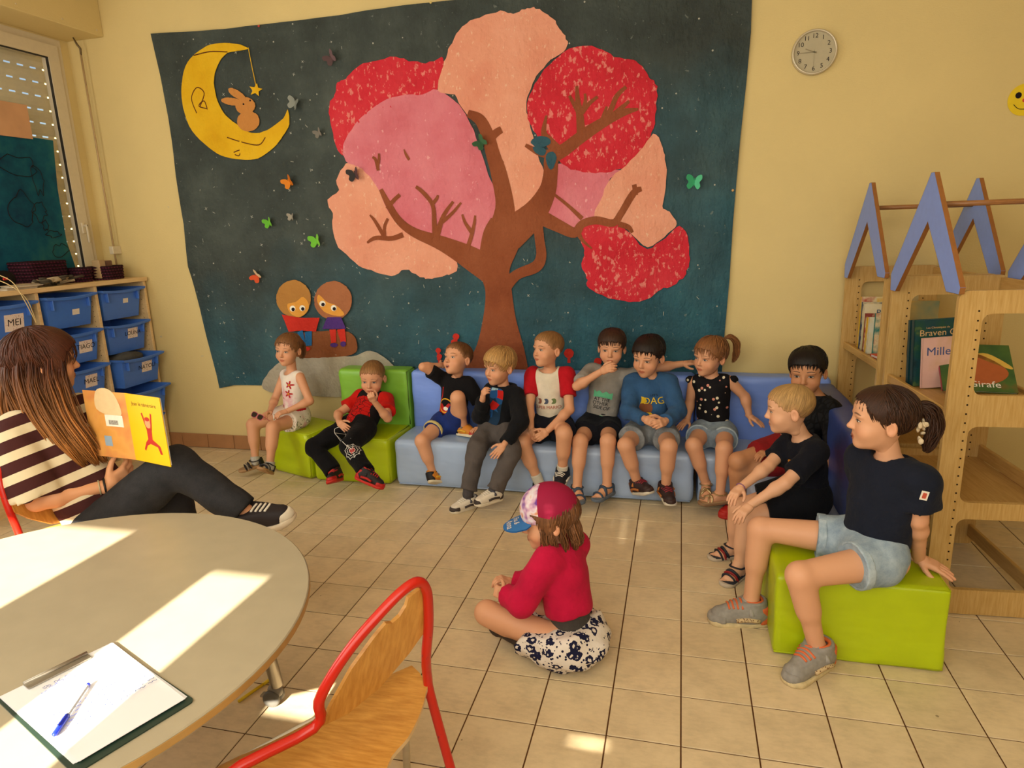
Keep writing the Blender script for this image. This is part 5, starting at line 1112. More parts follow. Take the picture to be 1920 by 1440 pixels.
def hand_mesh(curl, thumb):
    """right hand in units of its own length: x to the fingertips, y to the thumb, z back of the hand"""
    key = (curl, thumb)
    if key in _HAND: return _HAND[key]
    s = Sdf(); s.cone((-0.10, 0, 0), (0.10, 0, 0), 0.135, 0.150, k=0.0); s.rbox((0.27, -0.01, 0), (0.24, 0.205, 0.085), 0.075, k=0.08)
    for i, (y, L, r) in enumerate(((0.150, 0.42, 0.060), (0.045, 0.47, 0.062), (-0.062, 0.43, 0.059), (-0.160, 0.34, 0.052))):
        p = np.array([0.47-0.02*abs(i-1), y, 0.0]); a = 0.0; sp = (1.2-i)*0.07; c = curl if not isinstance(curl, tuple) else curl[i]
        for j, fr in enumerate((0.42, 0.32, 0.26)):
            a += c*(0.85, 1.0, 0.75)[j]; d = np.array([math.cos(a)*math.cos(sp), math.cos(a)*math.sin(sp), -math.sin(a)]); q = p+d*L*fr
            s.cone(p, q, r*(1-0.08*j), r*(0.92-0.10*j), k=0.012); p = q
    p = np.array([0.10, 0.13, -0.03])
    for j, (d, L, r) in enumerate((((0.62, 0.70, -0.25-thumb*0.3), 0.20, 0.078), ((0.82, 0.45-thumb*0.5, -0.30-thumb*0.4), 0.17, 0.068), ((0.95, 0.12-thumb*0.5, -0.30-thumb*0.3), 0.15, 0.058))):
        q = p+nrm(d)*L; s.cone(p, q, r, r*0.9, k=0.05 if j == 0 else 0.015); p = q
    for o in range(len(s.ops)): pass
    V, Q = s.mesh(0.030, s_lo(s), s_hi(s)); _HAND[key] = (V, Q); return V, Q
def s_lo(s): return np.min([o[2] for o in s.ops], 0)-0.10
def s_hi(s): return np.max([o[3] for o in s.ops], 0)+0.10
M_SKIN = None
def skin_mat():
    m, n = newmat('skin', 0.52, 0.35); n.l.new(n.attr('Col', 'Color'), n.b.inputs['Base Color'])
    n.bump(n.noise(n.coord(), 260, 2), 0.06, 0.001); n.b.inputs['Subsurface Weight'].default_value = 0.0; return m
def hair_mat():
    m, n = newmat('hair', 0.5, 0.3); f = n.noise(n.attr('hv'), 3.2, 4, 0.7); k = n.ramp(f, [(0.30, (0.50,)*3), (0.50, (0.95,)*3), (0.70, (1.45,)*3)])
    n.color(n.mix(1.0, n.attr('Col', 'Color'), k, 'MULTIPLY')); n.bump(f, 0.7, 0.004); return m
M_SKIN = skin_mat(); M_HAIR = hair_mat()
BLOND = lin('b58a52'); LBROWN = lin('7d5330'); BROWN = lin('42281a'); DBROWN = lin('20140e'); SANDY = lin('8a6238')
class Person: pass
def solve(sp):
    """joints of a figure from photo pixels and real bone lengths"""
    J = Person(); s = sp.get('s', 1.0); J.s = s; J.sp = sp; bl = dict(thigh=0.268, shank=0.250, uarm=0.188, farm=0.160, hand=0.108, foot=0.120)
    bl.update(sp.get('bones', {})); bl = {k: v*s for k, v in bl.items()}; J.bl = bl
    J.pel = np.array(sp['pel'], float); yb = math.radians(sp['yaw']); J.by = yb
    ax = np.array([math.cos(yb), -math.sin(yb), 0.0])     # image-right side of a figure that looks to the camera
    J.neck = at_y(*sp['neck'][:2], sp['neck'][2]); J.up = nrm(J.neck-J.pel); ys = math.radians(sp.get('yaw_s', sp['yaw'])); ax2 = np.array([math.cos(ys), -math.sin(ys), sp.get('tilt', 0.0)])
    J.ax = nrm(ax2-J.up*(ax2@J.up)); J.fw = np.cross(J.ax, J.up)*1.0
    J.fw = np.cross(J.up, J.ax)*-1.0 if (np.cross(J.up, J.ax)@np.array([-math.sin(ys), -math.cos(ys), 0])) < 0 else np.cross(J.up, J.ax)
    hw = sp.get('hipw', 0.060)*s; sw = sp.get('shw', 0.100)*s; J.L = {}
    for k, sg in (('a', -1), ('b', 1)):
        j = Person(); J.L[k] = j; q = sp[k]; j.hip = J.pel+ax*hw*sg
        def rs(anchor, e, L):
            if isinstance(e, np.ndarray): return e
            return reach(anchor, e[:2], L*(e[3] if len(e) > 3 else 1.0), e[2] if len(e) > 2 else -1)
        j.knee = rs(j.hip, q['knee'], bl['thigh']); j.ank = rs(j.knee, q['ank'], bl['shank']); j.toe = rs(j.ank, q['toe'], bl['foot'])
        j.sho = J.neck+J.ax*sw*sg-J.up*0.030*s+np.array(q.get('sho', (0, 0, 0)))
        j.elb = rs(j.sho, q['elb'], bl['uarm']); j.wri = rs(j.elb, q['wri'], bl['farm']); j.tip = rs(j.wri, q['tip'], bl['hand'])
    J.hc = at_y(*sp['head'][:2], sp['head'][2]); cam = CAM-J.hc; y0 = math.atan2(-cam[0], -cam[1])
    yw, pt, rl = sp['look']; J.hR = rotm(y0+math.radians(yw), math.radians(pt), math.radians(rl)); J.hs = sp.get('hs', 1.0)
    return J
def torso_sdf(S, J, off=0.0, k=0.03, w=1.0):
    s = J.s; R = np.stack([J.ax, J.fw, J.up], 1); L = np.linalg.norm(J.neck-J.pel); b = J.sp.get('belly', 1.0)
    for t, r in ((0.02, (0.086, 0.072, 0.075)), (0.35, (0.080*b, 0.067*b, 0.105)), (0.68, (0.088, 0.066, 0.105))):
        S.ell(J.pel+J.up*L*t, (np.array(r)*np.array([w, 1, 1])*s+off), R, k=k)
    S.cone(J.L['a'].sho*0.86+J.L['b'].sho*0.14, J.L['b'].sho*0.86+J.L['a'].sho*0.14, 0.038*s+off, 0.038*s+off, k=k)
def limb(S, p, q, r0, r1, off=0.0, k=0.018, flat=None, t=1.0):
    q2 = p+(q-p)*t; S.cone(p, q2, r0+off, r0+(r1-r0)*t+off, k=k, flat=flat)
def body_mesh(J):
    s = J.s; sp = J.sp; S = Sdf(); f = sp.get('fat', 1.0)
    torso_sdf(S, J, -0.004); hb = J.hc+J.hR@np.array([0, -0.016, -0.085])*J.hs; S.cone(J.neck-J.up*0.02*s, hb+J.hR@np.array([0, 0.002, 0.03])*J.hs, 0.034*s, 0.0325*J.hs, k=0.02)
    for k in 'ab':
        j = J.L[k]
        S.cone(j.hip, j.knee, 0.058*s*f, 0.038*s*f, k=0.02); S.cone(j.knee, j.ank, 0.0355*s*f, 0.0235*s, k=0.015)
        sh_ = j.ank-j.knee; S.cone(j.knee+sh_*0.06, j.knee+sh_*0.46, 0.0365*s*f, 0.0325*s*f, k=0.03)
        S.ell(j.knee, np.array([0.0375]*3)*s*f, k=0.012); S.ell(j.ank, np.array([0.026]*3)*s, k=0.01)
        S.cone(j.sho, j.elb, 0.033*s*f, 0.0255*s*f, k=0.02); S.cone(j.elb, j.wri, 0.0255*s*f, 0.0175*s, k=0.012); S.ell(j.elb+(j.wri-j.elb)*0.25, np.array([0.0265]*3)*s*f, k=0.02)
    return S.mesh(sp.get('h', 0.0065))
def frame_hand(j, nrm_hint, left):
    x = nrm(j.tip-j.wri); z = np.asarray(nrm_hint, float); z = nrm(z-x*(z@x)); y = np.cross(z, x); return np.stack([x, y*(-1 if left else 1), z], 1)
def build_person(name, label, sp, skin=lin('d49a76')):
    J = solve(sp); s = J.s; t = thing('person', label, 'person', (J.pel[0], J.pel[1], min(J.L['a'].ank[2], J.L['b'].ank[2], J.pel[2])-0.05), sp.get('group'))
    V, Q = body_mesh(J); Vs = [V]; Fs = Q.tolist(); C = np.tile(np.array(skin), (len(V), 1)); g = np.random.default_rng(len(label))
    for k in 'ab':
        for p in (J.L[k].knee, J.L[k].elb):
            d = np.exp(-((V-p)**2).sum(1)/(0.03*s)**2)[:, None]*0.3; C = C*(1-d)+d*np.array([skin[0], skin[1]*0.76, skin[2]*0.70])
    Cs = [C]; n = len(V)
    def join(v, f, c):
        nonlocal n
        Vs.append(v); Fs.extend([[i+n for i in q] for q in (f.tolist() if hasattr(f, 'tolist') else f)]); Cs.append(c); n += len(v)
    hv, hf, hc = build_head('adult' if sp.get('adult') else 'child', skin, sp.get('brow', sp['hair'].get('col', BROWN)), sp.get('iris', (0.10, 0.06, 0.035)), sp.get('gaze', (0, 0)), sp.get('mouth', 'closed'), sp.get('lip', (skin[0]*0.80, skin[1]*0.50, skin[2]*0.50)))
    join((hv*J.hs)@J.hR.T+J.hc, hf, hc)
    for k in 'ab':
        j = J.L[k]; q = sp[k]; v, f = hand_mesh(q.get('curl', 0.30), q.get('thumb', 0.0)); M = frame_hand(j, q.get('back', (0, -0.3, 1)), k == 'b')
        vv = (v*J.bl['hand'])@M.T+j.wri; ff = f if k == 'a' else f[:, ::-1]; c = np.tile(np.array(skin), (len(vv), 1)); u = np.clip((v[:, 0]-0.55)/0.4, 0, 1)[:, None]*0.22; c = c*(1-u)+u*np.array([skin[0], skin[1]*0.72, skin[2]*0.66]); join(vv, ff, c)
    for k in 'ab':
        q = sp[k]
        if q.get('bare'):
            j = J.L[k]; v, f = foot_mesh(); R, o = foot_frame(J, j, q); vv = (v*s)@R.T+o; join(vv, f, np.tile(np.array(skin), (len(vv), 1)))
    body = mk('body', np.concatenate(Vs), Fs, M_SKIN, t, True, col=np.concatenate(Cs)); J.body = body; J.t = t
    h = dict(sp['hair']); v, f, c, hv_ = build_hair(sp.get('seed', len(label)), **h); J.hair = mk('hair', (v*J.hs)@J.hR.T+J.hc, f, M_HAIR, t, True, col=c, vec={'hv': hv_})
    return J
# ---- feet and shoes
_FOOT = []
def foot_mesh():
    if not _FOOT:
        S = Sdf(); S.cone((0, -0.022, 0.026), (0, 0.055, 0.018), 0.024, 0.020, k=0); S.cone((0, 0, 0.055), (0, 0.03, 0.028), 0.026, 0.022, k=0.02); S.cone((0.008, 0.07, 0.014), (-0.014, 0.065, 0.014), 0.017, 0.014, k=0.015)
        for x, y, r in ((0.017, 0.100, 0.0105), (0.005, 0.101, 0.0078), (-0.006, 0.096, 0.0072), (-0.016, 0.089, 0.0068), (-0.024, 0.081, 0.0062)): S.cone((x*0.9, y-0.028, 0.013), (x, y, 0.009), r, r*0.95, k=0.003)
        S.cut(lambda X, Y, Z: 0.002-Z, 0.006); _FOOT.append(S.mesh(0.0034))
    return _FOOT[0]
def foot_frame(J, j, q):
    f = nrm(j.toe-j.ank); f0 = j.toe-j.ank; up = q.get('solen'); up = np.array(up, float) if up is not None else np.array([0, 0, 1.0])
    f = nrm(f0-up*(f0@up)); r = np.cross(f, up); o = j.ank-up*0.048*J.s
    if nrm(up)[2] > 0.97 and -0.10 < o[2] < 0.05: o[2] = 0.0015
    return np.stack([r, f, nrm(up)], 1), o
def shoe(J, k, kind, cols, L=1.0):
    """shoe fitted to a foot: outsole, upper and its straps, laces or patches"""
    j = J.L[k]; q = J.sp[k]; R, o = foot_frame(J, j, q); s = J.s*L*1.08; t = J.t; W = lambda v: (np.asarray(v)*s)@R.T+o
    flip = -1 if k == 'a' else 1
    sole = Sdf(); sole.cone((0, -0.028, 0.006), (0.004*flip*-1, 0.082, 0.006), 0.027, 0.032, k=0.0); sole.cut(lambda X, Y, Z: np.abs(Z-(0.004+0.10*np.maximum(0, Y-0.075)))-0.0085, 0.004)
    v, f = sole.mesh(0.0042); root = mk('shoe', W(v), f, cols['sole'], t, True); cnt = 0
    if kind in ('sneaker', 'boot', 'lowtop'):
        u = Sdf(); u.cone((0, -0.022, 0.030), (0, 0.010, 0.034), 0.030, 0.030, k=0); u.cone((0, 0.01, 0.030), (-0.003*flip, 0.080, 0.020), 0.030, 0.027, k=0.02); u.cone((0, -0.010, 0.045), (0, -0.008, 0.072 if kind != 'lowtop' else 0.060), 0.033, 0.034, k=0.02); u.ell((0, 0.03, 0.042), (0.024, 0.035, 0.024), k=0.02)
        u.cone((0, -0.006, 0.066), (0, -0.004, 0.11), 0.024, 0.026, k=0.004, mode='sub'); u.cut(lambda X, Y, Z: np.maximum(0.008-Z, Z-(0.076 if kind != 'lowtop' else 0.062)+0.25*np.maximum(0, Y)), 0.004)
        v, f = u.mesh(0.0040); up_ = mk('upper', W(v), f, cols['upper'], root, True)
        bv = bvhtree.BVHTree.FromPolygons(v.tolist(), f.tolist())
        def band(P, w, th, m, nm):
            pts = []
            for p in P:
                h = bv.find_nearest(Vector(p)); c, n_ = np.array(h[0]), np.array(h[1]); pts.append(c+n_*th*0.3)
            S_ = smooth_poly(pts, 3, False); vv, ff = tube(S_, w, 6, flat=1.0); mk(nm, W(vv), ff, m, root, True)
        tc = Sdf(); tc.cone((0, 0.078, 0.017), (-0.003*flip, 0.090, 0.015), 0.0285, 0.0255, k=0); tc.cut(lambda X, Y, Z: np.maximum(np.maximum(0.009-Z, 0.070-Y), Z-0.03)); v2, f2 = tc.mesh(0.004); mk('toe_cap', W(v2), f2, cols.get('toe', cols['upper']), root, True)
        hcap = Sdf(); hcap.cone((0, -0.024, 0.022), (0, -0.020, 0.055), 0.0315, 0.0335, k=0); hcap.cut(lambda X, Y, Z: np.maximum(np.maximum(0.008-Z, Y+0.020), Z-0.060)); v2, f2 = hcap.mesh(0.004); mk('heel_patch', W(v2), f2, cols.get('heel', cols['upper']), root, True)
        if 'lace' in cols:
            for i in range(4):
                y = 0.024+i*0.012; band([(-0.016, y, 0.05), (0, y+0.004, 0.075-0.2*y), (0.016, y, 0.05)], 0.0028, 0.004, cols['lace'], 'lace')
        if 'strap' in cols: band([(-0.032, 0.006, 0.040), (-0.018, 0.010, 0.066), (0, 0.012, 0.080), (0.018, 0.010, 0.066), (0.032, 0.006, 0.040)], 0.0075, 0.002, cols['strap'], 'strap')
        if 'side' in cols:
            for sx in (-1, 1): band([(sx*0.032, -0.015, 0.026), (sx*0.034, 0.015, 0.03), (sx*0.034, 0.045, 0.022)], 0.0065, 0.001, cols['side'], 'side_patch')
        if 'collar' in cols: band([(0.026*math.cos(a)*1.1, -0.008+0.026*math.sin(a), 0.070 if kind != 'lowtop' else 0.058) for a in np.linspace(-4.2, 1.06, 9)], 0.005, 0.001, cols['collar'], 'collar')
    else:   # sandals: straps over a bare foot
        bed = Sdf(); bed.cone((0, -0.026, 0.012), (-0.004*flip, 0.080, 0.012), 0.026, 0.031, k=0); bed.cut(lambda X, Y, Z: np.abs(Z-0.011)-0.004, 0.002); v, f = bed.mesh(0.0042); mk('footbed', W(v), f, cols.get('bed', cols['sole']), root, True)
        fv, ff_ = foot_mesh(); bv = bvhtree.BVHTree.FromPolygons(fv.tolist(), [list(q_) for q_ in ff_.tolist()])
        def band(P, w, m, nm):
            pts = []
            for p in P:
                h = bv.find_nearest(Vector(p)); c, n_ = np.array(h[0]), np.array(h[1]); pts.append((c+n_*0.003)/1.0)
            S_ = smooth_poly(pts, 3, False); vv, f3 = tube(S_, w, 6, flat=0.5, up=(0, 0, 1)); mk(nm, (np.asarray(vv)*J.s)@R.T+o, f3, m, root, True)
        m = cols['strap']; m2 = cols.get('strap2', m)
        if kind == 'closed':
            for i, y in enumerate((0.074, 0.060, 0.046)): band([(-0.034, y-0.006, 0.004), (-0.022, y, 0.026), (0, y+0.004, 0.042), (0.022, y, 0.030), (0.034, y-0.006, 0.004)], 0.0085, m if i % 2 == 0 else m2, 'strap')
        elif kind == 'cross':
            band([(-0.034, 0.060, 0.004), (-0.012, 0.050, 0.04), (0.018, 0.078, 0.035), (0.034, 0.080, 0.004)], 0.007, m, 'strap'); band([(0.034, 0.055, 0.004), (0.010, 0.050, 0.04), (-0.018, 0.070, 0.03), (-0.034, 0.078, 0.004)], 0.007, m, 'strap')
        else:
            band([(-0.034, 0.070, 0.004), (-0.020, 0.072, 0.025), (0, 0.074, 0.036), (0.022, 0.074, 0.028), (0.034, 0.070, 0.004)], 0.0105, m, 'strap'); band([(-0.032, 0.040, 0.006), (-0.016, 0.036, 0.045), (0, 0.036, 0.058), (0.016, 0.036, 0.045), (0.032, 0.040, 0.006)], 0.009, m, 'strap')
        band([(0.030*math.cos(a), -0.002+0.034*math.sin(a), 0.050) for a in np.linspace(-3.14, 3.14, 10)], 0.0065, m, 'ankle_strap')
        if kind != 'cross':
            hc = Sdf(); hc.cone((0, -0.020, 0.016), (0, -0.016, 0.050), 0.0275, 0.0285, k=0); hc.cut(lambda X, Y, Z: np.maximum(np.maximum(0.010-Z, Y+0.016), Z-0.050)); v2, f2 = hc.mesh(0.004); mk('heel_counter', W(v2), f2, m, root, True)
    return root
def sock(J, k, mat, t=0.22, off=0.003):
    j = J.L[k]; S = Sdf(); s = J.s; d = nrm(j.knee-j.ank); S.cone(j.ank-d*0.01, j.ank+(j.knee-j.ank)*t, 0.0255*s+off, 0.0285*s+off, k=0, flat=1); v, f = S.mesh(0.005); return mk('sock', v, f, mat, J.t, True)
# ---- clothes
def gcoord(J, v): d = v-J.pel; return np.stack([d@J.ax, d@J.up, d@J.fw], 1)
def shirt(J, mat, sleeve=0.6, off=0.009, hem=-0.02, name='shirt', sl_mat=None, neck=0.045, vneck=0.0, seed=1, amp=0.004, long=False, w=1.0, wide=0.006, h=0.0065, cuff=None, hem_mat=None, ndrop=0.0):
    s = J.s; S = Sdf(); L = np.linalg.norm(J.neck-J.pel); torso_sdf(S, J, off, w=w)
    sl = Sdf(); S.plane(J.pel+J.up*hem, -J.up, 0.004)
    c = J.neck+J.up*(0.030*s)+J.fw*(0.012+vneck*0.3); ncut = lambda X, Y, Zz: (neck*s) - np.sqrt((X-c[0])**2+(Y-c[1])**2+((Zz-c[2])*(1-vneck))**2)
    S.cut(ncut, 0.004); S.warp = waves(seed, amp, 60, 6, (1, 1, 0.7)); tv_, tf_ = S.mesh(h*1.2); J.tbv = bvhtree.BVHTree.FromPolygons(tv_.tolist(), tf_.tolist())
    for k in 'ab':
        j = J.L[k]; T_ = sl if sl_mat else S
        if sleeve > 0:
            if sl_mat: T_.ell(j.sho-J.ax*(0.010 if k == 'b' else -0.010), np.array([0.044]*3)*s+off, k=0.02)
            limb(T_, j.sho, j.elb, 0.036*s, 0.029*s+wide, off, 0.022, 1 if sleeve < 1 else None, min(1, sleeve))
            if long: limb(T_, j.elb, j.wri, 0.030*s, 0.025*s, off, 0.015, 1, 0.93)
    if sl_mat: sl.cut(ncut, 0.004)
    for Z in (S, sl): Z.warp = waves(seed, amp, 60, 6, (1, 1, 0.7))
    v, f = S.mesh(h); o = mk(name, v, f, mat, J.t, True, vec={'gc': gcoord(J, v)}); J.shirt = o; J.sbv = bvhtree.BVHTree.FromPolygons(v.tolist(), f.tolist())
    if sl_mat:
        v, f = sl.mesh(h); mk('sleeves', v, f, sl_mat, o, True, vec={'gc': gcoord(J, v)})
    return o
def shorts(J, mat, t=0.6, off=0.012, flare=0.012, name='shorts', top=0.10, seed=2, amp=0.004, long=False, h=0.0065, cuff=None, cuff_legs='ab'):
    s = J.s; S = Sdf(); R = np.stack([J.ax, J.fw, J.up], 1); f_ = J.sp.get('fat', 1.0)
    S.ell(J.pel+J.up*0.012, np.array([0.092, 0.078, 0.086])*s+off*0.8, R, k=0.02); S.plane(J.pel+J.up*top*s, J.up, 0.004)
    for k in 'ab':
        j = J.L[k]; q0 = 0.13; h0 = j.hip+(j.knee-j.hip)*q0; r1_ = 0.045*s*f_+(flare if not long else 0.004); r0_ = 0.064*s*f_; limb(S, h0, j.knee, r0_+(r1_-r0_)*q0, r1_, off, 0.05, 1 if not long else None, (t-q0)/(1-q0) if not long else 1.0)
        if long: limb(S, j.knee, j.ank, 0.045*s, 0.034*s+flare, off*0.8, 0.02, 1, 0.93)
    S.warp = waves(seed, amp, 55, 6); v, f = S.mesh(h); o = mk(name, v, f, mat, J.t, True, vec={'gc': gcoord(J, v)}); J.pbv = bvhtree.BVHTree.FromPolygons(v.tolist(), f.tolist())
    if cuff:
        for k in cuff_legs:
            j = J.L[k]; d = nrm(j.knee-j.hip); c = j.hip+(j.knee-j.hip)*t; r = (0.064+(0.045-0.064)*t)*s*f_+flare*t+off; C_ = Sdf(); C_.cone(c-d*0.022*s, c+d*0.003, r+0.003, r+0.003, k=0, flat=2); C_.cone(c-d*0.05, c+d*0.05, r-0.006, r-0.006, k=0, flat=2, mode='sub'); v, f = C_.mesh(0.005); mk('turn_up', v, f, cuff, o, True)
    return o
def printed(J, V2, F2, mat, x, y, name, parent=None, off=0.0022, flipx=1, bv=None, fw=None):
    """flat print laid onto the garment's front; x,y in torso space (m)"""
    bv = bv or J.tbv; out = []; V2 = np.asarray(V2, float); fw = J.fw if fw is None else fw
    for a, b in V2:
        p = J.pel+J.ax*(x+a*flipx)+J.up*(y+b); h = bv.ray_cast(Vector(p+fw*0.4), Vector(-fw))
        q = np.array(h[0]) if h[0] else p+fw*0.08; out.append(q+fw*off)
    return mk(name, np.array(out), F2, mat, parent or J.shirt, True)
def print_text(J, s_, size, x, y, mat, name='print_lettering', parent=None, shear=0):
    V, F = text2d(s_, size, shear=shear); return printed(J, V, F, mat, x, y, name, parent, 0.0045)
def print_poly(J, P, mat, x, y, name='print', step=0.012, parent=None, off=0.0018, bv=None): V, T = fill(P, (), step); return printed(J, V, T, mat, x, y, name, parent, off, bv=bv)
# ------------------------------------------------------------------ the children
def pelv(px, py, Y, z): p = at_y(px, py, Y); return (p[0], Y, z)
W_ = plain('e6ddcf', 0.6); BK = plain('17151a', 0.6); NV = cloth('14161f'); REDS = plain('b51a16', 0.5); GREYS = plain('8d867c', 0.7)
DENIM = None
def denim(name, c1, c2, wf=0.35):
    m, n = newmat(name, 0.9, 0.15); v = n.coord(); f = n.noise(v, 18, 5, 0.65); w = n.noise(n.mapping(v, (1, 1, 4)), 420, 1)
    k = n.ramp(f, [(0.35, lin(c1)), (0.65, lin(c2))]); n.color(n.mix(n.math('MULTIPLY', w, wf), k, lin('d0d4d8'))); n.bump(n.math('ADD', n.math('MULTIPLY', f, 3.0), w), 0.5, 0.003); return m
DENIM_L = denim('light_denim', '6d87a0', '9fb2c0'); DENIM_G = denim('grey_denim', '4a4c50', '85888a'); DENIM_M = denim('mid_denim', '4a6078', '7f93a4'); DENIM_P = denim('pale_denim', '7f98ac', 'b4c4ce')
G_ = 'children on the foam seats'
# 1 girl in flowered dress
K = build_person('girl_dress', 'girl in a white flowered dress holding sunglasses on the lime pouf', dict(group=G_, s=0.96, hs=0.96, pel=pelv(556, 778, 1.375, 0.362), yaw=32, yaw_s=28, neck=(547, 697, 1.385), head=(541, 655, 1.355), look=(34, -2, 4), seed=3,
    a=dict(knee=(462, 798), ank=(479, 867, 1), toe=(440, 880), elb=(514, 752, -1), wri=(506, 772), tip=(487, 779), curl=0.6, back=(-0.3, -0.5, 0.8), solen=(-0.1, -0.1, 1)),
    b=dict(knee=(512, 801), ank=(506, 873, 1), toe=(487, 888, -1), elb=(581, 752, -1), wri=(533, 773, -1), tip=(508, 779, -1), curl=0.5, back=(-0.2, -0.6, 0.8), solen=(0.1, 0.55, 0.8)),
    hair=dict(col=LBROWN, t_top=0.008, t_side=0.007, locks=420, L=0.07, bang=0.0, nape=0.01, guides=[([(-0.01, -0.09, 0.03), (-0.025, -0.12, 0.02), (-0.03, -0.13, -0.03), (-0.03, -0.12, -0.085)], [0.014, 0.022, 0.022, 0.010], 70, 0.0022), ([(-0.065, -0.03, 0.0), (-0.066, -0.04, -0.035), (-0.055, -0.05, -0.07)], [0.008, 0.010, 0.005], 16, 0.0025)], cvar=0.3)))
def flower_mat():
    m, n = newmat('flower_print_cloth', 0.85, 0.2); v = n.attr('gc'); base = n.noise(v, 9, 3, 0.6, 0)
    k = n.ramp(base, [(0.40, lin('ece2d6')), (0.58, lin('e9d9d0')), (0.66, lin('e0b0b4'))])
    w = n.voro(n.mapping(v, (1, 1, 0.15)), 17); r_ = n.voro(n.mapping(v, (1, 1, 0.15)), 17, out='Color'); pet = n.math('ADD', w, n.math('MULTIPLY', n.noise(v, 70, 2), 0.22))
    s_ = n.sep(r_); k = n.mix(n.math('MULTIPLY', n.math('LESS_THAN', pet, 0.36), n.math('GREATER_THAN', s_[0], 0.66)), k, lin('b8202a')); k = n.mix(n.math('MULTIPLY', n.math('LESS_THAN', pet, 0.34), n.math('LESS_THAN', s_[0], 0.12)), k, lin('d8a830')); k = n.mix(n.math('MULTIPLY', n.math('LESS_THAN', pet, 0.40), n.math('GREATER_THAN', s_[1], 0.86)), k, lin('4a7090'))
    y = n.sep(v)[1]; lf = n.math('GREATER_THAN', n.noise(n.mapping(v, (3, 1, 1)), 55, 2), 0.60); k = n.mix(n.math('MULTIPLY', lf, n.math('LESS_THAN', y, 0.03)), k, lin('6a6a48')); n.color(k); n.bump(n.noise(v, 30, 3), 0.4, 0.004); return m
M_FLW = flower_mat()
dr = shirt(K, M_FLW, sleeve=0.0, off=0.008, hem=-0.05, name='dress', neck=0.062, seed=3, amp=0.003); shorts(K, M_FLW, t=0.5, off=0.013, flare=0.02, name='dress_skirt', top=0.06, seed=4)
for pts, x, y in (([0.9, 1], 0.040, 0.165), ([1, 1], 0.055, 0.225), (0, -0.03, 0.06)):
    P = [(0.030*(0.65+0.35*math.cos(5*a))*math.cos(a), 0.030*(0.65+0.35*math.cos(5*a))*math.sin(a)) for a in np.linspace(0, 6.28, 40, endpoint=False)]; print_poly(K, P, plain('b01a20', 0.7), x, y, 'printed_flower', 0.008); print_poly(K, disc(0, 0, 0.006), plain('d8a020', 0.7), x, y, 'flower_heart', None, off=0.003)
for k in 'ab': sock(K, k, cloth('b8b4ac'), 0.10); shoe(K, k, 'closed', dict(sole=plain('a8835c', 0.7), bed=plain('a8835c', 0.7), strap=BK, strap2=GREYS)); 
# 1b sunglasses in her hands
sg = (K.L['a'].tip+K.L['b'].tip)/2+np.array([-0.035, -0.03, 0.005]); su = thing('sunglasses', 'pink-framed dark sunglasses held by the girl in the flowered dress', 'sunglasses', sg)
ux = nrm((0.93, -0.25, -0.22)); nz = nrm((-0.15, -0.75, 0.6)); uy = np.cross(nz, ux); FSG = (sg, ux, uy, nz)
for x in (-0.026, 0.026):
    P = smooth_poly([(x-0.022, 0.010), (x, 0.016), (x+0.022, 0.010), (x+0.018, -0.014), (x, -0.019), (x-0.018, -0.014)], 4); ln_ = mk('lens', *prism(P, FSG, 0, 0.002), plain('1a1416', 0.1, 0.6), su); mk('frame', *tube(place2d(P, FSG, 0.001), 0.0022, 6, closed=True), plain('b8506a', 0.4), su, True)
mk('bridge', *tube(place2d([(-0.006, 0.006), (0, 0.009), (0.006, 0.006)], FSG, 0.001), 0.002, 6), plain('b8506a', 0.4), su)
for x in (-0.047, 0.047): mk('temple', *tube([place2d([(x, 0.010)], FSG, 0.0)[0], place2d([(x*0.95, 0.006)], FSG, -0.075)[0]], 0.0018, 6), plain('b8506a', 0.4), su)
# 2 boy in red and black shirt, slouching
K = build_person('boy_spider', 'boy in a red and black shirt with fist at his nose on the green chair', dict(group=G_, s=1.0, hs=1.0, pel=pelv(676, 818, 1.235, 0.355), yaw=14, yaw_s=10, neck=(703, 742, 1.405), head=(699, 708, 1.385), look=(18, -10, 2), seed=5, iris=(0.06, 0.09, 0.12),
    a=dict(knee=(582, 842), ank=(629, 888, -1), toe=(634, 922), elb=(634, 776, -1), wri=(636, 792, -1), tip=(652, 806, -1), curl=0.25, back=(-0.2, -0.8, 0.6), solen=(-0.35, 0.25, 0.9)),
    b=dict(knee=(655, 836), ank=(688, 888, -1), toe=(708, 926), elb=(727, 784, -1), wri=(701, 752, -1), tip=(690, 733, -1), curl=1.25, thumb=0.6, back=(0.3, -1, 0.2), solen=(0.35, 0.25, 0.9)),
    hair=dict(col=SANDY, t_top=0.005, t_side=0.003, locks=0, bang=0.004, fade=lin('c08a62'), cvar=0.2), brow=LBROWN))
def spider_mat():
    m, n = newmat('red_black_shirt', 0.85, 0.2); v = n.attr('gc'); s_ = n.sep(v); w = n.noise(v, 14, 2); y = n.math('ADD', s_[1], n.math('MULTIPLY', w, 0.05))
    red = n.math('LESS_THAN', y, 0.195); e = n.voro(n.mapping(v, (1, 1.5, 0.3)), 26, 'DISTANCE_TO_EDGE'); web = n.math('LESS_THAN', e, 0.035)
    ax_ = n.math('ABSOLUTE', s_[0]); side = n.math('GREATER_THAN', n.math('ADD', s_[0], n.math('MULTIPLY', w, 0.06)), 0.105); k = n.mix(red, lin('141014'), lin('b5140f')); k = n.mix(n.math('MULTIPLY', web, red), k, lin('1a0c0e')); k = n.mix(side, k, lin('181216')); n.color(k); n.bump(n.noise(v, 25, 3), 0.5, 0.005); return m
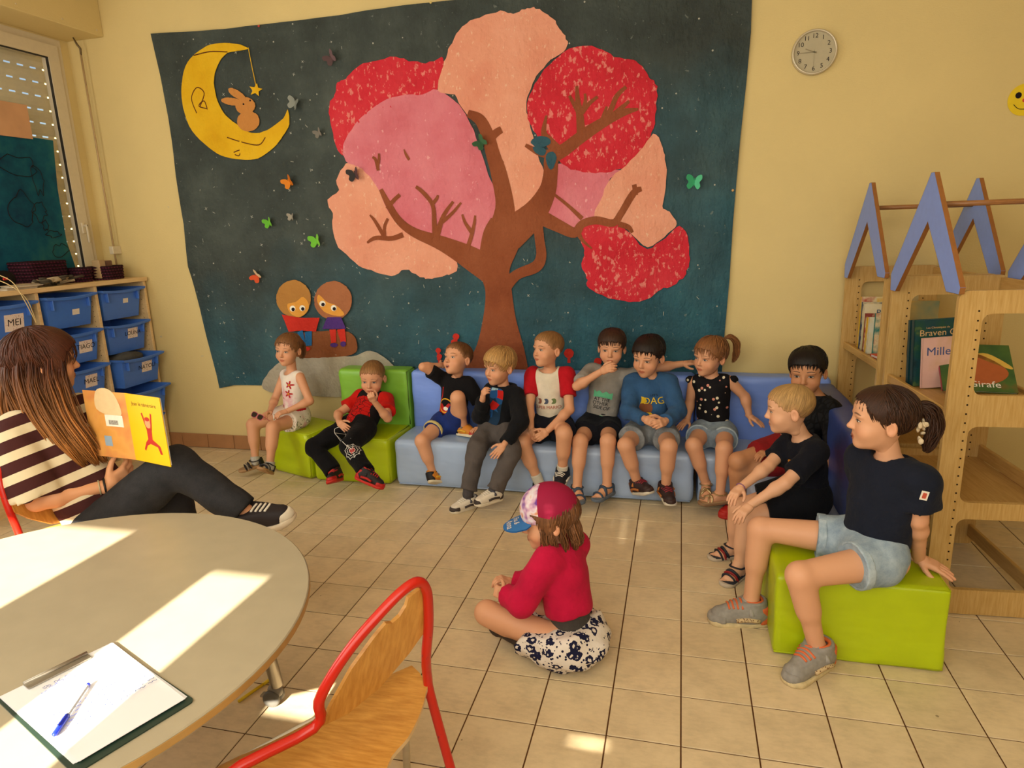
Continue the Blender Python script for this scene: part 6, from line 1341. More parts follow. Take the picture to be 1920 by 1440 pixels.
shirt(K, spider_mat(), sleeve=0.62, off=0.016, hem=-0.03, sl_mat=cloth('c01a12'), seed=5, neck=0.048); pt = shorts(K, cloth('0e0d10'), long=True, off=0.009, flare=0.012, name='trousers', top=0.03, seed=6, amp=0.006)
WEB = plain('d8d4cc', 0.7); RD = plain('b81a14', 0.7)
def limb_decal(J, k, lines, mat, w, name, seg=('knee', 'ank'), t0=0.0):
    j = J.L[k]; a, b = getattr(j, seg[0]), getattr(j, seg[1]); d = nrm(b-a); vw = nrm(CAM-(a+b)/2); vw = nrm(vw-d*(vw@d)); sx = np.cross(d, vw); B = MB()
    for ln in lines:
        v2, ff = stroke(smooth_poly(ln, 3, False) if len(ln) > 2 else ln, w); out = []
        for x, y in v2:
            p = a+d*y+sx*x; h = J.pbv.ray_cast(Vector(p+vw*0.3), Vector(-vw)); out.append((np.array(h[0]) if h[0] else p+vw*0.06)+vw*0.002)
        B.add(out, ff)
    o = B.build(name, mat, J.t); o['kind'] = 'stuff'; return o
web = []
for a in np.linspace(0, 6.28, 10): web.append([(0.006*math.cos(a), 0.09+0.006*math.sin(a)), (0.05*math.cos(a), 0.09+0.06*math.sin(a))])
for r_ in (0.018, 0.032, 0.046): web.append([(r_*math.cos(a)*(0.85 if i % 2 else 1), 0.09+1.2*r_*math.sin(a)*(0.85 if i % 2 else 1)) for i, a in enumerate(np.linspace(0, 6.28, 19))])
limb_decal(K, 'b', web, WEB, 0.003, 'web_print'); limb_decal(K, 'b', [[(0.0, 0.075), (0.012, 0.09), (0.0, 0.105), (-0.012, 0.09), (0.0, 0.075)], [(-0.012, 0.07), (0.012, 0.11)], [(0.012, 0.07), (-0.012, 0.11)]], RD, 0.008, 'red_print')
limb_decal(K, 'b', [[(-0.02, -0.11), (0.02, -0.12), (0.03, -0.07), (-0.01, -0.05), (-0.02, -0.11)], [(-0.01, -0.05), (-0.03, 0.0)], [(0.03, -0.07), (0.02, 0.0), (0.01, 0.05)], [(-0.02, -0.08), (0.028, -0.09)]], WEB, 0.003, 'web_print')
for k in 'ab': shoe(K, k, 'boot', dict(sole=plain('c22a1e', 0.6), upper=plain('1c1416', 0.6), toe=REDS, heel=REDS, lace=REDS, strap=BK, collar=REDS, side=REDS))
# 3 boy in black shirt with knee up
K = build_person('boy_black', 'boy in a black printed T-shirt with one knee up and arm behind his head', dict(group=G_, s=0.95, hs=0.97, pel=pelv(846, 793, 1.36, 0.360), yaw=18, yaw_s=18, neck=(858, 708, 1.41), head=(859, 673, 1.375), look=(46, 18, -4), seed=7, mouth='open', tilt=-0.15,
    a=dict(knee=(791, 826), ank=(814, 892, 1), toe=(829, 930), elb=(793, 688, -1), wri=(826, 685, 1, 0.85), tip=(846, 683, 1), curl=0.3, back=(-0.2, -0.9, 0.2), solen=(-0.35, 0.35, 0.85)),
    b=dict(knee=(858, 745), ank=(871, 803, 1), toe=(868, 842), elb=(908, 772, -1), wri=(902, 802, -1), tip=(885, 806, -1), curl=0.3, back=(0, -0.3, 1), solen=(0.1, 0.3, 0.95)),
    hair=dict(col=lin('6a4526'), t_top=0.006, t_side=0.003, locks=0, bang=0.004, fade=lin('c08a62'), cvar=0.2), fat=1.05))
M_YEL = plain('d8a418', 0.7); shirt(K, cloth('141214'), sleeve=0.7, off=0.012, hem=-0.03, seed=8, neck=0.048)
P = [(0.05*math.cos(a), 0.042*math.sin(a)) for a in np.linspace(0, 6.28, 40)]; V, F = stroke(P, 0.007); printed(K, V, F, M_YEL, -0.01, 0.11, 'print_ring'); print_poly(K, smooth_poly([(-0.05, -0.03), (-0.03, 0.02), (0.0, 0.0), (0.03, 0.03), (0.05, -0.01), (0.02, -0.04), (-0.02, -0.035)], 3), RD, -0.015, 0.10, 'print_patch'); print_poly(K, disc(0, 0, 0.018, 0.012), W_, -0.005, 0.092, 'print_patch', None, off=0.003)
V, F = stroke(smooth_poly([(-0.055, 0.20), (-0.05, 0.15), (-0.06, 0.11), (-0.05, 0.06)], 4, False), 0.010); printed(K, V, F, RD, 0, 0.02, 'print_stripe')
shorts(K, cloth('1d2f6e'), t=0.52, off=0.008, flare=0.006, top=0.06, seed=9, cuff=plain('c9b878', 0.7), cuff_legs='a')
for k in 'ab': sock(K, k, BK, 0.12); shoe(K, k, 'boot', dict(sole=plain('d8cbb0', 0.7), upper=plain('c87a1e', 0.6), toe=plain('b01a16', 0.5), heel=BK, strap=plain('77716a', 0.5), side=plain('d8a02a', 0.6), collar=BK))
# 4 blond boy in dark jacket
K = build_person('boy_jacket', 'blond boy in a dark printed hoodie and grey trousers with hand at his mouth', dict(group=G_, s=1.0, hs=1.0, pel=pelv(934, 812, 1.25, 0.364), yaw=26, yaw_s=26, neck=(946, 728, 1.31), head=(937, 687, 1.275), look=(50, -4, 2), seed=9,
    a=dict(knee=(893, 842), ank=(877, 928, 1), toe=(853, 968), elb=(900, 780, -1), wri=(905, 748, -1), tip=(908, 722, -1), curl=0.75, thumb=0.4, back=(-0.8, -0.6, 0), solen=(0, 0, 1)),
    b=dict(knee=(960, 846), ank=(923, 928, 1), toe=(896, 966), elb=at_y(976, 792, 1.09), wri=at_y(945, 834, 0.94), tip=at_y(922, 860, 0.885), curl=0.12, back=(0.2, -0.9, 0.3), solen=(0, 0, 1)),
    hair=dict(col=BLOND, t_top=0.016, t_side=0.009, bang=0.010, locks=520, L=0.075, wid=0.0026, fringe=0.8, lift=0.004, nape=0.004, cvar=0.28), brow=SANDY, iris=(0.07, 0.09, 0.10)))
M_JKT = cloth('15161a'); shirt(K, M_JKT, sleeve=1.0, long=True, off=0.015, hem=-0.055, name='hooded_jacket', seed=10, neck=0.050, amp=0.005)
def jprint():
    m, n = newmat('jacket_front_print', 0.8, 0.2); v = n.attr('gc'); f = n.voro(n.mapping(v, (1, 1.3, 0.2)), 20, out='Color'); h = n.sep(f)
    k = n.mix(n.math('GREATER_THAN', h[0], 0.62), lin('16304a'), lin('1f4f86')); k = n.mix(n.math('GREATER_THAN', h[1], 0.72), k, lin('b81c18')); k = n.mix(n.math('GREATER_THAN', h[2], 0.90), k, lin('9fc0cc')); n.color(k); return m
MJP = jprint(); o = print_poly(K, smooth_poly([(-0.060, 0.22), (0.0, 0.235), (0.055, 0.22), (0.062, 0.12), (0.055, 0.02), (0.0, 0.0), (-0.055, 0.02), (-0.062, 0.12)], 4), MJP, -0.005, 0.01, 'front_print', 0.012)
a_ = o.data.attributes.new('gc', 'FLOAT_VECTOR', 'POINT'); vv_ = np.array([q.co[:] for q in o.data.vertices])+wloc(o); a_.data.foreach_set('vector', gcoord(K, vv_).astype(np.float32).ravel())
V, F = stroke([(0, 0.0), (0, 0.23)], 0.004); printed(K, V, F, plain('0c0c10', 0.4), -0.004, 0.01, 'zip', off=0.004)
v, f = tube(smooth_poly([K.neck+K.ax*0.055*c_+K.fw*0.035*s_-K.fw*0.02+K.up*(0.012-0.012*s_) for c_, s_ in [(math.cos(a), math.sin(a)) for a in np.linspace(2.2, 7.2, 9)]], 3, False), 0.017, 8); mk('hood', v, f, M_JKT, K.shirt, True)
shorts(K, cloth('57504e'), long=True, off=0.007, flare=0.008, name='trousers', top=0.02, seed=11, amp=0.006)
for k in 'ab': sock(K, k, cloth('4a4648'), 0.14, 0.005); shoe(K, k, 'lowtop', dict(sole=plain('d8cbb4', 0.6), upper=plain('ddd2c2', 0.6), toe=plain('3a302e', 0.6), heel=plain('3a302e', 0.6), lace=W_, strap=plain('44424e', 0.6), side=plain('3a302e', 0.6)))
# 5 boy with red sleeves
K = build_person('boy_raglan', 'boy in a white T-shirt with red sleeves looking up with clasped hands', dict(group=G_, s=1.06, hs=0.97, pel=pelv(1036, 806, 1.345, 0.366), yaw=20, yaw_s=8, neck=(1030, 694, 1.36), head=(1028, 655, 1.335), look=(52, 6, -2), seed=11,
    a=dict(knee=(979, 830), ank=(1011, 905, 1), toe=(1013, 930), elb=at_y(992, 766, 1.25), wri=at_y(996, 808, 1.14), tip=at_y(1004, 826, 1.07), curl=0.7, back=(-0.6, -0.8, 0), solen=(0, 0, 1)),
    b=dict(knee=(1058, 812), ank=(1054, 888, 1), toe=(1044, 912), elb=at_y(1068, 768, 1.23), wri=at_y(1026, 808, 1.11), tip=at_y(1002, 826, 1.05), curl=0.6, back=(0.3, -0.9, 0.2), solen=(0, 0, 1)),
    hair=dict(col=SANDY, t_top=0.007, t_side=0.003, locks=0, bang=0.004, fade=lin('c08a62'), cvar=0.2), brow=LBROWN))
shirt(K, cloth('dccfba'), sleeve=0.62, off=0.010, hem=-0.03, sl_mat=cloth('b51622'), seed=12, neck=0.056)
V, F = tube(smooth_poly([K.neck+K.ax*0.058*math.cos(a)+K.fw*(0.042*math.sin(a)+0.012)-K.up*(0.012+0.022*max(0, math.sin(a))) for a in np.linspace(0, 6.28, 12, endpoint=False)], 2), 0.005, 6, closed=True); mk('neck_rib', V, F, cloth('dccfba'), K.shirt, True)
print_text(K, 'SUPER MARIO', 0.026, 0.0, 0.135, plain('a8452e', 0.8))
for x, c in ((-0.045, '8a5a48'), (-0.002, '4a5064'), (0.042, '6a7a4a')): print_poly(K, smooth_poly([(-0.014, -0.015), (-0.004, 0.0), (-0.012, 0.013), (0.006, 0.016), (0.014, 0.004), (0.008, -0.014)], 3), plain(c, 0.8), x, 0.172, 'print_patch', 0.01)
shorts(K, cloth('161722'), t=0.55, off=0.013, flare=0.014, top=0.08, seed=13)
for k in 'ab': sock(K, k, cloth('cfc8ba'), 0.22); shoe(K, k, 'sneaker', dict(sole=W_, upper=plain('191c26', 0.6), lace=W_, side=W_))
# 6 boy in grey shirt
K = build_person('boy_grey', 'boy in a grey T-shirt looking at the camera with hand at his mouth', dict(group=G_, s=1.06, hs=0.98, pel=pelv(1124, 790, 1.385, 0.364), yaw=2, yaw_s=-4, neck=(1143, 692, 1.42), head=(1147, 652, 1.40), look=(6, -4, 2), seed=13, iris=(0.05, 0.03, 0.02), hipw=0.055,
    a=dict(knee=(1088, 826), ank=(1082, 914, 1), toe=(1088, 950), elb=(1082, 724, -1), wri=(1128, 696, -1), tip=(1153, 684, -1), curl=0.55, thumb=0.3, back=(-0.2, -0.9, 0.4), solen=(0, 0, 1)),
    b=dict(knee=(1140, 826), ank=(1138, 912, 1), toe=(1116, 944), elb=at_y(1243, 688, 1.46), wri=at_y(1280, 682, 1.48), tip=at_y(1304, 679, 1.47), curl=0.2, back=(0, -0.3, 1), solen=(0, 0, 1), bare=True),
    hair=dict(col=lin('3a2417'), t_top=0.013, t_side=0.006, bang=0.006, locks=460, L=0.055, wid=0.0026, fringe=0.7, lift=0.003, cvar=0.28), fat=0.95, bones=dict(uarm=0.20, farm=0.17)))
K.sp['a']['bare'] = True
shirt(K, cloth('8f8a84', 0.14), sleeve=0.75, off=0.010, hem=-0.04, seed=14, neck=0.052); MT = plain('16181a', 0.8); MG = plain('5fb488', 0.8)
print_poly(K, [(-0.06, -0.02), (0.05, -0.02), (0.05, 0.02), (0.03, 0.012), (0.01, 0.024), (-0.01, 0.010), (-0.03, 0.024), (-0.045, 0.012), (-0.06, 0.024)], MG, -0.005, 0.205, 'print_patch')
for i, (tx, x) in enumerate((('AT THE', -0.012), ('OTHER', -0.018), ('SIDE', -0.030))): print_text(K, tx, 0.028, x, 0.178-0.024*i, MT)
print_text(K, 'OF', 0.030, 0.018, 0.128, MT, shear=0.3); print_poly(K, disc(0, 0, 0.014, 0.004), MT, 0.01, 0.092, 'print_patch', None); print_poly(K, disc(0, 0, 0.022, 0.008), MG, 0.0, 0.075, 'print_patch', None)
shorts(K, cloth('12131a'), t=0.58, off=0.013, flare=0.018, top=0.08, seed=15); MB_ = plain('33465c', 0.6)
v, f = foot_mesh(); R, o = foot_frame(K, K.L['a'], K.sp['a']); mk('foot', (v*K.s)@R.T+o, f, M_SKIN, K.t, True, col=np.tile(np.array(lin('d49a76')), (len(v), 1)))
for k in 'ab': shoe(K, k, 'open', dict(sole=plain('5a6472', 0.7), bed=plain('6a7078', 0.7), strap=MB_))
# 7 boy in blue sweater
K = build_person('boy_sweater', 'boy in a blue sweatshirt with yellow print and clasped hands', dict(group=G_, s=1.05, hs=1.04, pel=pelv(1222, 800, 1.33, 0.366), yaw=6, yaw_s=6, neck=(1219, 706, 1.345), head=(1216, 668, 1.315), look=(26, -10, 3), seed=15, hipw=0.066, shw=0.100,
    a=dict(knee=(1173, 834), ank=(1196, 908, 1), toe=(1211, 950), elb=(1178, 772, -1), wri=(1210, 786, -1), tip=(1234, 796, -1), curl=0.7, back=(-0.3, -0.8, 0.4), solen=(-0.25, 0.2, 0.95)),
    b=dict(knee=(1254, 836), ank=(1248, 916, 1), toe=(1254, 958), elb=(1272, 772, -1), wri=(1247, 790, -1), tip=(1226, 797, -1), curl=0.7, back=(0.3, -0.8, 0.4), solen=(0, 0, 1)),
    hair=dict(col=DBROWN, t_top=0.014, t_side=0.006, bang=0.006, locks=460, L=0.05, wid=0.0026, fringe=0.5, lift=0.003, cvar=0.3), belly=1.06))
shirt(K, cloth('33567f'), sleeve=1.0, long=True, off=0.012, hem=-0.03, name='sweatshirt', seed=16, amp=0.006, neck=0.048); MY = plain('e0b81e', 0.75)
print_text(K, 'DAG', 0.055, 0.028, 0.195, MY); print_text(K, "LET'S", 0.018, 0.03, 0.228, MT); print_poly(K, smooth_poly([(-0.042, -0.01), (-0.04, 0.02), (-0.015, 0.04), (0.015, 0.035), (0.025, 0.01), (0.0, 0.0), (-0.02, -0.015)], 4), MY, -0.035, 0.180, 'print_patch'); print_poly(K, smooth_poly([(-0.04, 0.0), (-0.02, 0.016), (0.03, 0.014), (0.04, -0.02), (0.01, -0.055), (-0.02, -0.03)], 4), plain('7a4424', 0.75), -0.02, 0.165, 'print_patch', off=0.0026); print_poly(K, smooth_poly([(-0.02, 0), (0.02, 0.006), (0.03, -0.01), (0, -0.02)], 3), MY, -0.01, 0.125, 'print_patch', 0.01, off=0.0034)
shorts(K, DENIM_G, t=0.62, off=0.011, flare=0.016, top=0.06, seed=17)
for k in 'ab': shoe(K, k, 'boot', dict(sole=plain('d0c6b4', 0.6), upper=plain('2e1c1c', 0.6), toe=plain('3a2420', 0.6), heel=plain('9a5a24', 0.6), lace=plain('8a2430', 0.6), strap=plain('b06a2a', 0.6), side=plain('a8622a', 0.6)))
# 8 girl in black top
K = build_person('girl_black', 'girl in a black sleeveless spotted top and denim shorts leaning on her arms', dict(group=G_, s=1.0, hs=1.0, pel=pelv(1338, 806, 1.36, 0.362), yaw=10, yaw_s=12, neck=(1334, 706, 1.39), head=(1332, 668, 1.365), look=(40, -4, 4), seed=17,
    a=dict(knee=(1300, 834), ank=(1324, 908, 1), toe=(1324, 940), elb=at_y(1293, 756, 1.42), wri=at_y(1289, 787, 1.38), tip=at_y(1275, 800, 1.32), curl=0.1, back=(0, 0, 1), solen=(0, 0, 1), bare=True),
    b=dict(knee=(1358, 840), ank=(1350, 926, 1), toe=(1318, 956), elb=at_y(1397, 744, 1.38), wri=at_y(1405, 780, 1.36), tip=at_y(1430, 796, 1.32), curl=0.1, back=(0, 0, 1), solen=(0, 0, 1), bare=True),
    hair=dict(col=lin('8a5a34'), t_top=0.010, t_side=0.008, locks=420, L=0.065, wid=0.0026, lift=0.005, bang=0.0, cvar=0.32, guides=[([(-0.02, -0.075, 0.085), (-0.04, -0.11, 0.10), (-0.06, -0.14, 0.06), (-0.06, -0.145, 0.0), (-0.05, -0.135, -0.05)], [0.006, 0.016, 0.022, 0.02, 0.01], 80, 0.0021)]), brow=SANDY, iris=(0.06, 0.08, 0.10)))
def spots():
    m, n = newmat('spotted_black_cloth', 0.85, 0.2); v = n.mapping(n.attr('gc'), (1, 1, 0.25)); d = n.voro(v, 30, rnd=0.75); c = n.sep(n.voro(v, 30, out='Color', rnd=0.75))
    k = n.mix(n.math('LESS_THAN', d, 0.24), lin('121014'), lin('e0d4b8')); k = n.mix(n.math('MULTIPLY', n.math('LESS_THAN', d, 0.24), n.math('GREATER_THAN', c[0], 0.7)), k, lin('d08a78')); n.color(k); n.bump(n.noise(v, 25, 3), 0.4, 0.004); return m
M_SPOT = spots(); shirt(K, M_SPOT, sleeve=0.0, off=0.010, hem=-0.005, name='top', seed=18, neck=0.050)
for k in 'ab':
    j = K.L[k]; S_ = Sdf(); S_.ell(j.sho+(0.012 if k == 'b' else -0.012)*K.ax+K.up*0.012, (0.032, 0.030, 0.022), k=0); S_.warp = waves(3, 0.004, 90); v, f = S_.mesh(0.005); mk('frill', v, f, M_SPOT, K.shirt, True, vec={'gc': gcoord(K, v)})
shorts(K, DENIM_M, t=0.45, off=0.010, flare=0.010, top=0.085, seed=19, cuff=DENIM_P)
for k in 'ab': shoe(K, k, 'cross', dict(sole=plain('8a6a4c', 0.7), bed=plain('a8845e', 0.6), strap=plain('b09468', 0.3, 0.5, 0.6)))
# 9 older boy at the back of the corner bench
K = build_person('boy_back', 'dark-haired boy in a black patterned T-shirt behind the boy in navy', dict(group=G_, s=1.12, hs=1.05, pel=(0.545, 1.06, 0.368), yaw=72, yaw_s=55, neck=(1535, 742, 1.06), head=(1514, 697, 1.035), look=(10, -6, -3), seed=21, iris=(0.03, 0.018, 0.012),
    a=dict(knee=(1384, 864), ank=(1396, 930, 1), toe=(1368, 945), elb=(1478, 830, -1), wri=(1446, 848, -1), tip=(1412, 852, -1), curl=0.45, back=(-0.3, -0.3, 0.9)),
    b=dict(knee=(1378, 884), ank=(1384, 955, 1), toe=(1350, 972), elb=(1568, 862, -1), wri=(1520, 900, -1), tip=(1490, 912, -1), curl=0.4, back=(0, -0.8, 0.5)),
    hair=dict(col=lin('140d0a'), t_top=0.016, t_side=0.007, bang=0.004, locks=460, L=0.045, wid=0.0026, lift=0.003, fringe=0.4, cvar=0.4)), skin=lin('c48a62'))
def camo():
    m, n = newmat('black_leaf_print', 0.85, 0.2); v = n.attr('gc'); d = n.voro(n.mapping(v, (1, 0.6, 0.6)), 40, 'DISTANCE_TO_EDGE'); n.color(n.ramp(d, [(0.05, lin('0c0c0e')), (0.16, lin('1d1d20'))])); n.bump(n.noise(v, 25, 3), 0.4, 0.004); return m
shirt(K, camo(), sleeve=0.75, off=0.012, hem=-0.02, seed=21, neck=0.05); shorts(K, cloth('8c1c1e'), t=0.62, off=0.013, flare=0.012, top=0.06, seed=22)
for k in 'ab': shoe(K, k, 'lowtop', dict(sole=plain('b0221c', 0.6), upper=plain('b8241c', 0.6), lace=plain('2a1416', 0.6)))
v, f = tube([K.L['a'].wri+nrm(K.L['a'].tip-K.L['a'].wri)*-0.012+0.022*(math.cos(a)*nrm(np.cross(K.L['a'].tip-K.L['a'].wri, [0, 0, 1]))+math.sin(a)*nrm(np.cross(np.cross(K.L['a'].tip-K.L['a'].wri, [0, 0, 1]), K.L['a'].tip-K.L['a'].wri))) for a in np.linspace(0, 6.28, 14, endpoint=False)], 0.003, 6, closed=True); mk('bracelet', v, f, plain('c8b030', 0.5), K.t, True)
# 10 blond boy in navy, in profile
K = build_person('boy_navy', 'blond boy in a navy T-shirt in profile with hands on his knees', dict(group=G_, s=1.04, hs=0.98, pel=(0.525, 0.50, 0.352), yaw=78, yaw_s=72, neck=(1508, 822, 0.50), head=(1481, 767, 0.47), look=(82, -6, -2), seed=23, iris=(0.06, 0.09, 0.13),
    a=dict(knee=(1381, 952), ank=(1374, 1040, 1), toe=(1330, 1055), elb=(1440, 874, -1), wri=(1389, 914, -1), tip=(1362, 942, -1), curl=0.35, back=(-0.3, -0.3, 0.9), bare=True),
    b=dict(knee=(1390, 975), ank=(1384, 1078, 1), toe=(1354, 1100), elb=(1472, 906, -1), wri=(1402, 950, -1), tip=(1374, 978, -1), curl=0.35, back=(-0.4, -0.6, 0.7), bare=True),
    hair=dict(col=lin('b08a56'), t_top=0.005, t_side=0.003, locks=0, bang=0.006, nape=-0.004, fade=lin('cf9c72')), brow=SANDY), skin=lin('dba683'))
shirt(K, cloth('12131c'), sleeve=0.72, off=0.012, hem=-0.04, seed=23, neck=0.055); shorts(K, cloth('0d0e14'), t=0.66, off=0.020, flare=0.014, top=0.06, seed=24)
print_poly(K, [(-0.02, -0.02), (0.02, -0.03), (0.03, 0.0), (0.012, 0.008), (0.004, 0.035), (-0.008, 0.012), (-0.022, 0.008)], plain('d8b62a', 0.7), 0.03, 0.15, 'print_patch'); print_poly(K, disc(0, 0, 0.02, 0.010), plain('c07a1e', 0.7), 0.03, 0.185, 'print_patch', None); print_poly(K, disc(0, 0, 0.022, 0.012), RD, 0.02, 0.105, 'print_patch', None)
for k in 'ab': shoe(K, k, 'closed', dict(sole=plain('b8a894', 0.6), bed=plain('2a2c36', 0.7), strap=plain('20222c', 0.6), strap2=plain('8c1c1e', 0.6)))
v, f = tube([K.L['a'].wri+0.0195*K.s*(math.cos(a)*nrm(np.cross(K.L['a'].tip-K.L['a'].wri, [0, 0, 1]))+math.sin(a)*nrm(np.cross(np.cross(K.L['a'].tip-K.L['a'].wri, [0, 0, 1]), K.L['a'].tip-K.L['a'].wri))) for a in np.linspace(0, 6.28, 14, endpoint=False)], 0.0025, 6, closed=True); mk('bracelet', v, f, plain('8a5a78', 0.5), K.t, True)
# 11 girl in navy on the cube
K = build_person('girl_navy', 'girl with a curly ponytail in a navy T-shirt sitting on the lime cube', dict(group=G_, s=1.22, hs=1.03, pel=(0.645, -0.055, 0.392), yaw=62, yaw_s=58, neck=(1672, 862, -0.04), head=(1655, 786, -0.06), look=(76, 0, 0), seed=25, mouth='open', hipw=0.062, shw=0.104, tilt=0.22,
    a=dict(knee=(1404, 988, -1), ank=(1408, 1128, 1), toe=(1335, 1152), elb=(1640, 950, 1), wri=(1650, 1010, 1), tip=(1650, 1040, 1), curl=0.2, back=(0, 0, 1)),
    b=dict(knee=(1500, 1078), ank=(1532, 1215, 1), toe=(1480, 1262), elb=at_y(1722, 975, -0.13), wri=at_z(1722, 1047, 0.352), tip=at_z(1768, 1068, 0.328), curl=0.12, back=(0.1, -0.2, 1)),
    hair=dict(col=lin('3a2216'), t_top=0.008, t_side=0.007, locks=520, L=0.08, wid=0.0026, lift=0.002, bang=-0.006, nape=0.004, cvar=0.35, sweep=(0, -0.6), guides=[([(0, -0.088, 0.045), (0, -0.115, 0.05), (0.0, -0.145, 0.03), (0.004, -0.155, -0.02), (0.0, -0.145, -0.07), (0.0, -0.135, -0.10)], [0.012, 0.018, 0.026, 0.028, 0.022, 0.010], 90, 0.0032), ([(0, -0.10, 0.04), (0.0, -0.135, 0.02), (-0.004, -0.14, -0.04), (0, -0.125, -0.08)], [0.01, 0.02, 0.024, 0.01], 50, 0.003)]), brow=BROWN, fat=0.92, h=0.007, bones=dict(uarm=0.180, farm=0.15)), skin=lin('d8a07c'))
shirt(K, cloth('191d2a'), sleeve=0.60, off=0.017, hem=-0.055, seed=26, neck=0.050, wide=0.010, h=0.007); shorts(K, DENIM_L, t=0.40, off=0.012, flare=0.012, top=0.06, seed=27, cuff=DENIM_P, h=0.007)
hd = lambda p: K.hR@(np.array(p)*K.hs)+K.hc
v, f = tube([hd((0.016*math.cos(a), -0.092, 0.045+0.016*math.sin(a))) for a in np.linspace(0, 6.28, 14, endpoint=False)], 0.007, 8, closed=True); mk('hair_tie', v, f, cloth('c9a08e'), K.hair, True)
bw = MB(); g = np.random.default_rng(4)
for k in range(9): c = np.array((g.uniform(-0.03, 0.03)-0.03, -0.118+g.uniform(-0.02, 0.02), -0.035+g.uniform(-0.035, 0.035))); v, f = Sdf().ell(c, (0.009, 0.005, 0.012), rotm(g.uniform(0, 6), g.uniform(-1, 1), 0), k=0).mesh(0.004); mk('hair_bow_petal', np.array([hd(p) for p in v]), f, cloth('d8c2a0'), K.hair, True)
def tag_on(p, n_, u_):
    F_ = (p, u_, nrm(np.cross(n_, u_)), n_); t_ = mk('sewn_tag', *prism([(-0.011, -0.016), (0.011, -0.016), (0.011, 0.016), (-0.011, 0.016)], F_, 0, 0.0012), W_, K.shirt); mk('tag_mark', *prism(rrect(-0.006, -0.010, 0.006, 0.010, 0.002, 2), F_, 0.0012, 0.0016), plain('c0503a', 0.6), t_)
vw = nrm(CAM-K.L['b'].elb)
for px, py, n_ in ((1733, 929, None), (1623, 1022, None)):
    d = ray(px, py); h = K.sbv.ray_cast(Vector(CAM), Vector(nrm(d)))
    if h[0]: n_ = np.array(h[1]); n_ = n_ if n_@d < 0 else -n_; tag_on(np.array(h[0])+n_*0.001, n_, nrm(np.cross(n_, [0.15, 0, 1])))
GS = plain('8f8a84', 0.75, var=0.15, vs=60)
def speck():
    m, n = newmat('leopard_patch', 0.7, 0.3); v = n.coord(); n.color(n.mix(n.math('LESS_THAN', n.voro(v, 150), 0.34), lin('c9ae84'), lin('6a4526'))); return m
M_LEO = speck(); OR_ = plain('d86a3c', 0.6)
for k in 'ab': shoe(K, k, 'sneaker', dict(sole=plain('cdb98e', 0.75, var=0.2, vs=50), upper=GS, toe=GS, heel=OR_, lace=OR_, strap=plain('9a958e', 0.7), side=M_LEO, collar=OR_), 1.08)
# 12 little girl on the floor with a cap
K = build_person('girl_cap', 'little girl with a pink and blue cap sitting on the floor in a pink cardigan', dict(s=0.98, hs=1.02, pel=(-0.385, -0.315, 0.088), yaw=108, yaw_s=112, neck=(1050, 1022, -0.27), head=(1030, 972, -0.265), look=(84, -8, -4), seed=27, hipw=0.055,
    a=dict(knee=at_y(958, 1112, -0.12), ank=at_z(972, 1192, 0.055), toe=at_z(900, 1170, 0.06), elb=at_y(985, 1098, -0.20), wri=at_y(960, 1092, -0.20), tip=at_y(940, 1085, -0.22), curl=0.7, back=(0, 0, 1), solen=(0.1, -0.75, 0.5)),
    b=dict(knee=at_y(912, 1148, -0.33), ank=at_z(990, 1200, 0.055), toe=at_z(1030, 1195, 0.05), elb=at_y(978, 1130, -0.40), wri=at_y(946, 1114, -0.36), tip=at_y(922, 1104, -0.32), curl=0.8, back=(-0.5, -0.7, 0.4), solen=(0, -0.6, 0.8)),
    hair=dict(col=lin('6b4428'), t_top=0.006, t_side=0.015, locks=260, L=0.07, wid=0.0026, nape=0.035, side=0.03, cvar=0.35, guides=[([(x, y, -0.01), (x*1.06, y*1.05, -0.05), (x*1.0, y*1.06-0.004, -0.09), (x*0.95, y, -0.112)], [0.016, 0.018, 0.016, 0.006], 40, 0.0019) for x, y in ((0.066, 0.0), (0.062, -0.035), (0.048, -0.065), (0.02, -0.085), (-0.015, -0.086), (-0.048, -0.065), (-0.064, -0.03), (-0.066, 0.005), (0.064, 0.03), (-0.064, 0.03))]), fat=1.08))
shirt(K, cloth('46403c'), sleeve=0.0, off=0.007, hem=-0.03, name='grey_top', seed=28, neck=0.06, amp=0.002)
shirt(K, cloth('b8143c', 0.14), sleeve=1.0, long=True, off=0.018, hem=0.095, name='cardigan', seed=29, neck=0.048, amp=0.003)
S_ = Sdf(); R_ = np.stack([K.ax, K.fw, K.up], 1); S_.ell(K.pel-K.up*0.02, (0.150, 0.135, 0.085), R_, k=0)
for k in 'ab': limb(S_, K.L[k].hip, K.L[k].knee, 0.085, 0.075, 0.012, 0.03, 1, 0.52)
S_.cut(lambda X, Y, Z: 0.004-Z, 0.004); S_.plane(K.pel+K.up*0.055, K.up, 0.01); S_.warp = waves(31, 0.008, 70, 6)
def navy_flower():
    m, n = newmat('navy_flower_skirt', 0.85, 0.2); v = n.coord(); d = n.voro(v, 27, rnd=0.9); w = n.math('ADD', d, n.math('MULTIPLY', n.math('SUBTRACT', n.noise(v, 75, 2), 0.5), 0.75)); d2 = n.voro(v, 60); k = n.ramp(w, [(0.13, lin('d8ccc0')), (0.17, lin('191a38'))], 'CONSTANT'); k = n.mix(n.math('GREATER_THAN', w, 0.44), k, lin('ddd2c8')); k = n.mix(n.math('MULTIPLY', n.math('GREATER_THAN', w, 0.52), n.math('LESS_THAN', d2, 0.26)), k, lin('191a38')); n.color(k); n.bump(n.noise(v, 40, 3), 0.6, 0.006); return m
v, f = S_.mesh(0.007); mk('skirt', v, f, navy_flower(), K.t, True)
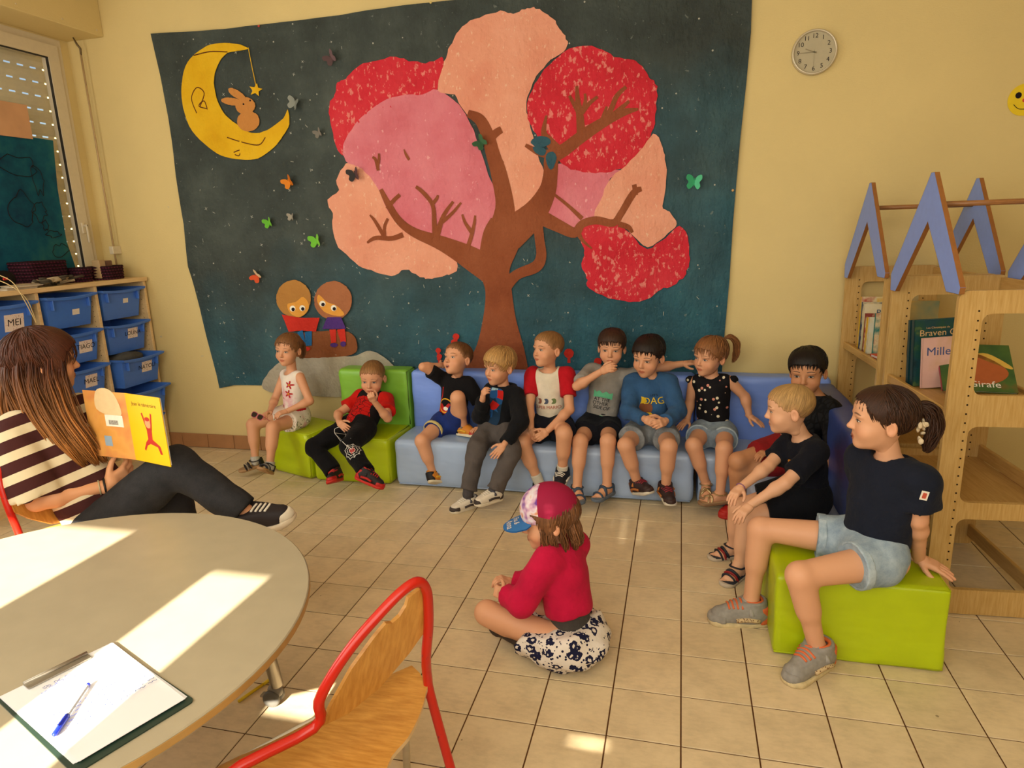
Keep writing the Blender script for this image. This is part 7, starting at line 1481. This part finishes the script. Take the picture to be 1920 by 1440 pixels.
for k in 'ab': shoe(K, k, 'lowtop', dict(sole=plain('4a3a2a', 0.9, var=0.25, vs=90), upper=plain('3a2c22', 0.8), toe=plain('3a2c22', 0.8)), 1.0)
cap = Sdf(); cap.ell(CC+np.array([0, 0.006, 0.010]), CRd+np.array([0.014, 0.014, 0.016]), k=0); cap.cut(lambda X, Y, Z: 0.012-0.06*(Y)-Z, 0.004); v, f = cap.mesh(0.0045)
def cap_mat():
    m, n = newmat('cap_panels', 0.75, 0.25); s_ = n.sep(n.attr('hl')); front = n.math('GREATER_THAN', n.math('SUBTRACT', s_[1], n.math('MULTIPLY', n.math('ABSOLUTE', s_[0]), 0.35)), 0.012)
    pic = n.ramp(n.noise(n.attr('hl'), 22, 2), [(0.35, lin('6a3a8c')), (0.47, lin('c9a0b4')), (0.56, lin('d8ccd0')), (0.66, lin('d07a3c'))]); n.color(n.mix(front, lin('93133a'), pic)); n.bump(n.noise(n.attr('hl'), 60, 2), 0.2, 0.002); return m
kc = mk('cap', np.array([hd(p) for p in v]) if False else (v*K.hs)@K.hR.T+K.hc, f, cap_mat(), K.t, True, vec={'hl': v})
BR = [(x, 0.080+0.080*math.sqrt(max(0, 1-(x/0.076)**2))) for x in np.linspace(0.076, -0.076, 19)]; inner = [(x, 0.040+0.038*math.sqrt(max(0, 1-(x/0.078)**2))) for x in np.linspace(-0.076, 0.076, 15)]
V2, T = fill(BR+inner[1:-1], (), 0.015); zf = lambda x, y: 0.018-0.20*(y-0.07)-1.6*x*x
V3 = np.stack([V2[:, 0], V2[:, 1]+0.006, zf(V2[:, 0], V2[:, 1])], 1); k_ = len(V3); HW = lambda q: (np.asarray(q)*K.hs)@K.hR.T+K.hc
brim = mk('cap_brim', HW(np.concatenate([V3, V3-np.array([0, 0, 0.004])])), T+[[i+k_ for i in q[::-1]] for q in T], plain('2a6aa8', 0.6), kc, True)
for tx, yy, xx, sz in (('Elsa &', 0.110, 0.012, 0.028), ('Anna', 0.136, 0.0, 0.034)):
    v2, ff = text2d(tx, sz, shear=0.2); x_ = xx-v2[:, 0]; y_ = yy-v2[:, 1]; mk('brim_lettering', HW(np.stack([x_, y_+0.006, zf(x_, y_)+0.0015], 1)), ff, W_, brim)
mk('hair_clip', *Sdf().ell(HW((0.064, 0.045, -0.012)), (0.012, 0.012, 0.006), k=0).mesh(0.004), plain('d0307a', 0.5), K.hair, True)
# 13 the woman reading aloud
TS_ = 1.5
def stripes():
    m, n = newmat('brown_cream_stripes', 0.9, 0.15); y = n.sep(n.attr('st'))[0]; f = n.math('FRACT', n.math('MULTIPLY', y, 1/0.078)); n.color(n.mix(n.math('LESS_THAN', f, 0.44), lin('442322'), lin('d8c8a8'))); n.bump(n.noise(n.coord(), 18, 4), 0.5, 0.006); return m
K = build_person('woman', 'woman in a brown and cream striped shirt reading from an open picture book', dict(adult=True, s=1.46, hs=1.17, pel=(-2.27, -0.42, 0.405), yaw=-92, yaw_s=-84, neck=(86, 772, -0.43), head=(80, 676, -0.41), look=(-98, -4, 0), seed=31, h=0.009, hipw=0.062, shw=0.098,
    bones=dict(thigh=0.300, shank=0.270, uarm=0.182, farm=0.160, hand=0.118, foot=0.13),
    a=dict(knee=at_y(330, 872, -0.34), ank=at_y(466, 966, -0.30), toe=at_y(552, 985, -0.27), elb=(82, 978, -1), wri=(212, 908, -1), tip=(272, 858, 1), curl=0.5, thumb=-0.4, back=(0.3, -0.8, -0.3), solen=(-0.30, -0.25, 0.9)),
    b=dict(knee=at_y(322, 945, -0.24), ank=at_z(372, 1062, 0.085), toe=at_z(436, 1085, 0.04), elb=(140, 868, 1), wri=(150, 800, 1), tip=(172, 762, -1), curl=0.7, back=(-0.2, -0.2, 0.9)),
    hair=dict(col=lin('4a2414'), t_top=0.012, t_side=0.020, locks=500, L=0.10, wid=0.0028, bang=0.006, nape=0.02, side=0.05, cvar=0.3, tip=lin('96602f'), guides=[([(x, y, 0.055), (x*1.25, y*1.12, 0.0), (x*1.32, y*1.12, -0.07), (x*(1.9 if x > 0 else 1.35), y*1.05+(0.015 if x > 0 else -0.01), -0.16), (x*(2.5 if x > 0 else 1.3), y+(0.05 if x > 0 else 0.015), -0.25), (x*(2.5 if x > 0 else 1.1), y+(0.095 if x > 0 else 0.05), -0.34)], [0.014, 0.020, 0.026, 0.030, 0.026, 0.012], 75, 0.0027) for x, y in ((0.055, 0.030), (0.062, 0.0), (0.060, -0.035), (0.045, -0.065), (0.018, -0.085), (-0.015, -0.086), (-0.045, -0.066), (-0.060, -0.035), (-0.063, 0.0), (-0.056, 0.030))]), brow=BROWN), skin=lin('d89a70'))
st = shirt(K, stripes(), sleeve=0.98, off=0.022, hem=-0.08, name='striped_shirt', seed=33, neck=0.048, wide=0.030, h=0.009, amp=0.008)
vv = np.array([q.co[:] for q in st.data.vertices])+wloc(st); j = K.L['a']; stv = (vv-K.pel)@K.up
a_ = st.data.attributes.new('st', 'FLOAT_VECTOR', 'POINT'); a_.data.foreach_set('vector', np.stack([stv, stv, stv], 1).astype(np.float32).ravel())
JB = denim('black_denim', '151317', '262428', 0.06); shorts(K, JB, long=True, off=0.012, flare=0.006, name='jeans', top=0.05, seed=34, h=0.009)
for k in 'ab': shoe(K, k, 'lowtop', dict(sole=plain('d8c8b0', 0.6), upper=plain('221a1e', 0.7), toe=plain('d8ccb8', 0.6), heel=plain('221a1e', 0.7), lace=W_), 1.06)
j = K.L['a']; ar = nrm(j.elb-j.wri); b1 = nrm(np.cross(ar, [0, 0, 1])); b2 = np.cross(ar, b1)
for off_, m_, r_ in ((0.012, plain('1a1614', 0.5), 0.004), (0.030, plain('b8b08a', 0.5), 0.0022)): v, f = tube([j.wri+ar*off_+(0.030)*(math.cos(a)*b1+math.sin(a)*b2) for a in np.linspace(0, 6.28, 18, endpoint=False)], r_, 6, closed=True); mk('bracelet', v, f, m_, K.t, True)
# ---- her open book
bt = at_y(233, 737, -0.40); bm_ = at_y(255, 862, -0.43); sp_v = nrm(bt-bm_); Hh = np.linalg.norm(bt-bm_)
tl = reach(bt, (154, 731), 0.205, 1); tr = reach(bt, (298, 746), 0.205, -1); ob = thing('picture_book', 'open yellow picture book held up by the woman in stripes', 'book', bm_)
for nm, e, mt in (('back_cover', tl, pict('cover_warm', ['c98a3a', 'd89a50', 'c87a48', 'dcae80'], 5)), ('front_cover', tr, plain('e8b80e', 0.4, var=0.08, vs=6))):
    u_ = nrm(e-bt); W2 = np.linalg.norm(e-bt); n_ = nrm(np.cross(u_, sp_v)); n_ = n_ if n_@(CAM-bt) > 0 else -n_; FBK = (bm_, u_, sp_v, n_)
    mk(nm, *prism([(0, 0), (W2, 0), (W2, Hh), (0, Hh)], FBK, -0.003, 0), mt, ob); mk('page_block', *prism([(0.003, 0.004), (W2-0.006, 0.004), (W2-0.006, Hh-0.004), (0.003, Hh-0.004)], FBK, -0.010, -0.003), M_PAP, ob)
    if nm == 'back_cover':
        pl = mk('barcode_label', *prism([(0.03, 0.125), (0.115, 0.125), (0.115, 0.170), (0.03, 0.170)], FBK, 0.0002, 0.0008), W_, ob); cbm = MB(); g = random.Random(2); x = 0.055
        while x < 0.10: w2 = g.uniform(0.0008, 0.002); v2 = [(x, 0.132), (x+w2, 0.132), (x+w2, 0.150), (x, 0.150)]; cbm.add(place2d(v2, FBK, 0.001), [(0, 1, 2, 3)]); x += w2+g.uniform(0.0008, 0.0018)
        cbm.build('barcode', M_INK, pl)['kind'] = 'stuff'; mk('blue_sticker', *prism([(0.10, 0.045), (0.135, 0.045), (0.135, 0.085), (0.10, 0.085)], FBK, 0.0002, 0.0008), plain('8aa0b4', 0.6), ob); V2, T = fill(smooth_poly([(0.03, 0.18), (0.07, 0.165), (0.15, 0.19), (0.14, 0.26), (0.09, 0.275), (0.05, 0.25)], 4)); mk('cover_picture', place2d(V2, FBK, 0.0006), T, plain('d8bc90', 0.5), ob)
    else:
        v2, ff = text2d('Jean le téméraire', 0.021); mk('title_lettering', place2d(v2+np.array([0.105, Hh*0.86]), FBK, 0.0006), ff, plain('5a2a14', 0.6), ob)
        RF = plain('b8281c', 0.5)
        for P in ([(0.10, 0.12), (0.125, 0.12), (0.13, 0.17), (0.10, 0.17)], [(0.10, 0.16), (0.108, 0.16), (0.088, 0.235), (0.080, 0.23)], [(0.122, 0.16), (0.13, 0.16), (0.142, 0.232), (0.134, 0.236)], [(0.10, 0.12), (0.125, 0.12), (0.165, 0.095), (0.172, 0.06), (0.16, 0.06), (0.15, 0.09), (0.11, 0.10), (0.09, 0.09), (0.075, 0.065), (0.068, 0.072), (0.085, 0.105)]):
            V2, T = fill(P); mk('cover_figure', place2d(V2*np.array([1, 0.88])-np.array([0.0, 0.012]), FBK, 0.0006), T, RF, ob)
        V2, T = fill(disc(0.112, 0.155, 0.016, 0.019)); mk('cover_figure', place2d(V2, FBK, 0.0009), T, plain('d89a6a', 0.5), ob); V2, T = fill(disc(0.112, 0.171, 0.014, 0.008)); mk('cover_figure', place2d(V2, FBK, 0.0012), T, RF, ob)
# ---- chair under the woman
q = np.array([-2.41, -0.45]); ang = math.atan2(1.0*0.1, 1.0)-math.atan2(fd[1], fd[0]); c2 = dup(ch, (q[0], q[1], 0), ang, 'wooden school chair with red tube frame under the reading woman')
